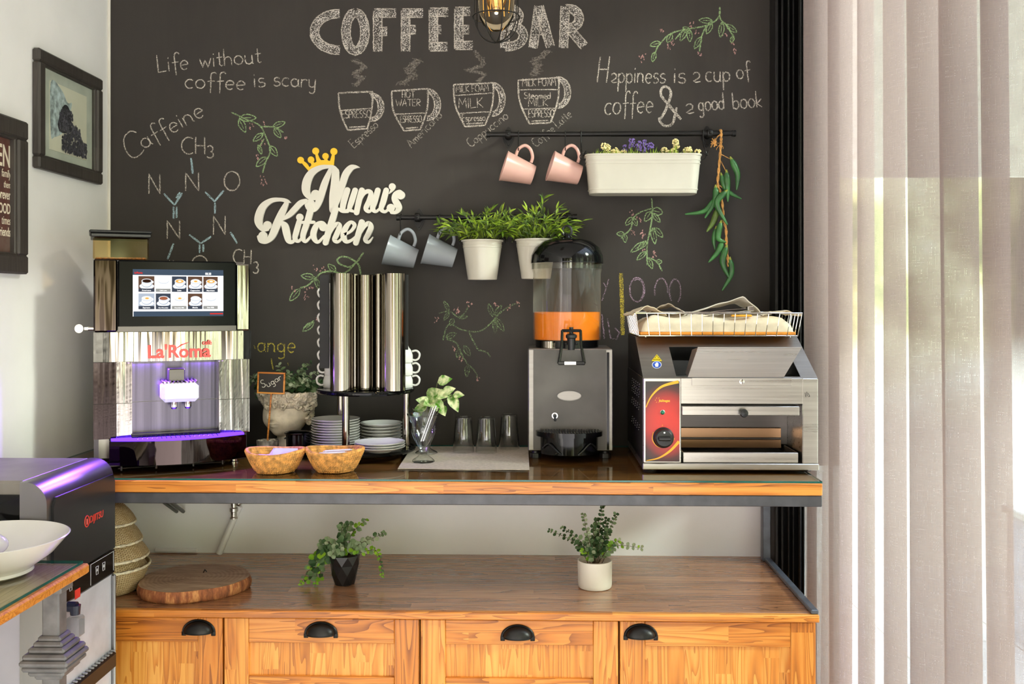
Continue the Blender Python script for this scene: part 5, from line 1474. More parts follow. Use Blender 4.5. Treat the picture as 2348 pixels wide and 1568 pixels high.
# ---------------------------------------------------------------- stone head planter with leafy greens
hc = P(660, 942, -.115); hx, hy = hc.x, hc.y
hp = thing('head_planter', 'grey stone planter shaped like a curly haired head, filled with leafy greens', 'planter', (hx, hy, ZG))
Fd = Vector((-.40, -.917, 0)); Sd = Vector((.917, -.40, 0))
def gsh(d, f, s, z, w, wz=None):
    a = d.dot(Fd); b = d.dot(Sd)
    if a < 0: return 0
    wz = wz or w
    return math.exp(-((b - s) / w) ** 2 - ((d.z - z) / wz) ** 2)
def face(d):
    q = 1.0
    q += .34 * gsh(d, 1, 0, .02, .11, .17) + .14 * gsh(d, 1, 0, -.12, .14, .07)    # nose, tip
    q += .10 * gsh(d, 1, 0, -.36, .16, .045) + .11 * gsh(d, 1, 0, -.47, .14, .05)   # lips
    q -= .05 * gsh(d, 1, 0, -.415, .17, .02)
    q += .14 * gsh(d, 1, 0, -.78, .26, .16)                                         # chin
    q -= .13 * (gsh(d, 1, .34, .12, .16, .10) + gsh(d, 1, -.34, .12, .16, .10))     # eye sockets
    q += .06 * (gsh(d, 1, .34, .10, .10, .05) + gsh(d, 1, -.34, .10, .10, .05))
    q += .07 * (gsh(d, 1, .48, -.28, .24) + gsh(d, 1, -.48, -.28, .24))             # cheeks
    return q
zf = P(660, 940, hy).z
zf -= .010
m = MB(); m.ball((hx - .006, hy - .004, zf), .070, 84, 60, (1.0, .95, 1.0), disp=face)
zf += .016
m.lathe([(.052, 0.001), (.050, .008), (.036, .022), (.034, .05), (.040, .07)], 28, c=(hx, hy + .006, ZG)); m.build('head', plain('pale_stone', (222, 208, 190), .9, var=.12, vs=20, bump=.35, bs=140, bd=.002), hp, smooth=70)
zr = P(660, 897, hy).z; rr_ = 66 * mpp(hy, 660)
m = MB(); m.lathe([(.066, zf + .005), (rr_ * .90, zr - .028), (rr_ * .98, zr - .004), (rr_ * .97, zr), (rr_ * .86, zr), (rr_ * .80, zr - .02), (0, zr - .025)], 40, c=(hx, hy, 0))
rnd = random.Random(8)
for k in range(190):
    a = rnd.uniform(0, 2 * pi); t = rnd.random()
    z = zf + .010 + (zr - .006 - zf - .010) * t; r = .070 + (rr_ * .95 - .070) * t
    low = -(.016 if (Fd.x * cos(a) + Fd.y * sin(a)) < .2 else 0) - (.035 if (Fd.x * cos(a) + Fd.y * sin(a)) < -.1 else 0)
    z += low * (1 - t)
    p = Vector((hx + r * cos(a), hy + min(r * sin(a), .092), z))
    q = rnd.uniform(.006, .0105); Mq = T(p) @ Matrix.Rotation(rnd.uniform(0, 6), 4, Vector((rnd.gauss(0, 1), rnd.gauss(0, 1), rnd.gauss(0, 1))))
    m.tube([(q * cos(b) * (1 - b / 16), q * sin(b) * (1 - b / 16), .0012 * b) for b in [k2 * .7 for k2 in range(11)]], .0042, 6, M=Mq)
m.build('curls', M['stone'], hp, smooth=60)
rnd = random.Random(31); m = MB(); st = MB()
def frond(m, st, pts, n, L, Wd, rnd, mats, rad=.0011, rnd_leaf=True, start=.2, up=(0, -.4, .9), bend=.1, pair=True):
    cur = [Vector(p) for p in crom(pts, 6)]; N = len(cur)
    st.tube(cur, [rad * (1 - .6 * k / (N - 1)) for k in range(N)], 5, caps=False)
    for k in range(n):
        t = start + (1 - start) * k / max(1, n - 1); f = t * (N - 1); i = min(int(f), N - 2)
        p = cur[i].lerp(cur[i + 1], f - i); d0 = (cur[i + 1] - cur[i]).normalized(); s = d0.orthogonal().normalized()
        s = Matrix.Rotation(rnd.uniform(0, 6.28) if not pair else k * 1.57 + rnd.uniform(-.3, .3), 3, d0) @ s
        for sg in ((1, -1) if pair else (1,)):
            m.mi = rnd.choice(mats); q = (1 - .45 * t) * rnd.uniform(.8, 1.2)
            m.leaf(p, s * sg + d0 * rnd.uniform(.25, .6), up, L * q, Wd * q, .15, bend, 3, rnd_leaf)
for k in range(34):
    a = rnd.uniform(0, 2 * pi); q = sqrt(rnd.random()); b = Vector((hx + q * .05 * cos(a), hy + q * .04 * sin(a), zr - .015))
    lx, ly = cos(a) * q * .085, sin(a) * q * .05 - .015
    hgt = rnd.uniform(.045, .085) * (1 - .35 * q)
    frond(m, st, [b, b + Vector((lx * .5, ly * .5, hgt * .7)), b + Vector((lx * 1.1, ly, hgt))], 6, .026, .018, rnd, (0, 1, 1, 2))
for (px, py) in ((592, 868), (590, 905), (600, 890), (712, 832), (728, 855), (700, 838), (735, 880), (724, 893), (640, 838)):
    b = Vector((hx, hy, zr - .01)); e = P(px, py, hy - .02); frond(m, st, [b, b.lerp(e, .5) + Vector((0, 0, .012)), e], 7, .024, .016, rnd, (0, 1, 1, 2))
for v in m.v:
    if v.y > -.006: v.y = -.006
    if v.y < -.205: v.y = -.205
m.build('foliage', [M['leaf_euca'], M['leaf_sage'], M['leaf_dark']], hp, smooth=0, recalc=False); st.build('stem', M['stem'], hp)

# ---------------------------------------------------------------- dark metal pot
c = Vector((P(684, 1010, -.245).x, -.245, ZG)); r = 31 * mpp(-.245, 684); h = P(684, 990, -.245).z - ZG
mp_ = thing('metal_pot', 'dark steel pot with a flared rim behind the baskets', 'pot', c)
m = MB(); m.lathe([(0, .0005), (r * .84, .0005), (r * .86, .004), (r * .90, h - .012), (r * .91, h - .006), (r, h - .004), (r * 1.02, h - .001), (r, h), (r * .88, h - .003), (r * .84, .006), (0, .004)], 40, c=c); m.build('body', metal('blackened_steel', (70, 70, 78), .16), mp_)
for sx in (-1, 1):
    m = MB(); m.tube([c + Vector((sx * r * .9, -.012, h * .74)), c + Vector((sx * r * 1.0, -.004, h * .74)), c + Vector((sx * r * 1.0, .004, h * .74)), c + Vector((sx * r * .9, .012, h * .74))], .002, 6); m.build('handle', metal('pot_handle', (90, 90, 96), .2) if sx < 0 else bpy.data.materials['pot_handle'], mp_)

# ---------------------------------------------------------------- two-tier cup tower
c = Vector((P(838, 890, -.222).x, -.222, 0)); tw = thing('cup_tower', 'two-tier stand with tall chrome tubes holding coffee cups', 'cup holder', (c.x, c.y, ZG))
zU = P(838, 889, c.y).z; zT = P(838, 629, c.y).z; RT = .148; zLo = ZG + .026
def disc(z, r, th, name):
    m = MB(); m.lathe([(0, -th), (r * .97, -th), (r, -th * .7), (r * 1.005, -th * .3), (r * .985, 0), (r * .965, 0), (r * .96, -.002), (0, -.002)], 56, c=(c.x, c.y, z)); return m.build(name, M['black_gloss'], tw)
disc(zU, RT, .013, 'upper_shelf'); disc(zLo, RT + .004, .012, 'lower_shelf')
m = MB(); m.lathe([(0, 0), (RT * .62, 0), (RT * .64, .004), (RT * .60, .0135), (0, .0135)], 40, c=(c.x, c.y, ZG)); m.build('base', M['chrome'], tw)
posts = [(793, -.118), (932, .02), (781, .095)]
for px, dy in posts:
    x = P(px, 950, c.y + dy).x; m = MB(); m.cyl((x, c.y + dy, zLo - .0015), (x, c.y + dy, zU - .0135), .0112, n=24)
    m.lathe([(.0112, 0), (.0135, 0), (.0135, .004), (.0112, .006)], 24, c=(x, c.y + dy, zLo - .0018)); m.build('post', M['chrome_tube'], tw)
def xat(px, dy): return P(px, 760, c.y + dy).x
# tall chrome shells: open C-shaped channels around each cup column
def shell(x, y, r, a0, a1, z0, z1, name='tube', mat=None):
    m = MB(); t = .0012; n = 36
    prof = [(r, z0), (r, z1)]; 
    m.lathe([(r, z0), (r, z1), (r - t, z1), (r - t, z0), (r, z0)], n, c=(x, y, 0), a0=a0, a1=a1)
    return m.build(name, mat or M['chrome_tube'], tw, smooth=30)
RT_ = .0345
xL, xR = xat(783, -.095), xat(902, -.085)
shell(xL, c.y - .088, RT_ * 1.0, 0, 2 * pi, zU + .0004, zT)
shell(xR, c.y - .082, RT_ * 1.02, 0, 2 * pi, zU + .0004, zT)
shell(xat(837, -.07), c.y - .060, .0225, 0, 2 * pi, zU + .0004, zT - .004)
shell(xat(812, -.05), c.y - .040, .012, 0, 2 * pi, zU + .0004, zT)
shell(xat(868, -.05), c.y - .046, .0125, 0, 2 * pi, zU + .0004, zT)
m = MB(); m.bx(xat(760, .0), xat(918, .0), c.y - .012, c.y - .008, zU + .0004, zT - .001, .001); m.build('back_plate', M['black_gloss'], tw)
# dark side channels guarding the two outer cup stacks
xl0, xr0 = xat(757, .0), xat(921, .0)
zs1 = P(745, 842, c.y).z; zs2 = P(930, 800, c.y).z
for x0, x1, zb in ((xat(736, -.03), xat(758, -.03), zs1), (xat(923, -.03), xat(938, -.03), zs2)):
    m = MB(); m.bx(x0, x1, c.y - .050, c.y - .047, zb, zT - .002, .0008); m.bx(x0, x0 + .0025, c.y - .0465, c.y - .010, zb, zT - .002, .0008) if x0 < c.x and False else None
    m.build('side_plate', M['black_matte'], tw)
# cups: white, stacked mouth down inside the stand, handles outward
def cup_thing(label, loc, rotz, group, src=None):
    Mx = T(loc) @ Rz(rotz)
    if src: return dup(src, Mx, label, group)
    t = thing('coffee_cup', label, 'cup', loc, group=group); t.matrix_basis = Mx; RM[t.name] = Mx
    m = MB()
    prof = [(.0335, .000), (.0345, .0015), (.0340, .022), (.0300, .036), (.0215, .047), (.0205, .051), (.0180, .0515), (.0170, .049), (0, .049)]
    inn = [(0, .046), (.020, .045), (.0280, .035), (.0318, .022), (.0322, .0005), (.0335, 0)]
    m.lathe(prof, 36); m.lathe(inn, 36); m.build('body', M['white_ceramic'], t, world=False)
    m = MB(); m.tube(crom([(.0325, 0, .034), (.045, 0, .036), (.0545, 0, .027), (.052, 0, .013), (.043, 0, .007), (.0335, 0, .008)], 5), .0032, 10); m.build('handle', M['white_ceramic'], t, world=False)
    return t
pitch = .0385
zc0 = zU - .0015
xA, yA = xat(758, -.03) - .002, c.y - .008
xB, yB = xat(917, -.02) - .002, c.y - .004
base = None
n_l = 8
ordn = ['lowest', 'second from the bottom', 'third from the bottom', 'fourth from the bottom', 'fifth from the bottom', 'sixth from the bottom', 'seventh from the bottom', 'topmost']
yA = c.y + .034; yB = c.y + .034
for k in range(n_l):
    lab = 'white cup, %s of the left stack in the cup tower' % ordn[k]
    o = cup_thing(lab, (xA + (.004 if k else 0), yA, zc0 + pitch * k), pi, 'cups in the tower', base)
    base = base or o
for k in range(3):
    lab = 'white cup, %s of the right stack in the cup tower' % (('lowest', 'middle one', 'topmost')[k])
    cup_thing(lab, (xB, yB, zc0 + pitch * k), 0, 'cups in the tower', base)
# the plates stand just in front of the stacks

# ---------------------------------------------------------------- saucers
sau = None
def saucer(x, y, z, r, label):
    global sau
    Mx = T((x, y, z)) @ Matrix.Diagonal((r / .075, r / .075, 1, 1))
    if sau: return dup(sau, Mx, label)
    t = thing('saucer', label, 'saucer', (0, 0, 0), group='saucers on the cup tower'); t.matrix_basis = Mx; RM[t.name] = Mx
    m = MB(); m.lathe([(0, .0022), (.028, .0020), (.030, 0), (.034, .0), (.036, .0030), (.060, .0085), (.0745, .0150), (.0752, .0162), (.0742, .0168), (.058, .0112), (.040, .0062), (.036, .0050), (0, .0046)], 48)
    m.build('plate', M['white_ceramic'], t, world=False); return t
od = ['bottom', 'second', 'third', 'fourth', 'fifth', 'sixth', 'seventh', 'eighth', 'ninth', 'top']
zl = zLo - .0012
sx_ = P(769, 1000, c.y + .0).x; n1 = 10; pt1 = (P(769, 960, c.y).z - zl - .015) / (n1 - 1)
for k in range(n1): saucer(sx_, c.y + .004, zl + pt1 * k, .0735, 'white saucer, %s of the tall left stack on the cup tower' % (od[k] if k in (0, 9) else od[k] + ' from the bottom'))
n2 = 6; yy = c.y + .078; sx_ = P(874, 980, yy).x; pt2 = (P(874, 968, yy).z - zl - .0165) / (n2 - 1)
for k in range(n2): saucer(sx_, yy, zl + pt2 * k, .0655, 'white saucer, %s of the back right stack on the cup tower' % ('top' if k == n2 - 1 else od[k] if k == 0 else od[k] + ' from the bottom'))
yy = c.y - .090; sx_ = P(871, 1010, yy).x
for k in range(3): saucer(sx_, yy, zl + .0072 * k, .0745, 'white saucer, %s of the low front stack on the cup tower' % ('bottom', 'middle one', 'top')[k])

# ---------------------------------------------------------------- woven baskets with sachets
def weave_basket(px, py, label, r, h, lobes, seed, sqz=1.0):
    p = on(px, py); t = thing('woven_basket', label, 'basket', p, group='seagrass baskets on the counter')
    m = MB(); n = 9; rnd = random.Random(seed)
    for j in range(n):
        f = j / (n - 1); z = .006 + f * (h - .010); rr = r * (.62 + .38 * f ** .75)
        pts = []
        for k in range(60):
            a = 2 * pi * k / 60; q = rr * (1 + lobes * cos(6 * a + .5) + .012 * sin(3 * a + seed))
            pts.append(p + Vector((q * cos(a), q * sin(a) * sqz, z + (.004 * f * cos(2 * a)))))
        m.tube(pts, .0050 + .0006 * sin(j), 8, closed=True)
        for k in range(0, 60):   # slanting wraps of grass round the coil
            a = 2 * pi * k / 60; q = rr * (1 + lobes * cos(6 * a + .5) + .012 * sin(3 * a + seed)) + .0012
            b0 = p + Vector((q * cos(a), q * sin(a) * sqz, z + .004 * f * cos(2 * a)))
            tg = Vector((-sin(a), cos(a), 0)); out = Vector((cos(a), sin(a), 0))
            m.tube([b0 + tg * .003 + Vector((0, 0, .0045)) + out * .002, b0 + out * .0044, b0 - tg * .003 - Vector((0, 0, .0045)) + out * .002], .0016, 4, caps=False)
    m.lathe([(0, .003), (r * .60, .003), (r * .62, .006)], 30, c=p); m.build('weave', M['seagrass'], t, smooth=60)
    return t, p
b1, q1 = weave_basket(631, 1081, 'seagrass basket of bluish sachets, in front of the coffee machine', .0765, .060, .012, 1)
b2, q2 = weave_basket(768, 1079, 'seagrass basket of paper sticks, second from the coffee machine', .0755, .061, .035, 4)
rnd = random.Random(12)
pap = plain('blue_white_paper', (206, 204, 236), .6, var=.06)
for k in range(5):
    Mx = T(q1 + Vector((-.022 + .012 * k, .006 - .008 * (k % 2), .034 + .003 * k))) @ Rz(rnd.uniform(-.6, .6)) @ Ry(rnd.uniform(-.22, .22)) @ Rx(.35 + .1 * k)
    m = MB(); m.grid(lambda u, v: Vector(((u - .5) * .066, (v - .5) * .044, .0016 * sin(pi * u) * sin(pi * v))), 8, 6)
    m.grid(lambda u, v: Vector(((u - .5) * .066, (v - .5) * .044, -.0016 * sin(pi * u) * sin(pi * v))), 8, 6)
    o = m.build('sachet', pap, smooth=60); o.matrix_basis = Mx
    tag(o, ['bluish paper sachet at the bottom of the left basket', 'bluish paper sachet leaning left in the left basket', 'bluish paper sachet in the middle of the left basket', 'bluish paper sachet leaning right in the left basket', 'bluish paper sachet on top in the left basket'][k], 'sachet', 'sachets in the left basket')
stx = [('white paper sugar stick lying at the front of the right basket', (-.004, -.020, .052), .10, (238, 236, 240)), ('white paper sugar stick lying across the middle of the right basket', (.008, -.002, .056), .14, (232, 230, 238)),
       ('yellow paper sugar stick lying at the back of the right basket', (.014, .016, .054), .02, (232, 196, 70))]
for lab, d, a, colr in stx:
    m = MB(); m.bx(-.036, .036, -.0055, .0055, -.0025, .0025, .0018); m.bx(-.040, -.0361, -.0055, .0055, -.0005, .0005); m.bx(.0361, .040, -.0055, .0055, -.0005, .0005)
    o = m.build('sugar_stick', plain('stick_paper', colr, .6)); o.matrix_basis = T(q2 + Vector(d)) @ Rz(a) @ Ry(-.04)
    tag(o, lab, 'sugar stick', 'sugar sticks in the right basket')

# ---------------------------------------------------------------- linen mat, sundae glasses, tumblers
cn = [on(912, 1076), on(1214, 1079), on(1211, 1026), on(946, 1024)]
m = MB()
def mat_fn(u, v):
    p = cn[0].lerp(cn[1], u).lerp(cn[3].lerp(cn[2], u), v); return Vector((p.x, p.y, ZG + .0022 + .0006 * sin(u * 9 + v * 4) + .0005 * sin(v * 11)))
m.grid(mat_fn, 40, 24); m.grid(lambda u, v: mat_fn(u, v) - Vector((0, 0, .0018)), 40, 24)
for e in (0, 1): m.grid(lambda u, v, e=e: mat_fn(u, e) - Vector((0, 0, .0018 * v)), 40, 1); m.grid(lambda u, v, e=e: mat_fn(e, u) - Vector((0, 0, .0018 * v)), 24, 1)
tag(m.build('placemat', M['linen']), 'beige linen mat under the drinking glasses', 'placemat')
ZM = ZG + .0036
def sundae_mb(r, h):
    m = MB(); fl = lambda a, j, z: 1 + (.035 * abs(cos(5 * a)) if .18 < z / h < .62 else 0) + (.03 * cos(8 * a) if z < h * .1 else 0)
    out = [(0, 0), (r * .58, 0), (r * .66, .003), (r * .60, .008), (r * .34, .018), (r * .20, .026), (r * .26, .034), (r * .30, .040), (r * .52, h * .45), (r * .70, h * .60), (r * .78, h * .68), (r * .72, h * .715), (r * .80, h * .85), (r * .98, h * .985), (r, h), (r * .95, h)]
    inn = [(r * .90, h * .965), (r * .74, h * .85), (r * .655, h * .70), (r * .62, h * .60), (r * .44, h * .46), (r * .18, .046), (0, .042)]
    m.lathe(crom(out, 4) + crom(inn, 4), 72, mod=fl); return m
p = on(971, 1059, ZM); sg1 = thing('sundae_glass', 'footed sundae glass holding thin stirrers, front left corner of the mat', 'glass', p)
h = P(971, 949, p.y).z - ZM; sundae_mb(.0475, h).build('bowl', M['ware'], sg1, smooth=40) if False else None
mm = MB(); mm.merge(sundae_mb(.0475, h), T(p)); mm.build('bowl', M['ware'], sg1, smooth=75)
rnd = random.Random(3)
for k in range(6):
    a = Vector((p.x - .010 + .003 * k, p.y - .006 + .003 * k, p.z + .060)); b = P(990 + 3.4 * k, 930 + 3 * (k % 3), p.y + .006 * (k - 2))
    m = MB(); m.tube([a, b], .0021, 7); 
    o = m.build('stirrer', M['chrome'] if k % 2 else M['ware']); o.data.transform(T(-a)); o.location = a
    tag(o, 'thin stirrer in the sundae glass, %s from the left of its bunch' % ('first', 'second', 'third', 'fourth', 'fifth', 'sixth')[k], 'stirrer', 'stirrers in the sundae glass')
p2 = Vector((P(975, 1000, -.20).x + .004, -.205, ZM))
vs2 = thing('glass_vase', 'wavy rimmed glass vase behind the sundae glass', 'vase', p2)
h2 = P(965, 938, p2.y).z - ZM + .002
m = MB(); wv = lambda a, j, z: 1 + (.06 * sin(5 * a) if z > h2 * .85 else 0)
m.lathe(crom([(0, 0), (.030, 0), (.033, .004), (.018, .012), (.012, .02), (.020, .05), (.030, h2 * .6), (.034, h2 * .86), (.046, h2), (.044, h2), (.031, h2 * .85), (.027, h2 * .6), (.016, .055), (0, .045)], 4), 60, c=p2, mod=wv); m.build('body', M['ware'], vs2, smooth=60)
pp = thing('pothos_cutting', 'variegated green and cream pothos cutting standing in the glass vase', 'plant', (p2.x, p2.y, ZM + .06))
m = MB(); st = MB()
PTH = [(1018, 872, 34, 28, (1, -.3, .35)), (993, 905, 44, 38, (.75, -.5, .6)), (1012, 905, 30, 28, (1, -.4, -.1)), (1040, 922, 44, 28, (.55, -.4, -.9)), (1003, 930, 40, 34, (.8, -.5, -.6)), (985, 925, 40, 34, (-.2, -.6, .1)), (1014, 940, 28, 26, (.5, -.6, -.7)), (972, 920, 34, 26, (-.7, -.4, .3)), (965, 935, 32, 24, (-.9, -.4, -.2)), (1050, 905, 26, 20, (1, -.3, .1)), (958, 948, 26, 20, (-.9, -.3, -.3)), (1028, 895, 30, 24, (.9, -.2, .4))]
for i, (x, y, L, wd, d) in enumerate(PTH):
    q = P(x, y, p2.y - .012 - .006 * (i % 3)); dd = Vector(d).normalized(); kq = mpp(p2.y)
    st.tube(crom([Vector((p2.x, p2.y, ZM + .07)), Vector((p2.x * .6 + q.x * .4, p2.y, q.z * .4 + (ZM + .12) * .6)), q - dd * L * kq * .5], 5), .0016, 6)
    m.leaf(q - dd * L * kq * .5, dd, (.1, -.9, .5), L * kq * 1.05, wd * kq * .95, .3, .18, 4)
m.build('foliage', M['leaf_pothos'], pp, smooth=60, recalc=False); st.build('stem', M['stem'], pp)
tum = None
def tumbler(px, py, label):
    global tum
    p = on(px, py, ZM)
    if tum: return dup(tum, T(p), label)
    t = thing('tumbler', label, 'drinking glass', p, group='upturned tumblers on the linen mat')
    m = MB(); m.lathe([(.0318, 0), (.0330, 0), (.0335, .002), (.0262, .104), (.0252, .1075), (.0225, .1085), (.0205, .1065), (0, .1062), (0, .0985), (.0232, .0985), (.0250, .095), (.0318, 0)], 44)
    m.build('body', M['ware'], t, world=False, smooth=40); tum = t; return t
tumbler(1063, 1036, 'upturned clear tumbler on the mat, nearest the sundae glass')
tumbler(1115, 1037, 'upturned clear tumbler on the mat, the middle of three')
tumbler(1167, 1028, 'upturned clear tumbler on the mat, nearest the juice dispenser')

# ---------------------------------------------------------------- juice dispenser
Yd = -.27
xa, xb = P(1211, 920, Yd).x, P(1406, 920, Yd).x; xc = (xa + xb) / 2
ztop, zbot = P(1300, 800, Yd).z, P(1300, 1034, Yd).z
jd = thing('juice_dispenser', 'steel drink dispenser with a clear tank half full of orange juice', 'drink dispenser', (xc, Yd + .12, ZG))
m = MB(); m.bx(xa, xb, Yd + .002, -.012, zbot, ztop, .003)
bd = m.build('body', M['steel_v'], jd)
m = MB(); m.bx(P(1223, 920, Yd).x, P(1390, 920, Yd).x, Yd - .001, Yd + .0015, zbot + .004, ztop - .003, .0005); m.build('front_panel', plain('worn_grey_film', (84, 80, 76), .45, .1, var=.10, vs=9, bump=.25, bs=30, bd=.002), bd)
m = MB(); m.bx(P(1391, 920, Yd).x, P(1397, 920, Yd).x, Yd - .002, Yd + .0015, zbot + .004, ztop - .01, .0008); m.build('edge_strip', M['black_gloss'], bd)
bc = P(1305, 907, Yd); s = mpp(Yd, 1300)
m = MB(); n = 40
def oval(rx, rz, y0, y1): 
    m.prism([(bc.x + rx * cos(2 * pi * k / n), bc.z + rz * sin(2 * pi * k / n)) for k in range(n)], y0, y1)
oval(28 * s, 11.5 * s, Yd - .001, Yd - .0035); m.tube([(bc.x + 27 * s * cos(2 * pi * k / n), Yd - .0038, bc.z + 11 * s * sin(2 * pi * k / n)) for k in range(n)], .0011, 6, closed=True)
bdg = m.build('badge', M['steel_v'], jd)
for k, (cx_, rz) in enumerate((( -.3, .35), (0, .5), (.32, .4))):
    pass
m = MB(); m.cyl((P(1272, 952, Yd).x, Yd - .001, P(1272, 952, Yd).z), (P(1272, 952, Yd).x, Yd - .012, P(1272, 952, Yd).z), .010, .009, n=20)
lx, lz = P(1272, 952, Yd).x, P(1272, 952, Yd).z
m.build('lock', M['chrome'], jd); m = MB(); m.cyl((lx, Yd - .0121, lz), (lx, Yd - .020, lz), .006, n=16); m.tube([(lx, Yd - .018, lz), (lx + .001, Yd - .024, lz - .014)], .0035, 8); m.build('switch', M['black_plastic'], jd)
for x in (xa + .022, xb - .022):
    for y in (Yd + .025, -.04):
        m = MB(); m.lathe([(0, 0), (.0165, 0), (.0165, .013), (.012, .014), (.010, zbot - ZG), (0, zbot - ZG)], 18, c=(x, y, ZG), mod=lambda a, j, z: 1 + (.04 * cos(12 * a) if j in (1, 2) else 0)); m.build('foot', M['black_plastic'], jd)
# drip tray
z1, z0 = P(1306, 990, Yd - .03).z, P(1306, 1044, Yd - .05).z; xm_ = P(1306, 1000, Yd - .04).x; Rw = 77 * mpp(Yd - .03, 1306)
def half(rx, ry, za, zb, n=28):
    m = MB(); pts = [(xm_ + rx * cos(pi + pi * k / n), Yd - .0015 + ry * sin(pi + pi * k / n)) for k in range(n + 1)]
    k = len(pts); vs = [Vector((x, y, za)) for x, y in pts] + [Vector((x, y, zb)) for x, y in pts]
    m.add(vs, [list(range(k)), list(range(k, 2 * k))] + [(i, (i + 1) % k, k + (i + 1) % k, k + i) for i in range(k)]); return m
m = half(Rw * .86, .060, z0, z1 - .014); tr_ = m.build('drip_tray', M['black_gloss'], jd, smooth=30)
m = half(Rw, .072, z1 - .0138, z1); m.build('rim', M['black_gloss'], tr_, smooth=30)
m = MB()
for k in range(22):
    x = xm_ - Rw * .86 + Rw * 1.72 * k / 21; q = sqrt(max(.02, 1 - ((x - xm_) / Rw) ** 2)); m.bx(x - .0014, x + .0014, Yd - .0018 - .060 * q, Yd - .004, z1 + .0002, z1 + .005, .0008)
m.build('grid', M['black_plastic'], tr_)
for sx in (-1, 1):
    m = MB(); m.tube(crom([(xm_ + sx * Rw * .80, Yd - .03, z0 + .018), (xm_ + sx * Rw * .62, Yd - .052, z0 + .034), (xm_ + sx * Rw * .40, Yd - .060, z0 + .016), (xm_ + sx * Rw * .25, Yd - .063, z0 + .003)], 5), .0022, 6); m.build('moulding', M['black_plastic'], tr_)
# tank
yt = Yd + .118; xt = P(1300, 700, yt).x; st_ = mpp(yt, 1300); Rk = 77.5 * st_
zk0, zk1, zju = P(1300, 779, yt).z, P(1300, 604, yt).z, P(1300, 715, yt).z
m = MB(); m.lathe([(0, zk0), (Rk * .985, zk0), (Rk, zk0 + .003), (Rk * 1.005, zk1 - .03), (Rk * 1.045, zk1 - .016), (Rk * 1.045, zk1), (Rk * 1.0, zk1)], 64, c=(xt, yt, 0)); 
tk = m.build('tank', M['tank'], jd, smooth=40)
m = MB(); m.lathe([(0, zk0 + .002), (Rk * .955, zk0 + .002), (Rk * .965, zju), (0, zju)], 64, c=(xt, yt, 0)); m.build('juice', M['juice'], tk, smooth=40)
m = MB(); m.cyl((xt, yt, zju - .01), (xt, yt, zk1 + .01), .0155, n=24); m.build('core_tube', M['thin'], tk)
m = MB(); m.lathe([(Rk * 1.0, zk1 - .018), (Rk * 1.055, zk1 - .018), (Rk * 1.06, zk1 - .002), (Rk * 1.0, zk1 - .002)], 64, c=(xt, yt, 0)); m.build('collar', thinglass('clear_rim', (220, 222, 216), .1, 2.0), tk)
zl_ = P(1300, 545, yt).z; hh = zl_ - zk1
m = MB(); m.lathe([(Rk * 1.07, zk1), (Rk * 1.075, zk1 + .004), (Rk * 1.06, zk1 + hh * .30), (Rk * .96, zk1 + hh * .60), (Rk * .74, zk1 + hh * .84), (Rk * .40, zk1 + hh * .97), (Rk * .12, zk1 + hh), (Rk * .10, zk1 + hh * 1.06), (0, zk1 + hh * 1.06)], 64, c=(xt, yt, 0)); ld = m.build('lid', M['black_gloss'], jd, smooth=40)
kc = Vector((xt, yt, zk1 + hh * 1.06 + .012)); m = MB()
m.tube([kc + Vector((.0145 * cos(a), 0, .0155 * sin(a) + .004)) for a in [radians(-60 + k * 20) for k in range(16)]], .0042, 8); m.cyl((xt, yt, zk1 + hh * 1.05), (xt, yt, kc.z - .004), .008, .011, n=16); m.build('lid_ring', M['black_plastic'], ld)
# black and steel cooling neck under the tank
m = MB(); m.lathe([(Rk * .93, ztop + .0005), (Rk * .93, zk0 - .0005), (0, zk0 - .0005), (0, ztop + .0005), (Rk * .93, ztop + .0005)], 48, c=(xt, yt, 0)); m.build('neck', M['black_gloss'], jd)
m = MB(); m.lathe([(.026, ztop + .0008), (.026, zk0 - .001)], 30, c=(P(1262, 790, Yd + .03).x, Yd + .05, 0)); m.build('cooling_post', M['chrome_tube'], jd)
# tap with a lever frame
ty = Yd - .030; tx = P(1310, 790, ty).x; q = mpp(ty, 1310)
zz = lambda py: P(1310, py, ty).z
m = MB(); m.cyl((tx, ty, zz(802)), (tx, ty, zz(776)), .010, .0125, n=24); m.lathe([(.0125, zz(776)), (.0165, zz(774)), (.0165, zz(768)), (.012, zz(765)), (.006, zz(764)), (.006, zz(750)), (0, zz(750))], 24, c=(tx, ty, 0))
m.cyl((tx, ty + .004, zz(786)), (tx, yt - Rk * .97, zz(786) + .004), .0075, n=16)
for sx in (-1, 1): m.ball((tx + sx * .0145, ty, zz(788)), .004, 10, 8)
tp = m.build('tap', M['black_plastic'], jd)
m = MB()
for sx in (-1, 1):
    m.tube([(tx + sx * 21 * q, ty - .006, zz(757)), (tx + sx * 22 * q, ty - .010, zz(790)), (tx + sx * 29 * q, ty - .016, zz(833))], [.0042, .0040, .0050], 8)
m.tube([(tx - 22 * q, ty - .006, zz(758)), (tx + 22 * q, ty - .006, zz(758))], .0044, 8); m.bx(tx - 31 * q, tx + 31 * q, ty - .021, ty - .012, zz(836), zz(827), .002)
m.build('lever', M['black_gloss'], tp); m = MB(); m.bx(tx - 16 * q, tx + 10 * q, ty - .0222, ty - .0211, zz(835), zz(828)); m.build('lever_plate', M['chrome'], tp)

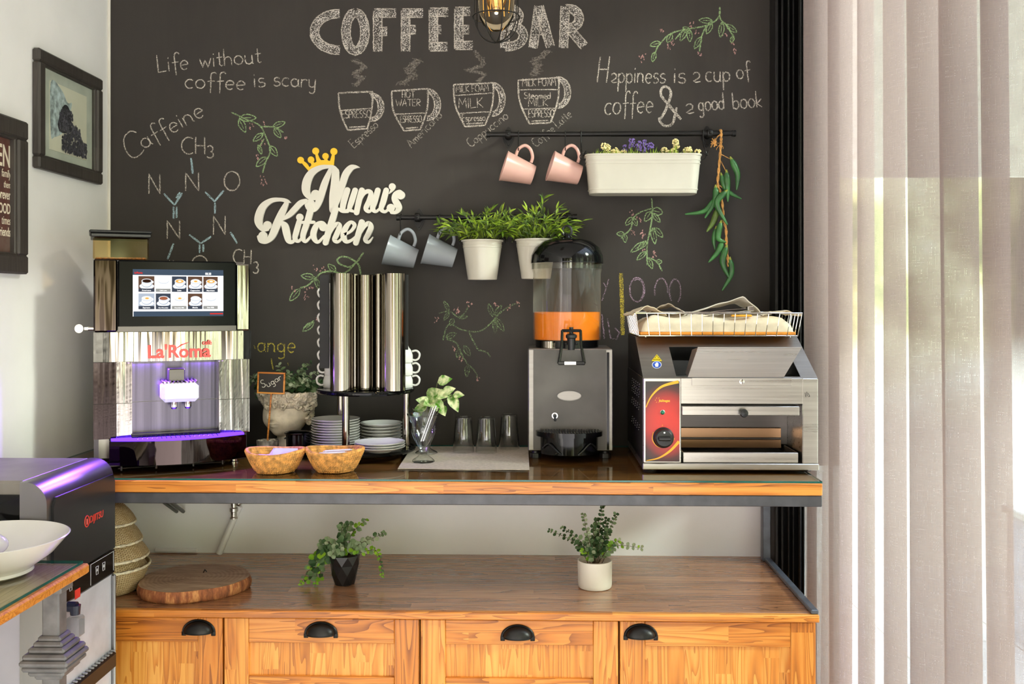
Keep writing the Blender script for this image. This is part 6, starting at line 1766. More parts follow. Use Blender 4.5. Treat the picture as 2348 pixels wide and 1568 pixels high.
# ---------------------------------------------------------------- conveyor toaster
Yf = -.487; cT = lambda px, py, Y=Yf: P(px, py, Y)
X0, X1 = cT(1475, 950).x, cT(1876, 950).x; Yb = -.045
zb0, zb1 = cT(1600, 1077).z, cT(1600, 1062).z           # base strip
zt_ = cT(1600, 867).z; ts = thing('conveyor_toaster', 'stainless steel conveyor toaster with a red control panel', 'toaster', ((X0 + X1) / 2, -.27, ZG))
xp = cT(1562, 950).x; xo1 = cT(1840, 950).x
zo1 = cT(1700, 926).z
m = MB()
m.bx(X0, xp, Yf + .0005, Yb, zb1, zt_, .002)                                   # control side
m.bx(xo1, X1, Yf, Yb, zb1, zt_, .002)                                          # right column
m.bx(xp - .001, xo1 + .001, Yf, Yf + .03, zo1, zt_, .001)                      # top band
m.bx(xp, xo1, Yf + .0301, Yb, zt_ - .012, zt_)
m.bx(xp, xo1, Yb - .004, Yb, zb1, zt_)
m.bx(X0 - .002, X1 + .002, Yf - .004, Yb, zb0, zb1, .002)
bdy = m.build('body', M['steel'], ts)
m = MB(); m.bx(X1 + .0002, X1 + .0012, Yf + .006, Yb, zb1 + .002, zt_, .0003); m.build('side_sheet', M['steel_dark'], ts)
m = MB(); m.bx(X0 - .0012, X0 - .0002, Yf + .006, Yb, zb1 + .002, zt_, .0003)
rnd = random.Random(6)
for (zz_, n) in ((.13, 4), (.21, 3), (.26, 4), (.29, 5)):
    for k in range(5):
        for j in range(3):
            m.bx(X0 - .0045, X0 - .0012, Yf + .07 + .05 * k + .012 * j, Yf + .078 + .05 * k + .012 * j, zb1 + zz_ * .72 - .008 * j, zb1 + zz_ * .72 - .008 * j + .004, .001)
m.build('side_sheet', M['steel_dark'], ts)
m = MB(); m.bx(xp + .0005, xo1 - .0005, Yf + .16, Yf + .165, zb1 + .03, zo1 - .02); m.bx(xp + .0005, xo1 - .0005, Yf + .165, Yf + .17, zb1 + .055, zb1 + .085)
m.build('inner_plate', M['steel_dark'], ts)
# bars visible deep in the opening, crumb tray, upper bar with a knob
m = MB()
m.bx(xp + .004, xo1 - .02, Yf + .1502, Yf + .1598, zb1 + .050, zb1 + .078, .001); m.bx(xp + .004, xo1 - .02, Yf + .1502, Yf + .1598, zb1 + .020, zb1 + .044, .001)
m.build('guide_bar', metal('warm_steel', (176, 140, 108), .3), ts)
m = MB(); m.bx(cT(1567, 1).x, cT(1832, 1).x, Yf + .004, Yf + .012, zb1 + .001, cT(1700, 1038).z, .0015); m.bx(cT(1567, 1).x, cT(1832, 1).x, Yf + .0121, Yf + .149, zb1 + .008, zb1 + .010)
for x in (cT(1567, 1).x, cT(1830, 1).x): m.bx(x, x + .003, Yf + .0121, Yf + .149, zb1 + .010, zb1 + .028)
m.build('crumb_tray', [M['steel']], ts)
m = MB(); m.bx(cT(1568, 1).x + .004, cT(1830, 1).x - .004, Yf + .0125, Yf + .148, zb1 + .0102, zb1 + .0108); m.build('tray_liner', plain('dark_liner', (30, 27, 25), .3, var=.4, vs=80), ts)  # near-black mottled sheet on the crumb tray
m = MB(); m.bx(cT(1563, 1).x, cT(1832, 1).x, Yf - .006, Yf + .004, cT(1700, 952).z, cT(1700, 931).z, .0015); m.bx(cT(1563, 1).x, cT(1832, 1).x, Yf + .0041, Yf + .14, cT(1700, 934).z, cT(1700, 931).z)
sb = m.build('rack_front', M['steel'], ts)
kx, kz = cT(1702, 945).x, cT(1702, 945).z
m = MB(); m.lathe([(.006, 0), (.006, .008), (.0105, .012), (.0115, .018), (.0095, .024), (0, .026)], 24, M=T((kx, Yf - .006, kz)) @ Rx(pi / 2)); m.build('knob', M['black_plastic'], sb)
m = MB(); sx, sz = cT(1701, 875).x, cT(1701, 875).z; m.lathe([(.0075, 0), (.0075, .002), (.005, .0032), (.002, .0034), (.0015, .001), (0, .001)], 20, M=T((sx, Yf, sz)) @ Rx(pi / 2)); m.build('screw', M['chrome'], ts)
m = MB(); xs_, zs_ = cT(1588, 0).x, 0; m.bx(cT(1586, 1).x, cT(1815, 1).x, Yf - .0022, Yf - .0004, cT(1600, 884).z, zt_ + .001, .0005); m.build('chute_lip', M['steel'], ts)
# control panel
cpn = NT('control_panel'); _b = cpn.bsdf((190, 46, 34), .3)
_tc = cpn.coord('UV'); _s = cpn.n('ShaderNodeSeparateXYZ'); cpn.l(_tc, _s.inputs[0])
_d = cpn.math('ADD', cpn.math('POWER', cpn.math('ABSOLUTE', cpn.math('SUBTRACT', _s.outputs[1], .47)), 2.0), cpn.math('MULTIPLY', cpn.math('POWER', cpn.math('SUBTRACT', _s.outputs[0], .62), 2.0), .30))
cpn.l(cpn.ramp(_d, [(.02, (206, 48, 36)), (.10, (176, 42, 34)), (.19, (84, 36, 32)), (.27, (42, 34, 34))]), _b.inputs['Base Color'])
ax, bx_, az, bz = cT(1480, 1).x, cT(1558, 1).x, cT(1500, 1058).z, cT(1500, 874).z
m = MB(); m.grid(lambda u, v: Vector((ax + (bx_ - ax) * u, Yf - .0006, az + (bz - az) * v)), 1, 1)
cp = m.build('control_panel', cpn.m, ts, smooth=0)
m = MB(); yq = Yf - .0010
def arcs(pts, w):
    cur = crom(pts, 8); q = mpp(Yf, 1520); vs = []
    W3 = [cT(x, y, yq) for x, y in cur]; N = len(W3)
    for i in range(N):
        t = W3[min(i + 1, N - 1)] - W3[max(i - 1, 0)]; n = Vector((-t.z, 0, t.x)).normalized(); ww = w * q * (.25 + .75 * i / (N - 1)) * .5
        vs += [W3[i] + n * ww, W3[i] - n * ww]
    m.add(vs, [(2 * i, 2 * i + 1, 2 * i + 3, 2 * i + 2) for i in range(N - 1)])
arcs([(1481, 934), (1494, 908), (1518, 886), (1556, 875)], 7); arcs([(1482, 1056), (1510, 1050), (1536, 1034), (1557, 1012)], 7)
arcs([(1498, 990), (1496, 1008), (1506, 1022), (1520, 1025), (1536, 1020), (1545, 1004)], 5)
m.merge(text_mb('kalitegaz', .0092, 0, Mt(cT(1511, 920).x, yq, cT(1511, 921).z), .0003, 0, 'LEFT', .95))
k_ = [(1508 + 5.5 * cos(a), 917 + 5.5 * sin(a)) for a in [pi * 2 * j / 6 for j in range(6)]]
for x, y in k_: p_ = cT(x, y, yq); m.add([p_ + Vector((-.0014, 0, -.0014)), p_ + Vector((.0014, 0, -.0008)), p_ + Vector((.0008, 0, .0014))], [(0, 1, 2)])
m.merge(text_mb('0', .006, 0, Mt(cT(1519, 977).x, yq, cT(1519, 977).z), 0, 0, 'CENTER'))
m.build('panel_print', plain('panel_yellow', (244, 172, 40), .4), cp, smooth=0, recalc=False)
m = MB(); p_ = cT(1519, 945); m.lathe([(.0068, 0), (.0068, .002), (.0055, .003)], 20, M=T((p_.x, Yf - .0007, p_.z)) @ Rx(pi / 2)); m.build('lamp_ring', M['chrome'], cp)
m = MB(); m.ball((p_.x, Yf - .0022, p_.z), .0052, 14, 10, (1, .5, 1)); m.build('indicator_lamp', plain('green_lens', (20, 110, 80), .15), cp)
m = MB(); p_ = cT(1521, 1003); m.lathe([(.0285, 0), (.0285, .004), (.0255, .007), (.024, .018), (.021, .021), (0, .022)], 36, M=T((p_.x, Yf - .0007, p_.z)) @ Rx(pi / 2)); m.bx(p_.x - .018, p_.x + .018, Yf - .034, Yf - .020, p_.z - .0055, p_.z + .0055, .003)
kn_ = m.build('dial', M['black_plastic'], cp)
m = MB(); m.ball((p_.x, Yf - .0225, p_.z + .016), .0026, 10, 6, (1, .4, 1)); m.build('dial_mark', M['white_plastic'], kn_)
# hood with its slanted front, chute opening and flap
Yh = -.272; zh = cT(1600, 772, Yh).z
def hp_(px, f):                                   # point on the slanted face, f=0 bottom .. 1 top
    return None
m = MB()
def slope(u, f): return Vector((X0 + (X1 - X0) * u, Yf + .004 + (Yh - Yf - .004) * f, zt_ + .0005 + (zh - zt_) * f))
u1, u2 = (cT(1552, 830).x - X0) / (X1 - X0), (cT(1846, 830).x - X0) / (X1 - X0) - .02
def plate(ua, ub, fa, fb, mb):
    q = [slope(ua, fa), slope(ub, fa), slope(ub, fb), slope(ua, fb)]; nn = Vector((0, .0015, -.0012)); mb.add(q + [p + nn for p in q], [(0, 1, 2, 3), (7, 6, 5, 4), (0, 4, 5, 1), (1, 5, 6, 2), (2, 6, 7, 3), (3, 7, 4, 0)])
for a in ((0, u1, 0, 1), (u2, 1, 0, 1), (u1, u2, .74, 1), (u1, u2, 0, .03)): plate(*a, m)
hd0 = m.build('hood', M['steel_v'], ts)
m = MB()
for x in (X0 + .0006, X1 - .0026):
    m.add([Vector((x + dx, y, z)) for dx in (0, .002) for y, z in ((Yf + .006, zt_ + .001), (Yh, zh), (Yb, zh), (Yb, zt_ + .001))], [(0, 1, 2, 3), (7, 6, 5, 4), (0, 4, 5, 1), (1, 5, 6, 2), (2, 6, 7, 3), (3, 7, 4, 0)])
m.bx(X0, X1, Yh, Yb, zh - .0012, zh + .0008, .0005); m.build('hood_shell', M['steel_dark'], ts)
m = MB(); m.bx(X0 + .003, X1 - .003, Yf + .10, Yf + .105, zt_ + .002, zt_ + (zh - zt_) * .40); m.build('chute_shade', M['black_matte'], ts)  # matte black sheet standing for the shade inside the chute
m = MB(); fl = [cT(1577, 861, Yf - .002), cT(1800, 857, Yf - .002), cT(1838, 797, Yf - .060 + .02), cT(1598, 801, Yf - .060 + .02)]
fl = [Vector((cT(1577, 858).x, Yf - .001, zt_ + .003)), Vector((cT(1797, 858).x, Yf - .001, zt_ + .003)), None, None]
ztopf = cT(1700, 797, Yf - .045).z
fl[2] = Vector((cT(1838, 797, Yf - .045).x, Yf - .045, ztopf)); fl[3] = Vector((cT(1600, 797, Yf - .045).x, Yf - .045, ztopf))
nn = Vector((0, .0016, .0010)); m.add(fl + [p + nn for p in fl], [(0, 1, 2, 3), (7, 6, 5, 4), (0, 4, 5, 1), (1, 5, 6, 2), (2, 6, 7, 3), (3, 7, 4, 0)])
m.tube([fl[3], fl[2]], .0022, 8); m.build('chute_flap', M['steel'], ts)
for s_, pA, pB in ((0, fl[1], fl[2]), (1, fl[0], fl[3])):
    m = MB()
    back = Vector((pA.x + (.002 if s_ == 0 else -.002), Yf + .030, zt_ + .012)); bt = Vector((pB.x - (.012 if s_ == 0 else .0), Yf + .05, ztopf - .010))
    m.add([pA, pB, bt, back], [(0, 1, 2, 3)])
    m.build('chute_cheek', M['steel_v'], ts)
for x in (1492, 1851):
    p_ = cT(x, 1080); 
    for y in (Yf + .03, Yb - .03):
        m = MB(); m.lathe([(0, 0), (.019, 0), (.0195, .004), (.018, zb0 - ZG), (0, zb0 - ZG)], 24, c=(p_.x, y, ZG), mod=lambda a, j, z: 1 + (.03 * cos(14 * a) if 0 < j < 4 else 0)); m.build('foot', M['black_plastic'], ts)
# stickers on the hood: yellow hot-surface triangle, blue glove disc
def onslope(px, py, lift=.0012):
    d = ray(px, py); a, b, c_ = slope(0, 0), slope(1, 0), slope(0, 1); n = (b - a).cross(c_ - a).normalized()
    if n.y > 0: n = -n
    t = (a - CAMP).dot(n) / d.dot(n); return CAMP + d * t + n * lift
def flat(m, pts, lift): m.add([onslope(x, y, lift) for x, y in pts], [list(range(len(pts)))])
stk = [plain('sticker_yellow', (240, 208, 20), .4), plain('sticker_black', (24, 24, 24), .5), plain('sticker_blue', (38, 84, 190), .4), plain('sticker_white', (238, 240, 244), .4)]
m = MB(); m.mat(0); flat(m, [(1494, 828), (1518, 828), (1506, 813)], .0010); m.mat(1); flat(m, [(1497, 826), (1515, 826), (1506, 815)], .0013); m.mat(0); flat(m, [(1499, 825), (1513, 825), (1506, 817)], .0016)
m.mat(1)
for k in range(3): flat(m, [(1502 + 3 * k, 824), (1503 + 3 * k, 824), (1503.5 + 3 * k, 821), (1502.5 + 3 * k, 821)], .0019)
m.build('warning_sticker', stk, ts, smooth=0, recalc=False)
m = MB(); m.mat(3); flat(m, [(1506 + 11 * cos(a), 837 + 8.5 * sin(a)) for a in [2 * pi * k / 24 for k in range(24)]], .0010); m.mat(2); flat(m, [(1506 + 9.6 * cos(a), 837 + 7.4 * sin(a)) for a in [2 * pi * k / 24 for k in range(24)]], .0013)
m.mat(3); flat(m, [(1503, 842), (1509, 842), (1510, 836), (1508, 832), (1504, 832), (1503, 836), (1501, 835)], .0016); m.build('glove_sticker', stk, ts, smooth=0, recalc=False)
m = MB(); m.mat(1)
for a, b in (((1846, 900), (1848, 910)), ((1850, 898), (1851, 908)), ((1853, 909), (1857, 909)), ((1857, 909), (1853, 901))): m.tube([cT(*a, Yf - .0006), cT(*b, Yf - .0006)], .0008, 4)
m.build('corner_mark', stk, ts)
ZH = zh + .0010

# ---------------------------------------------------------------- wire basket of bread on the toaster
xa_, xb_ = X0 + .004, cT(1828, 745, -.33).x; ya_, yb_ = -.335, -.062; zB = ZH + .004; zR = P(1640, 718, ya_).z
wb = thing('wire_basket', 'chrome wire basket lined with cloth, on top of the toaster', 'basket', ((xa_ + xb_) / 2, -.2, ZH))
m = MB(); f = .010
rim = [(xa_ - f, ya_ - f), (xb_ + f, ya_ - f), (xb_ + f, yb_ + f * .5), (xa_ - f, yb_ + f * .5)]; bot = [(xa_, ya_), (xb_, ya_), (xb_, yb_), (xa_, yb_)]
m.tube([(x, y, zR) for x, y in rim], .0022, 7, closed=True); m.tube([(x, y, zB) for x, y in bot], .0018, 7, closed=True)
def wires(a, b, A_, B_, n):
    for k in range(n + 1):
        t = k / n; p = Vector((a[0] + (b[0] - a[0]) * t, a[1] + (b[1] - a[1]) * t, zB)); q = Vector((A_[0] + (B_[0] - A_[0]) * t, A_[1] + (B_[1] - A_[1]) * t, zR)); m.tube([p, q], .0013, 6)
wires(bot[0], bot[1], rim[0], rim[1], 15); wires(bot[3], bot[2], rim[3], rim[2], 15); wires(bot[0], bot[3], rim[0], rim[3], 8); wires(bot[1], bot[2], rim[1], rim[2], 8)
for k in range(1, 15): x = xa_ + (xb_ - xa_) * k / 15; m.tube([(x, ya_, zB), (x, yb_, zB)], .0010, 5)
for x in (xa_ + .02, xb_ - .02):
    for y in (ya_ + .002, yb_ - .01): m.cyl((x, y, ZH + .0002), (x, y, zB), .002, n=8)
m.build('wirework', M['chrome'], wb)
m = MB(); m.bx(xa_ + .004, xb_ - .004, ya_ + .004, yb_ - .004, zB + .0022, zB + .011, .002); tag(m.build('serving_board', M['board_orange']), 'orange board lying in the bottom of the wire basket', 'board')
m = MB(); hw = zR - zB - .012
def cl(u, v):
    x = xa_ + .008 + (xb_ - xa_ - .016) * u; y = ya_ + .008 + (yb_ - ya_ - .016) * v; e = min(u, 1 - u, v * .7, (1 - v) * .7)
    z = zB + .0115 + (hw - .012) * min(1, (e * 14) ** .5) + .006 * sin(u * 17 + v * 5) * min(1, e * 9) + .004 * sin(v * 21 - u * 8) * min(1, e * 9)
    return Vector((x, y, z))
m.grid(cl, 60, 30); m.grid(lambda u, v: Vector((cl(u, v).x, cl(u, v).y, zB + .0113)), 60, 30)
tag(m.build('lining_cloth', M['cloth'], smooth=60), 'cream cloth lining the wire basket', 'cloth')
def fold(px, py, Y, w, d, h, rot, label, mat, peak=.4, sk=0.0):
    p = P(px, py, Y); m = MB()
    def fn(u, v):
        t = abs(u - peak) / (peak if u < peak else 1 - peak); z = h * max(0, 1 - t) ** .8 * (1 - .35 * v) + .0015 * sin(u * 22 + v * 7)
        return Vector(((u - .5) * w + sk * z, (v - .5) * d, z))
    m.grid(fn, 30, 12); m.grid(lambda u, v: fn(u, v) * .985 - Vector((0, 0, .0022)), 30, 12)
    for e in (0, 1): m.grid(lambda u, v, e=e: (fn(u, e) if v < .5 else fn(u, e) * .985 - Vector((0, 0, .0022))), 30, 1)
    o = m.build('napkin', mat, smooth=60); o.matrix_basis = T(p) @ Rz(rot); tag(o, label, 'napkin', 'napkins in the wire basket'); return o
fold(1478, 722, -.24, .105, .10, .030, .2, 'cream napkin bunched at the left end of the wire basket', M['cloth'], .45)
fold(1530, 718, -.20, .11, .11, .032, -.2, 'white folded napkin with a raised corner, second from the left in the wire basket', M['linen'], .55)
fold(1655, 722, -.20, .22, .12, .056, -.05, 'white napkin rising to the highest peak in the wire basket', M['cloth_white'], .68, .3)
fold(1775, 722, -.24, .12, .14, .014, .1, 'cream napkin lying flat at the right end of the wire basket', M['cloth'], .6)
tg = thing('tongs', 'pair of steel tongs with a yellow end lying across the wire basket', 'tongs', P(1640, 722, -.29))
m = MB(); a, b = P(1560, 734, -.29), P(1722, 711, -.27)
for s_, dz in ((-1, 0), (1, .010)):
    pts = crom([a + Vector((0, s_ * .006, dz * .5 - .001)), a.lerp(b, .5) + Vector((0, s_ * .009, dz + .001)), b + Vector((0, s_ * .006, dz * .5))], 8)
    for i, (q0, q1) in enumerate(zip(pts, pts[1:])):
        pass
    W3 = [Vector(q) for q in pts]; vs = []
    for q in W3: vs += [q + Vector((0, -.006, 0)), q + Vector((0, .006, 0)), q + Vector((0, .006, .0012)), q + Vector((0, -.006, .0012))]
    fs = []
    for i in range(len(W3) - 1):
        for k in range(4): fs.append((4 * i + k, 4 * i + (k + 1) % 4, 4 * i + 4 + (k + 1) % 4, 4 * i + 4 + k))
    m.add(vs, fs + [(0, 1, 2, 3), tuple(4 * (len(W3) - 1) + k for k in (3, 2, 1, 0))])
m.bx(b.x - .012, b.x + .006, b.y - .013, b.y + .013, b.z - .003, b.z + .012, .002); m.build('arms', M['chrome'], tg)
m = MB(); e = P(1700, 723, -.31); m.bx(e.x - .03, e.x + .03, e.y - .007, e.y + .007, e.z - .004, e.z + .002, .002, ); m.build('grip', plain('amber_grip', (230, 160, 40), .3), tg)
# ================================================================ things on the lower worktop
ZW = ZL + .0004
# wood slice
lc_ = Vector((P(446, 1330, -.40).x, -.40, ZW))
wl = thing('wood_slice', 'round slice of tree trunk with bark, lying on the worktop beside the wicker stack', 'wood slice', lc_)
rx_, ry_ = .152, .150; hh_ = .034
def lob(a): return 1 + .035 * sin(2 * a + .6) + .025 * sin(3 * a + 1.2) + .012 * sin(7 * a) + (-.03 if -.15 < a - .35 < .25 else 0)
m = MB(); n = 90
ring = lambda s, z: [lc_ + Vector((rx_ * s * lob(2 * pi * k / n) * cos(2 * pi * k / n), ry_ * s * lob(2 * pi * k / n) * sin(2 * pi * k / n), z)) for k in range(n)]
rws = [ring(.955, .0), ring(.985, .006), ring(1.0, .02), ring(.985, hh_ - .004), ring(.97, hh_)]
vs = [p for r in rws for p in r]; fs = [(j * n + k, j * n + (k + 1) % n, (j + 1) * n + (k + 1) % n, (j + 1) * n + k) for j in range(4) for k in range(n)]; fs.append(list(range(n)))
m.add(vs, fs); m.build('bark', M['bark'], wl, smooth=60)
m = MB(); tp_ = ring(.969, hh_ + .0002); m.add(tp_ + [lc_ + Vector((0, 0, hh_ + .0002))], [(k, (k + 1) % n, n) for k in range(n)]); m.build('cut_face', M['end_grain'], wl, smooth=0)
m = MB(); q = lc_ + Vector((.01, .045, hh_ + .0005)); m.tube([q, q + Vector((.006, -.004, .010)), q + Vector((.012, -.006, .004))], .0016, 6); m.build('wire_loop', M['black_iron'], wl)

# wicker bowls: one upright, four upturned on top
def wick(z, r0, r1, h, up, label, dx=0, tilt=0, ty=0.0):
    c = Vector((P(241, 1330, -.425).x + dx, -.425, z)); Mx = T(c) @ Ry(tilt) @ Rx(ty)
    t = thing('wicker_bowl', label, 'wicker bowl', (0, 0, 0), group='stacked wicker bowls'); t.matrix_basis = Mx; RM[t.name] = Mx
    m = MB()
    if up: pr = [(r0 * .0, .003), (r0 * .97, .003), (r0, .006)] + [(r0 + (r1 - r0) * (k / 8) ** .8, .006 + (h - .006) * k / 8) for k in range(1, 9)] 
    else: pr = [(r1, 0)] + [(r1 - (r1 - r0) * (k / 8) ** 1.5, h * k / 8) for k in range(1, 8)] + [(r0 * .85, h * .97), (r0 * .4, h), (0, h)]
    th = .003; inner = [(max(0, r - th), z + (th if up else -th * .6)) for r, z in pr]
    m.lathe(pr, 60); m.lathe(inner, 60); m.build('weave', M['wicker'], t, world=False, smooth=60)
    m = MB(); ze = h if up else .001; n = 60
    for ph in (0, pi):
        m.tube([((r1 - .001) * cos(2 * pi * k / n) + 0, (r1 - .001) * sin(2 * pi * k / n), ze + .0018 * sin(k * 1.2566 + ph)) for k in range(n)], .0028, 6, closed=True)
    m.build('rim', plain('pale_rim', (232, 218, 190), .8, var=.12, vs=90) if 'pale_rim' not in bpy.data.materials else bpy.data.materials['pale_rim'], t, world=False, smooth=60)
    return t
zz0 = ZW
wick(zz0, .088, .122, .074, True, 'wicker bowl standing upright, bottom of the stack at the left end of the worktop')
wick(zz0 + .064, .062, .116, .070, False, 'upturned wicker bowl resting on the bottom one, second from the bottom of the stack', -.004)
wick(zz0 + .102, .060, .120, .066, False, 'upturned wicker bowl in the middle of the stack', -.002, .02)
wick(zz0 + .148, .058, .108, .062, False, 'upturned wicker bowl, second from the top of the stack', -.008, .05)
wick(zz0 + .200, .050, .092, .052, False, 'upturned wicker bowl, topmost of the stack at the left end', -.010, .06)

# faceted black pot with mixed greenery
c = Vector((P(790, 1340, -.335).x, -.335, ZW)); s = mpp(-.335, 790)
bp_ = thing('potted_plant', 'mixed eucalyptus greenery in a black faceted pot on the worktop', 'potted plant', c)
r0, r1, hz = 23 * s, 35.5 * s, 67 * s; N = 8
m = MB(); rows = [(r0, 0, 0), (r0 * 1.28, hz * .34, .5), (r1 * .93, hz * .68, 0), (r1, hz, .5)]
V = [[c + Vector((r * cos(2 * pi * (k + o) / N - pi / 2), r * sin(2 * pi * (k + o) / N - pi / 2), z)) for k in range(N)] for r, z, o in rows]
vs = [p for r in V for p in r]; fs = [list(range(N))]
for j in range(3):
    o = rows[j][2]
    for k in range(N):
        a, b = j * N + k, j * N + (k + 1) % N
        if o == 0: fs += [(a, b, (j + 1) * N + k), ((j + 1) * N + k, b, (j + 1) * N + (k + 1) % N)]
        else: fs += [(a, b, (j + 1) * N + (k + 1) % N), ((j + 1) * N + k, a, (j + 1) * N + (k + 1) % N)]
m.add(vs, fs)
V2 = [c + Vector((r1 * .9 * cos(2 * pi * (k + .5) / N - pi / 2), r1 * .9 * sin(2 * pi * (k + .5) / N - pi / 2), z)) for z in (hz, hz - .012) for k in range(N)]
b0 = len(m.v); m.add(V[3] + V2, [(k, (k + 1) % N, N + (k + 1) % N, N + k) for k in range(N)] + [(N + k, N + (k + 1) % N, 2 * N + (k + 1) % N, 2 * N + k) for k in range(N)] + [list(range(2 * N, 3 * N))])
m.build('pot', plain('black_facet', (26, 26, 28), .32, var=.03), bp_, smooth=0)
rnd = random.Random(77); m = MB(); st = MB(); top_ = c + Vector((0, 0, hz - .008))
def fr(px, py, midpx, midpy, n, L, W_, mats, dy=0.0, pair=True):
    a = top_ + Vector(((P(px, py, c.y).x - c.x) * .12, 0, 0)); frond(m, st, [a, P(midpx, midpy, c.y + dy * .5), P(px, py, c.y + dy)], n, L, W_, rnd, mats, .0013, True, .25, (0, -.8, .5), .12, pair)
fr(838, 1193, 806, 1225, 8, .024, .017, (0, 3)); fr(785, 1205, 783, 1240, 8, .030, .025, (0, 2), -.01); fr(800, 1202, 790, 1238, 7, .030, .026, (0, 0, 2), -.02); fr(880, 1222, 835, 1245, 10, .022, .017, (1, 1, 0)); fr(848, 1236, 820, 1250, 8, .024, .020, (1,), -.015)
fr(735, 1245, 760, 1255, 7, .026, .022, (0, 2)); fr(748, 1240, 765, 1252, 6, .028, .024, (1, 0, 2), -.02); fr(780, 1265, 782, 1262, 4, .028, .025, (1, 0), -.045); fr(770, 1258, 775, 1255, 5, .028, .024, (1, 2), -.03); fr(815, 1262, 806, 1258, 5, .026, .022, (0, 3), -.03); fr(762, 1272, 770, 1265, 4, .026, .024, (0, 1), -.04); fr(835, 1255, 818, 1255, 6, .024, .02, (1, 0))
fr(735, 1325, 738, 1262, 9, .030, .024, (2, 0, 3), -.02); fr(704, 1330, 728, 1270, 10, .026, .022, (3, 0, 2), -.02); fr(690, 1340, 722, 1290, 9, .018, .014, (3, 3, 0), -.03); fr(722, 1345, 735, 1290, 8, .020, .015, (0, 3), -.035); fr(716, 1322, 735, 1275, 8, .028, .026, (0, 2), -.03)
fr(876, 1320, 862, 1262, 12, .018, .012, (3, 3, 0), -.01)
for v in m.v:
    if v.z < ZW + .002: v.z = ZW + .002
m.build('foliage', [M['leaf_euca'], M['leaf_sage'], M['leaf_dark'], M['leaf_lime']], bp_, smooth=0, recalc=False); st.build('stem', M['stem_brown'], bp_)

# white pot with dark green eucalyptus
c = Vector((P(1364, 1345, -.350).x, -.350, ZW)); s = mpp(-.35, 1364)
wp = thing('potted_plant', 'dark green eucalyptus in a plain white cylindrical pot on the worktop', 'potted plant', c)
r = 39.5 * s; h = P(1364, 1283, c.y).z - ZW
m = MB(); m.lathe([(0, .001), (r * .93, .001), (r * .965, .004), (r * .985, .012), (r, h - .003), (r * .99, h), (r * .93, h), (r * .92, h - .012), (0, h - .014)], 48, c=c); m.build('pot', plain('white_pot', (238, 232, 220), .45, var=.01), wp)
rnd = random.Random(41); m = MB(); st = MB(); top_ = c + Vector((0, 0, h - .010))
for (px, py, mx_, my_, n, L, mats, dy) in ((1381, 1160, 1374, 1225, 12, .020, (2, 2, 0), 0), (1338, 1180, 1348, 1235, 10, .019, (1, 0), -.01), (1412, 1180, 1392, 1232, 11, .019, (2, 0), 0), (1260, 1216, 1320, 1245, 11, .018, (2, 2, 0), 0), (1290, 1210, 1335, 1245, 10, .020, (2, 0), -.02),
        (1470, 1256, 1410, 1252, 9, .020, (1, 1, 3), -.01), (1360, 1205, 1362, 1240, 9, .022, (2, 0), -.02), (1395, 1215, 1382, 1245, 9, .022, (2, 2, 0), -.025), (1348, 1225, 1354, 1250, 7, .022, (0, 1), -.03), (1376, 1235, 1372, 1255, 7, .022, (2, 0), -.035), (1405, 1248, 1392, 1262, 6, .022, (3, 0), -.03), (1335, 1262, 1346, 1266, 5, .020, (3, 0), -.03), (1392, 1190, 1382, 1235, 10, .020, (2,), .01), (1368, 1190, 1366, 1235, 10, .020, (2, 0), .015), (1420, 1240, 1398, 1250, 7, .020, (3, 1), -.02), (1358, 1262, 1360, 1268, 4, .024, (1, 2), -.045)):
    frond(m, st, [top_ + Vector(((P(px, py, c.y).x - c.x) * .15, 0, 0)), P(mx_, my_, c.y + dy * .5), P(px, py, c.y + dy)], n, L, L * .72, rnd, mats, .0012, True, .25, (0, -.8, .5), .1)
m.build('foliage', [M['leaf_euca'], M['leaf_sage'], M['leaf_dark'], M['leaf_lime']], wp, smooth=0, recalc=False); st.build('stem', M['stem_brown'], wp)

# water valve and slanting pipe on the wall under the counter
vx = P(540, 1165, -.03); 
vp = thing('water_pipe', 'slanting white pipe with a steel valve on the wall under the counter', 'pipe', (vx.x, -.03, ZW))
m = MB(); a, b = P(549, 1160, -.018), P(502, 1268, -.018); m.tube([a, b.lerp(a, .5), Vector((b.x, -.018, ZW + .002))], .0105, 14); m.build('pipe', M['plaster_white'], vp)
m = MB(); q = P(536, 1160, -.035); q2 = P(534, 1186, -.035)
m.cyl((q.x, -.0008, q.z + .006), (q.x, -.035, q.z + .006), .0085, n=16); m.lathe([(.0125, 0), (.0125, .004), (.010, .007), (.010, .022), (.0135, .024), (.0135, .034), (.009, .037), (.009, .05)], 18, c=(q.x, -.035, q2.z - .004)); m.ball((q.x + .016, -.035, q.z + .008), .009, 12, 8); m.build('valve', M['steel'], vp)
m = MB(); e0, e1 = P(355, 1264, -.008), P(452, 1264, -.008); m.bx(e0.x, e1.x, -.012, -.0006, ZW + .004, P(400, 1257, -.008).z, .002); tag(m.build('cable_cover', M['plaster_white']), 'white plastic cable cover low on the wall behind the wood slice', 'cable cover')

# ================================================================ left foreground: water dispenser
XF = -1.106; Yn, Yr = -.992, -.652; ZD = P(200, 1075, -.75).z
ZD = 1.312
wd = thing('water_dispenser', 'black and silver water dispenser against the left wall', 'water dispenser', (-1.26, -.82, 0))
m = MB(); m.bx(WL + .004, XF - .012, Yn + .012, Yr, .004, ZD - .045, .006); m.build('body', plain('dispenser_case', (176, 174, 186), .4, var=.02), wd)
m = MB(); m.bx(WL + .004, XF - .060, Yn + .010, Yr, ZD - .0448, ZD, .006); m.build('top_cover', M['grey_plastic'] if False else plain('grey_top', (138, 132, 126), .42, .3, var=.05), wd)
m = MB(); m.bx(WL + .004, XF - .0605, Yn + .004, Yn + .0099, ZD - .19, ZD - .03, .002); m.build('rear_band', M['black_gloss'], wd)
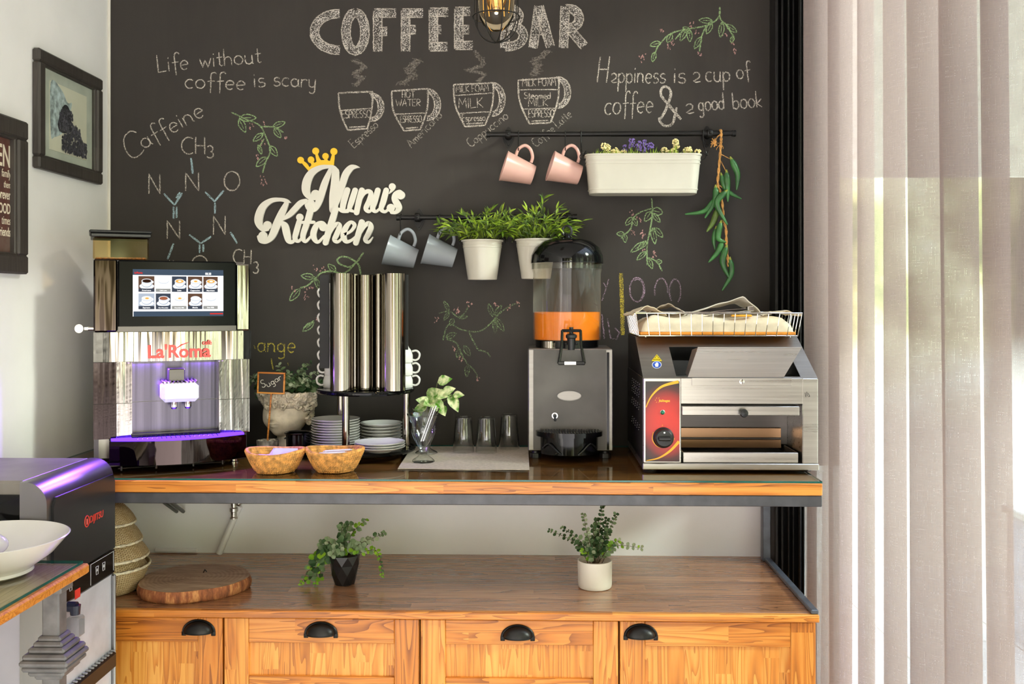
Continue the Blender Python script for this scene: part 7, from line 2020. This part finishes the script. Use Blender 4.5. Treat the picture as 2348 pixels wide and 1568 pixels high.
# rounded silver arch around the front: profile swept front to back
m = MB()
def arch(off, yb, yf):
    pts = [(XF - .001 - off, .02)] + [(XF - .045 - off + .044 * cos(a), ZD - .045 - off + .045 * sin(a)) for a in [radians(k * 10) for k in range(10)]] + [(XF - .075, ZD - off)]
    return pts
po_ = [(XF - .062, .004), (XF, .004), (XF, ZD - .05)] + [(XF - .05 + .05 * cos(radians(a)), ZD - .05 + .05 * sin(radians(a))) for a in range(10, 90, 10)] + [(XF - .05, ZD), (XF - .062, ZD), ]
m.prism(po_, Yn - .004, Yr + .0005); m.build('front_shell', M['silver_plastic'], wd, smooth=40)
# front door: black, in two parts (upper glossy, control strip), white bay below
def fpt(px, py, lift=.001): return PX(px, py, XF + lift)
zC1, zC0 = fpt(225, 1277).z, fpt(225, 1330).z     # control strip
zC1 = PX(210, 1285, XF).z; zC0 = PX(200, 1348, XF).z
m = MB(); m.prism([(y, z) for y, z in [(Yn + .016, zC1 + .002), (Yr - .004, zC1 + .002), (Yr - .004, ZD - .060), (Yr - .014, ZD - .040), (Yn + .030, ZD - .040), (Yn + .016, ZD - .060)]], 0, .006, M=T((XF + .0002, 0, 0)) @ Matrix(((0, 1, 0, 0), (1, 0, 0, 0), (0, 0, 1, 0), (0, 0, 0, 1))))
dr = m.build('front_door', plain('black_door', (34, 34, 36), .3, .2, var=.03), wd, smooth=20)
m = MB(); m.bx(XF + .0002, XF + .005, Yn + .016, Yr - .004, zC0, zC1 - .002, .001); cs_ = m.build('control_strip', M['black_gloss'], wd)
Mf = lambda y, z, x: T((x, y, z)) @ Matrix(((0, 0, 1, 0), (1, 0, 0, 0), (0, 1, 0, 0), (0, 0, 0, 1)))
lg = PX(195, 1197, XF + .0064)
m = MB(); m.merge(text_mb('DIJITSU', .024, .0003, Mf(lg.y + .024, lg.z - .008, XF + .0066), .0003, .1, 'LEFT', .95)); 
for k in range(24):
    pass
m.tube([(XF + .0066, lg.y + .010 + .0115 * cos(a), lg.z + .0 + .0135 * sin(a)) for a in [2 * pi * k / 24 for k in range(24)]], .0014, 5, closed=True); m.tube([(XF + .0066, lg.y + .010, lg.z - .008), (XF + .0066, lg.y + .010, lg.z + .006)], .0022, 5)
m.build('badge', plain('red_badge', (214, 62, 48), .4), dr, smooth=0)
ic = plain('icon_white', (214, 214, 216), .4)
zm = (zC0 + zC1) / 2
for y in (Yn + .062, Yn + .098, Yn + .235, Yn + .272):
    m = MB(); m.tube([(XF + .0054, y - .007, zm + .011), (XF + .0054, y - .005, zm - .009), (XF + .0054, y + .005, zm - .009), (XF + .0054, y + .007, zm + .011), (XF + .0054, y - .007, zm + .011)], .0007, 4)
    m.tube([(XF + .0054, y, zm + .006), (XF + .0054, y - .0025, zm - .001), (XF + .0054, y + .0025, zm - .001), (XF + .0054, y, zm + .006)], .0006, 4); m.build('icon', ic, cs_)
m = MB(); m.tube([(XF + .0054, Yn + .20, zC0 + .004), (XF + .0054, Yn + .20, zC1 - .006), (XF + .0054, Yr - .012, zC1 - .006), (XF + .0054, Yr - .012, zC0 + .006)], .0007, 4); m.build('panel_line', ic, cs_)
m = MB(); m.bx(XF + .0051, XF + .0058, Yn + .118, Yn + .145, zC0 - .006, zC0 + .016); m.build('hot_label', plain('red_label', (226, 58, 44), .5), cs_)
m = MB(); m.bx(XF + .0002, XF + .0015, Yn + .030, Yr - .012, .30, zC0 - .004); m.build('bay', plain('bay_white', (196, 196, 204), .3), wd)
m = MB(); m.bx(XF + .0016, XF + .012, Yn + .022, Yn + .034, .30, zC0 - .004, .003); m.bx(XF + .0016, XF + .012, Yr - .018, Yr - .008, .30, zC0 - .004, .003); m.build('bay_frame', M['silver_plastic'], wd)
ty_ = Yn + .085
m = MB(); m.cyl((XF + .005, ty_, zC0 - .012), (XF + .026, ty_, zC0 - .012), .012, n=16); m.cyl((XF + .022, ty_, zC0 - .008), (XF + .022, ty_, zC0 - .030), .013, .011, n=16); m.build('tap', plain('blue_black_tap', (40, 42, 60), .25), wd)
m = MB(); m.bx(XF + .006, XF + .038, ty_ - .018, ty_ + .018, zC0 - .082, zC0 - .034, .004, ); cupb = m.build('tap_shield', thinglass('clear_shield', (226, 228, 228), .05, 1.5), wd)
zt2 = PX(215, 1548, XF + .04).z
m = MB(); m.bx(XF + .0016, XF + .016, Yn + .05, Yr - .014, zt2 - .05, zt2 - .006, .006); wt_ = m.build('drip_tray', M['black_plastic'], wd)
m = MB()
for k in range(16):
    y = Yn + .06 + (Yr - .024 - Yn - .06) * k / 15; m.bx(XF + .003, XF + .015, y - .0028, y + .0028, zt2 - .006, zt2 - .002, .001)
m.build('tray_grid', M['grey_plastic'], wt_)

# ---------------------------------------------------------------- bar table with a glass top and a white fruit bowl
XT, YT = -.992, -1.048; ZT = 1.152
tb = thing('bar_table', 'high wooden table with a glass top and a grey turned leg, left foreground', 'table', (-1.19, -1.6, 0))
x0t = WL + .006; y0t = -2.35
m = MB(); m.bx(x0t, XT, y0t, YT, ZT - .030, ZT - .0082, .002); m.build('tabletop', wood('table_pine', 1, (226, 196, 160), (206, 172, 134), (160, 120, 84), .35, .06, .8, vert=0, coat=.2), tb)  # pine paled to stand for the reflection in the glass top
m = MB(); m.bx(XT - .020, XT + .006, y0t, YT + .006, ZT - .030, ZT - .0080, .004); m.build('edge_moulding', M['pine_x'], tb)
m = MB(); m.bx(x0t + .002, XT - .004, y0t + .01, YT - .004, ZT - .008, ZT, .001)
gt = m.build('glass_sheet', [M['sheet'], M['sheet_edge']], tb)
for p in gt.data.polygons:
    if abs(p.normal.z) < .5: p.material_index = 1
def leg(x, y):
    m = MB(); w = .0185; zt0_ = ZT - .0305
    m.bx(x - w, x + w, y - w, y + w, 0.001, zt0_, .003)
    zc = PX(125, 1505, x).z if False else P(125, 1506, y).z
    for dz, q in ((.046, 1.35), (.036, 1.7), (.026, 2.1), (.014, 2.55), (.002, 2.8), (-.010, 2.6), (-.022, 2.1), (-.032, 1.6)):
        m.bx(x - w * q, x + w * q, y - w * q, y + w * q, zc + dz - .007, zc + dz + .0055, .004)
    m.bx(x - w * 1.5, x + w * 1.5, y - w * 1.5, y + w * 1.5, zt0_ - .02, zt0_ - .0005, .003)
    return m.build('leg', plain('grey_leg', (110, 108, 110), .5, .2, var=.12, vs=30) if 'grey_leg' not in bpy.data.materials else bpy.data.materials['grey_leg'], tb)
yl = -1.108; xl_ = P(125, 1450, yl).x
leg(xl_, yl); leg(x0t + .09, yl); leg(xl_, y0t + .08); leg(x0t + .09, y0t + .08)
c = PZ(-18, 1316, ZT + .0004); c = Vector((-1.145, -1.165, ZT + .0004))
fb = thing('footed_bowl', 'wide white footed bowl on the glass topped table', 'bowl', c)
R_ = (P(143, 1230, c.y).x - c.x); H2 = P(143, 1232, c.y).z - c.z
m = MB(); m.lathe([(0, .001), (R_ * .52, .001), (R_ * .56, .005), (R_ * .55, .011), (R_ * .60, .018), (R_ * .80, H2 * .52), (R_ * .97, H2 * .92), (R_, H2 * .985), (R_ * .985, H2), (R_ * .95, H2 * .94), (R_ * .70, H2 * .42), (R_ * .45, .022), (0, .018)], 64, c=c); m.build('body', M['white_ceramic'], fb, smooth=60)
q = Vector((c.x - .012, c.y + .01, c.z)); sc_ = thing('scoop', 'white ladle lying in the wide footed bowl', 'ladle', q + Vector((0, 0, .03)))
m = MB(); m.ball(q + Vector((.0, -.0, .058)), .042, 24, 16, (1.15, .9, .62)); m.build('bowl_end', M['white_ceramic'], sc_, smooth=60)
m = MB(); m.tube([q + Vector((-.03, -.01, .068)), q + Vector((-.09, -.03, .088)), q + Vector((-.15, -.05, .115))], [.007, .006, .005], 10); m.build('handle', M['white_ceramic'], sc_, smooth=60)
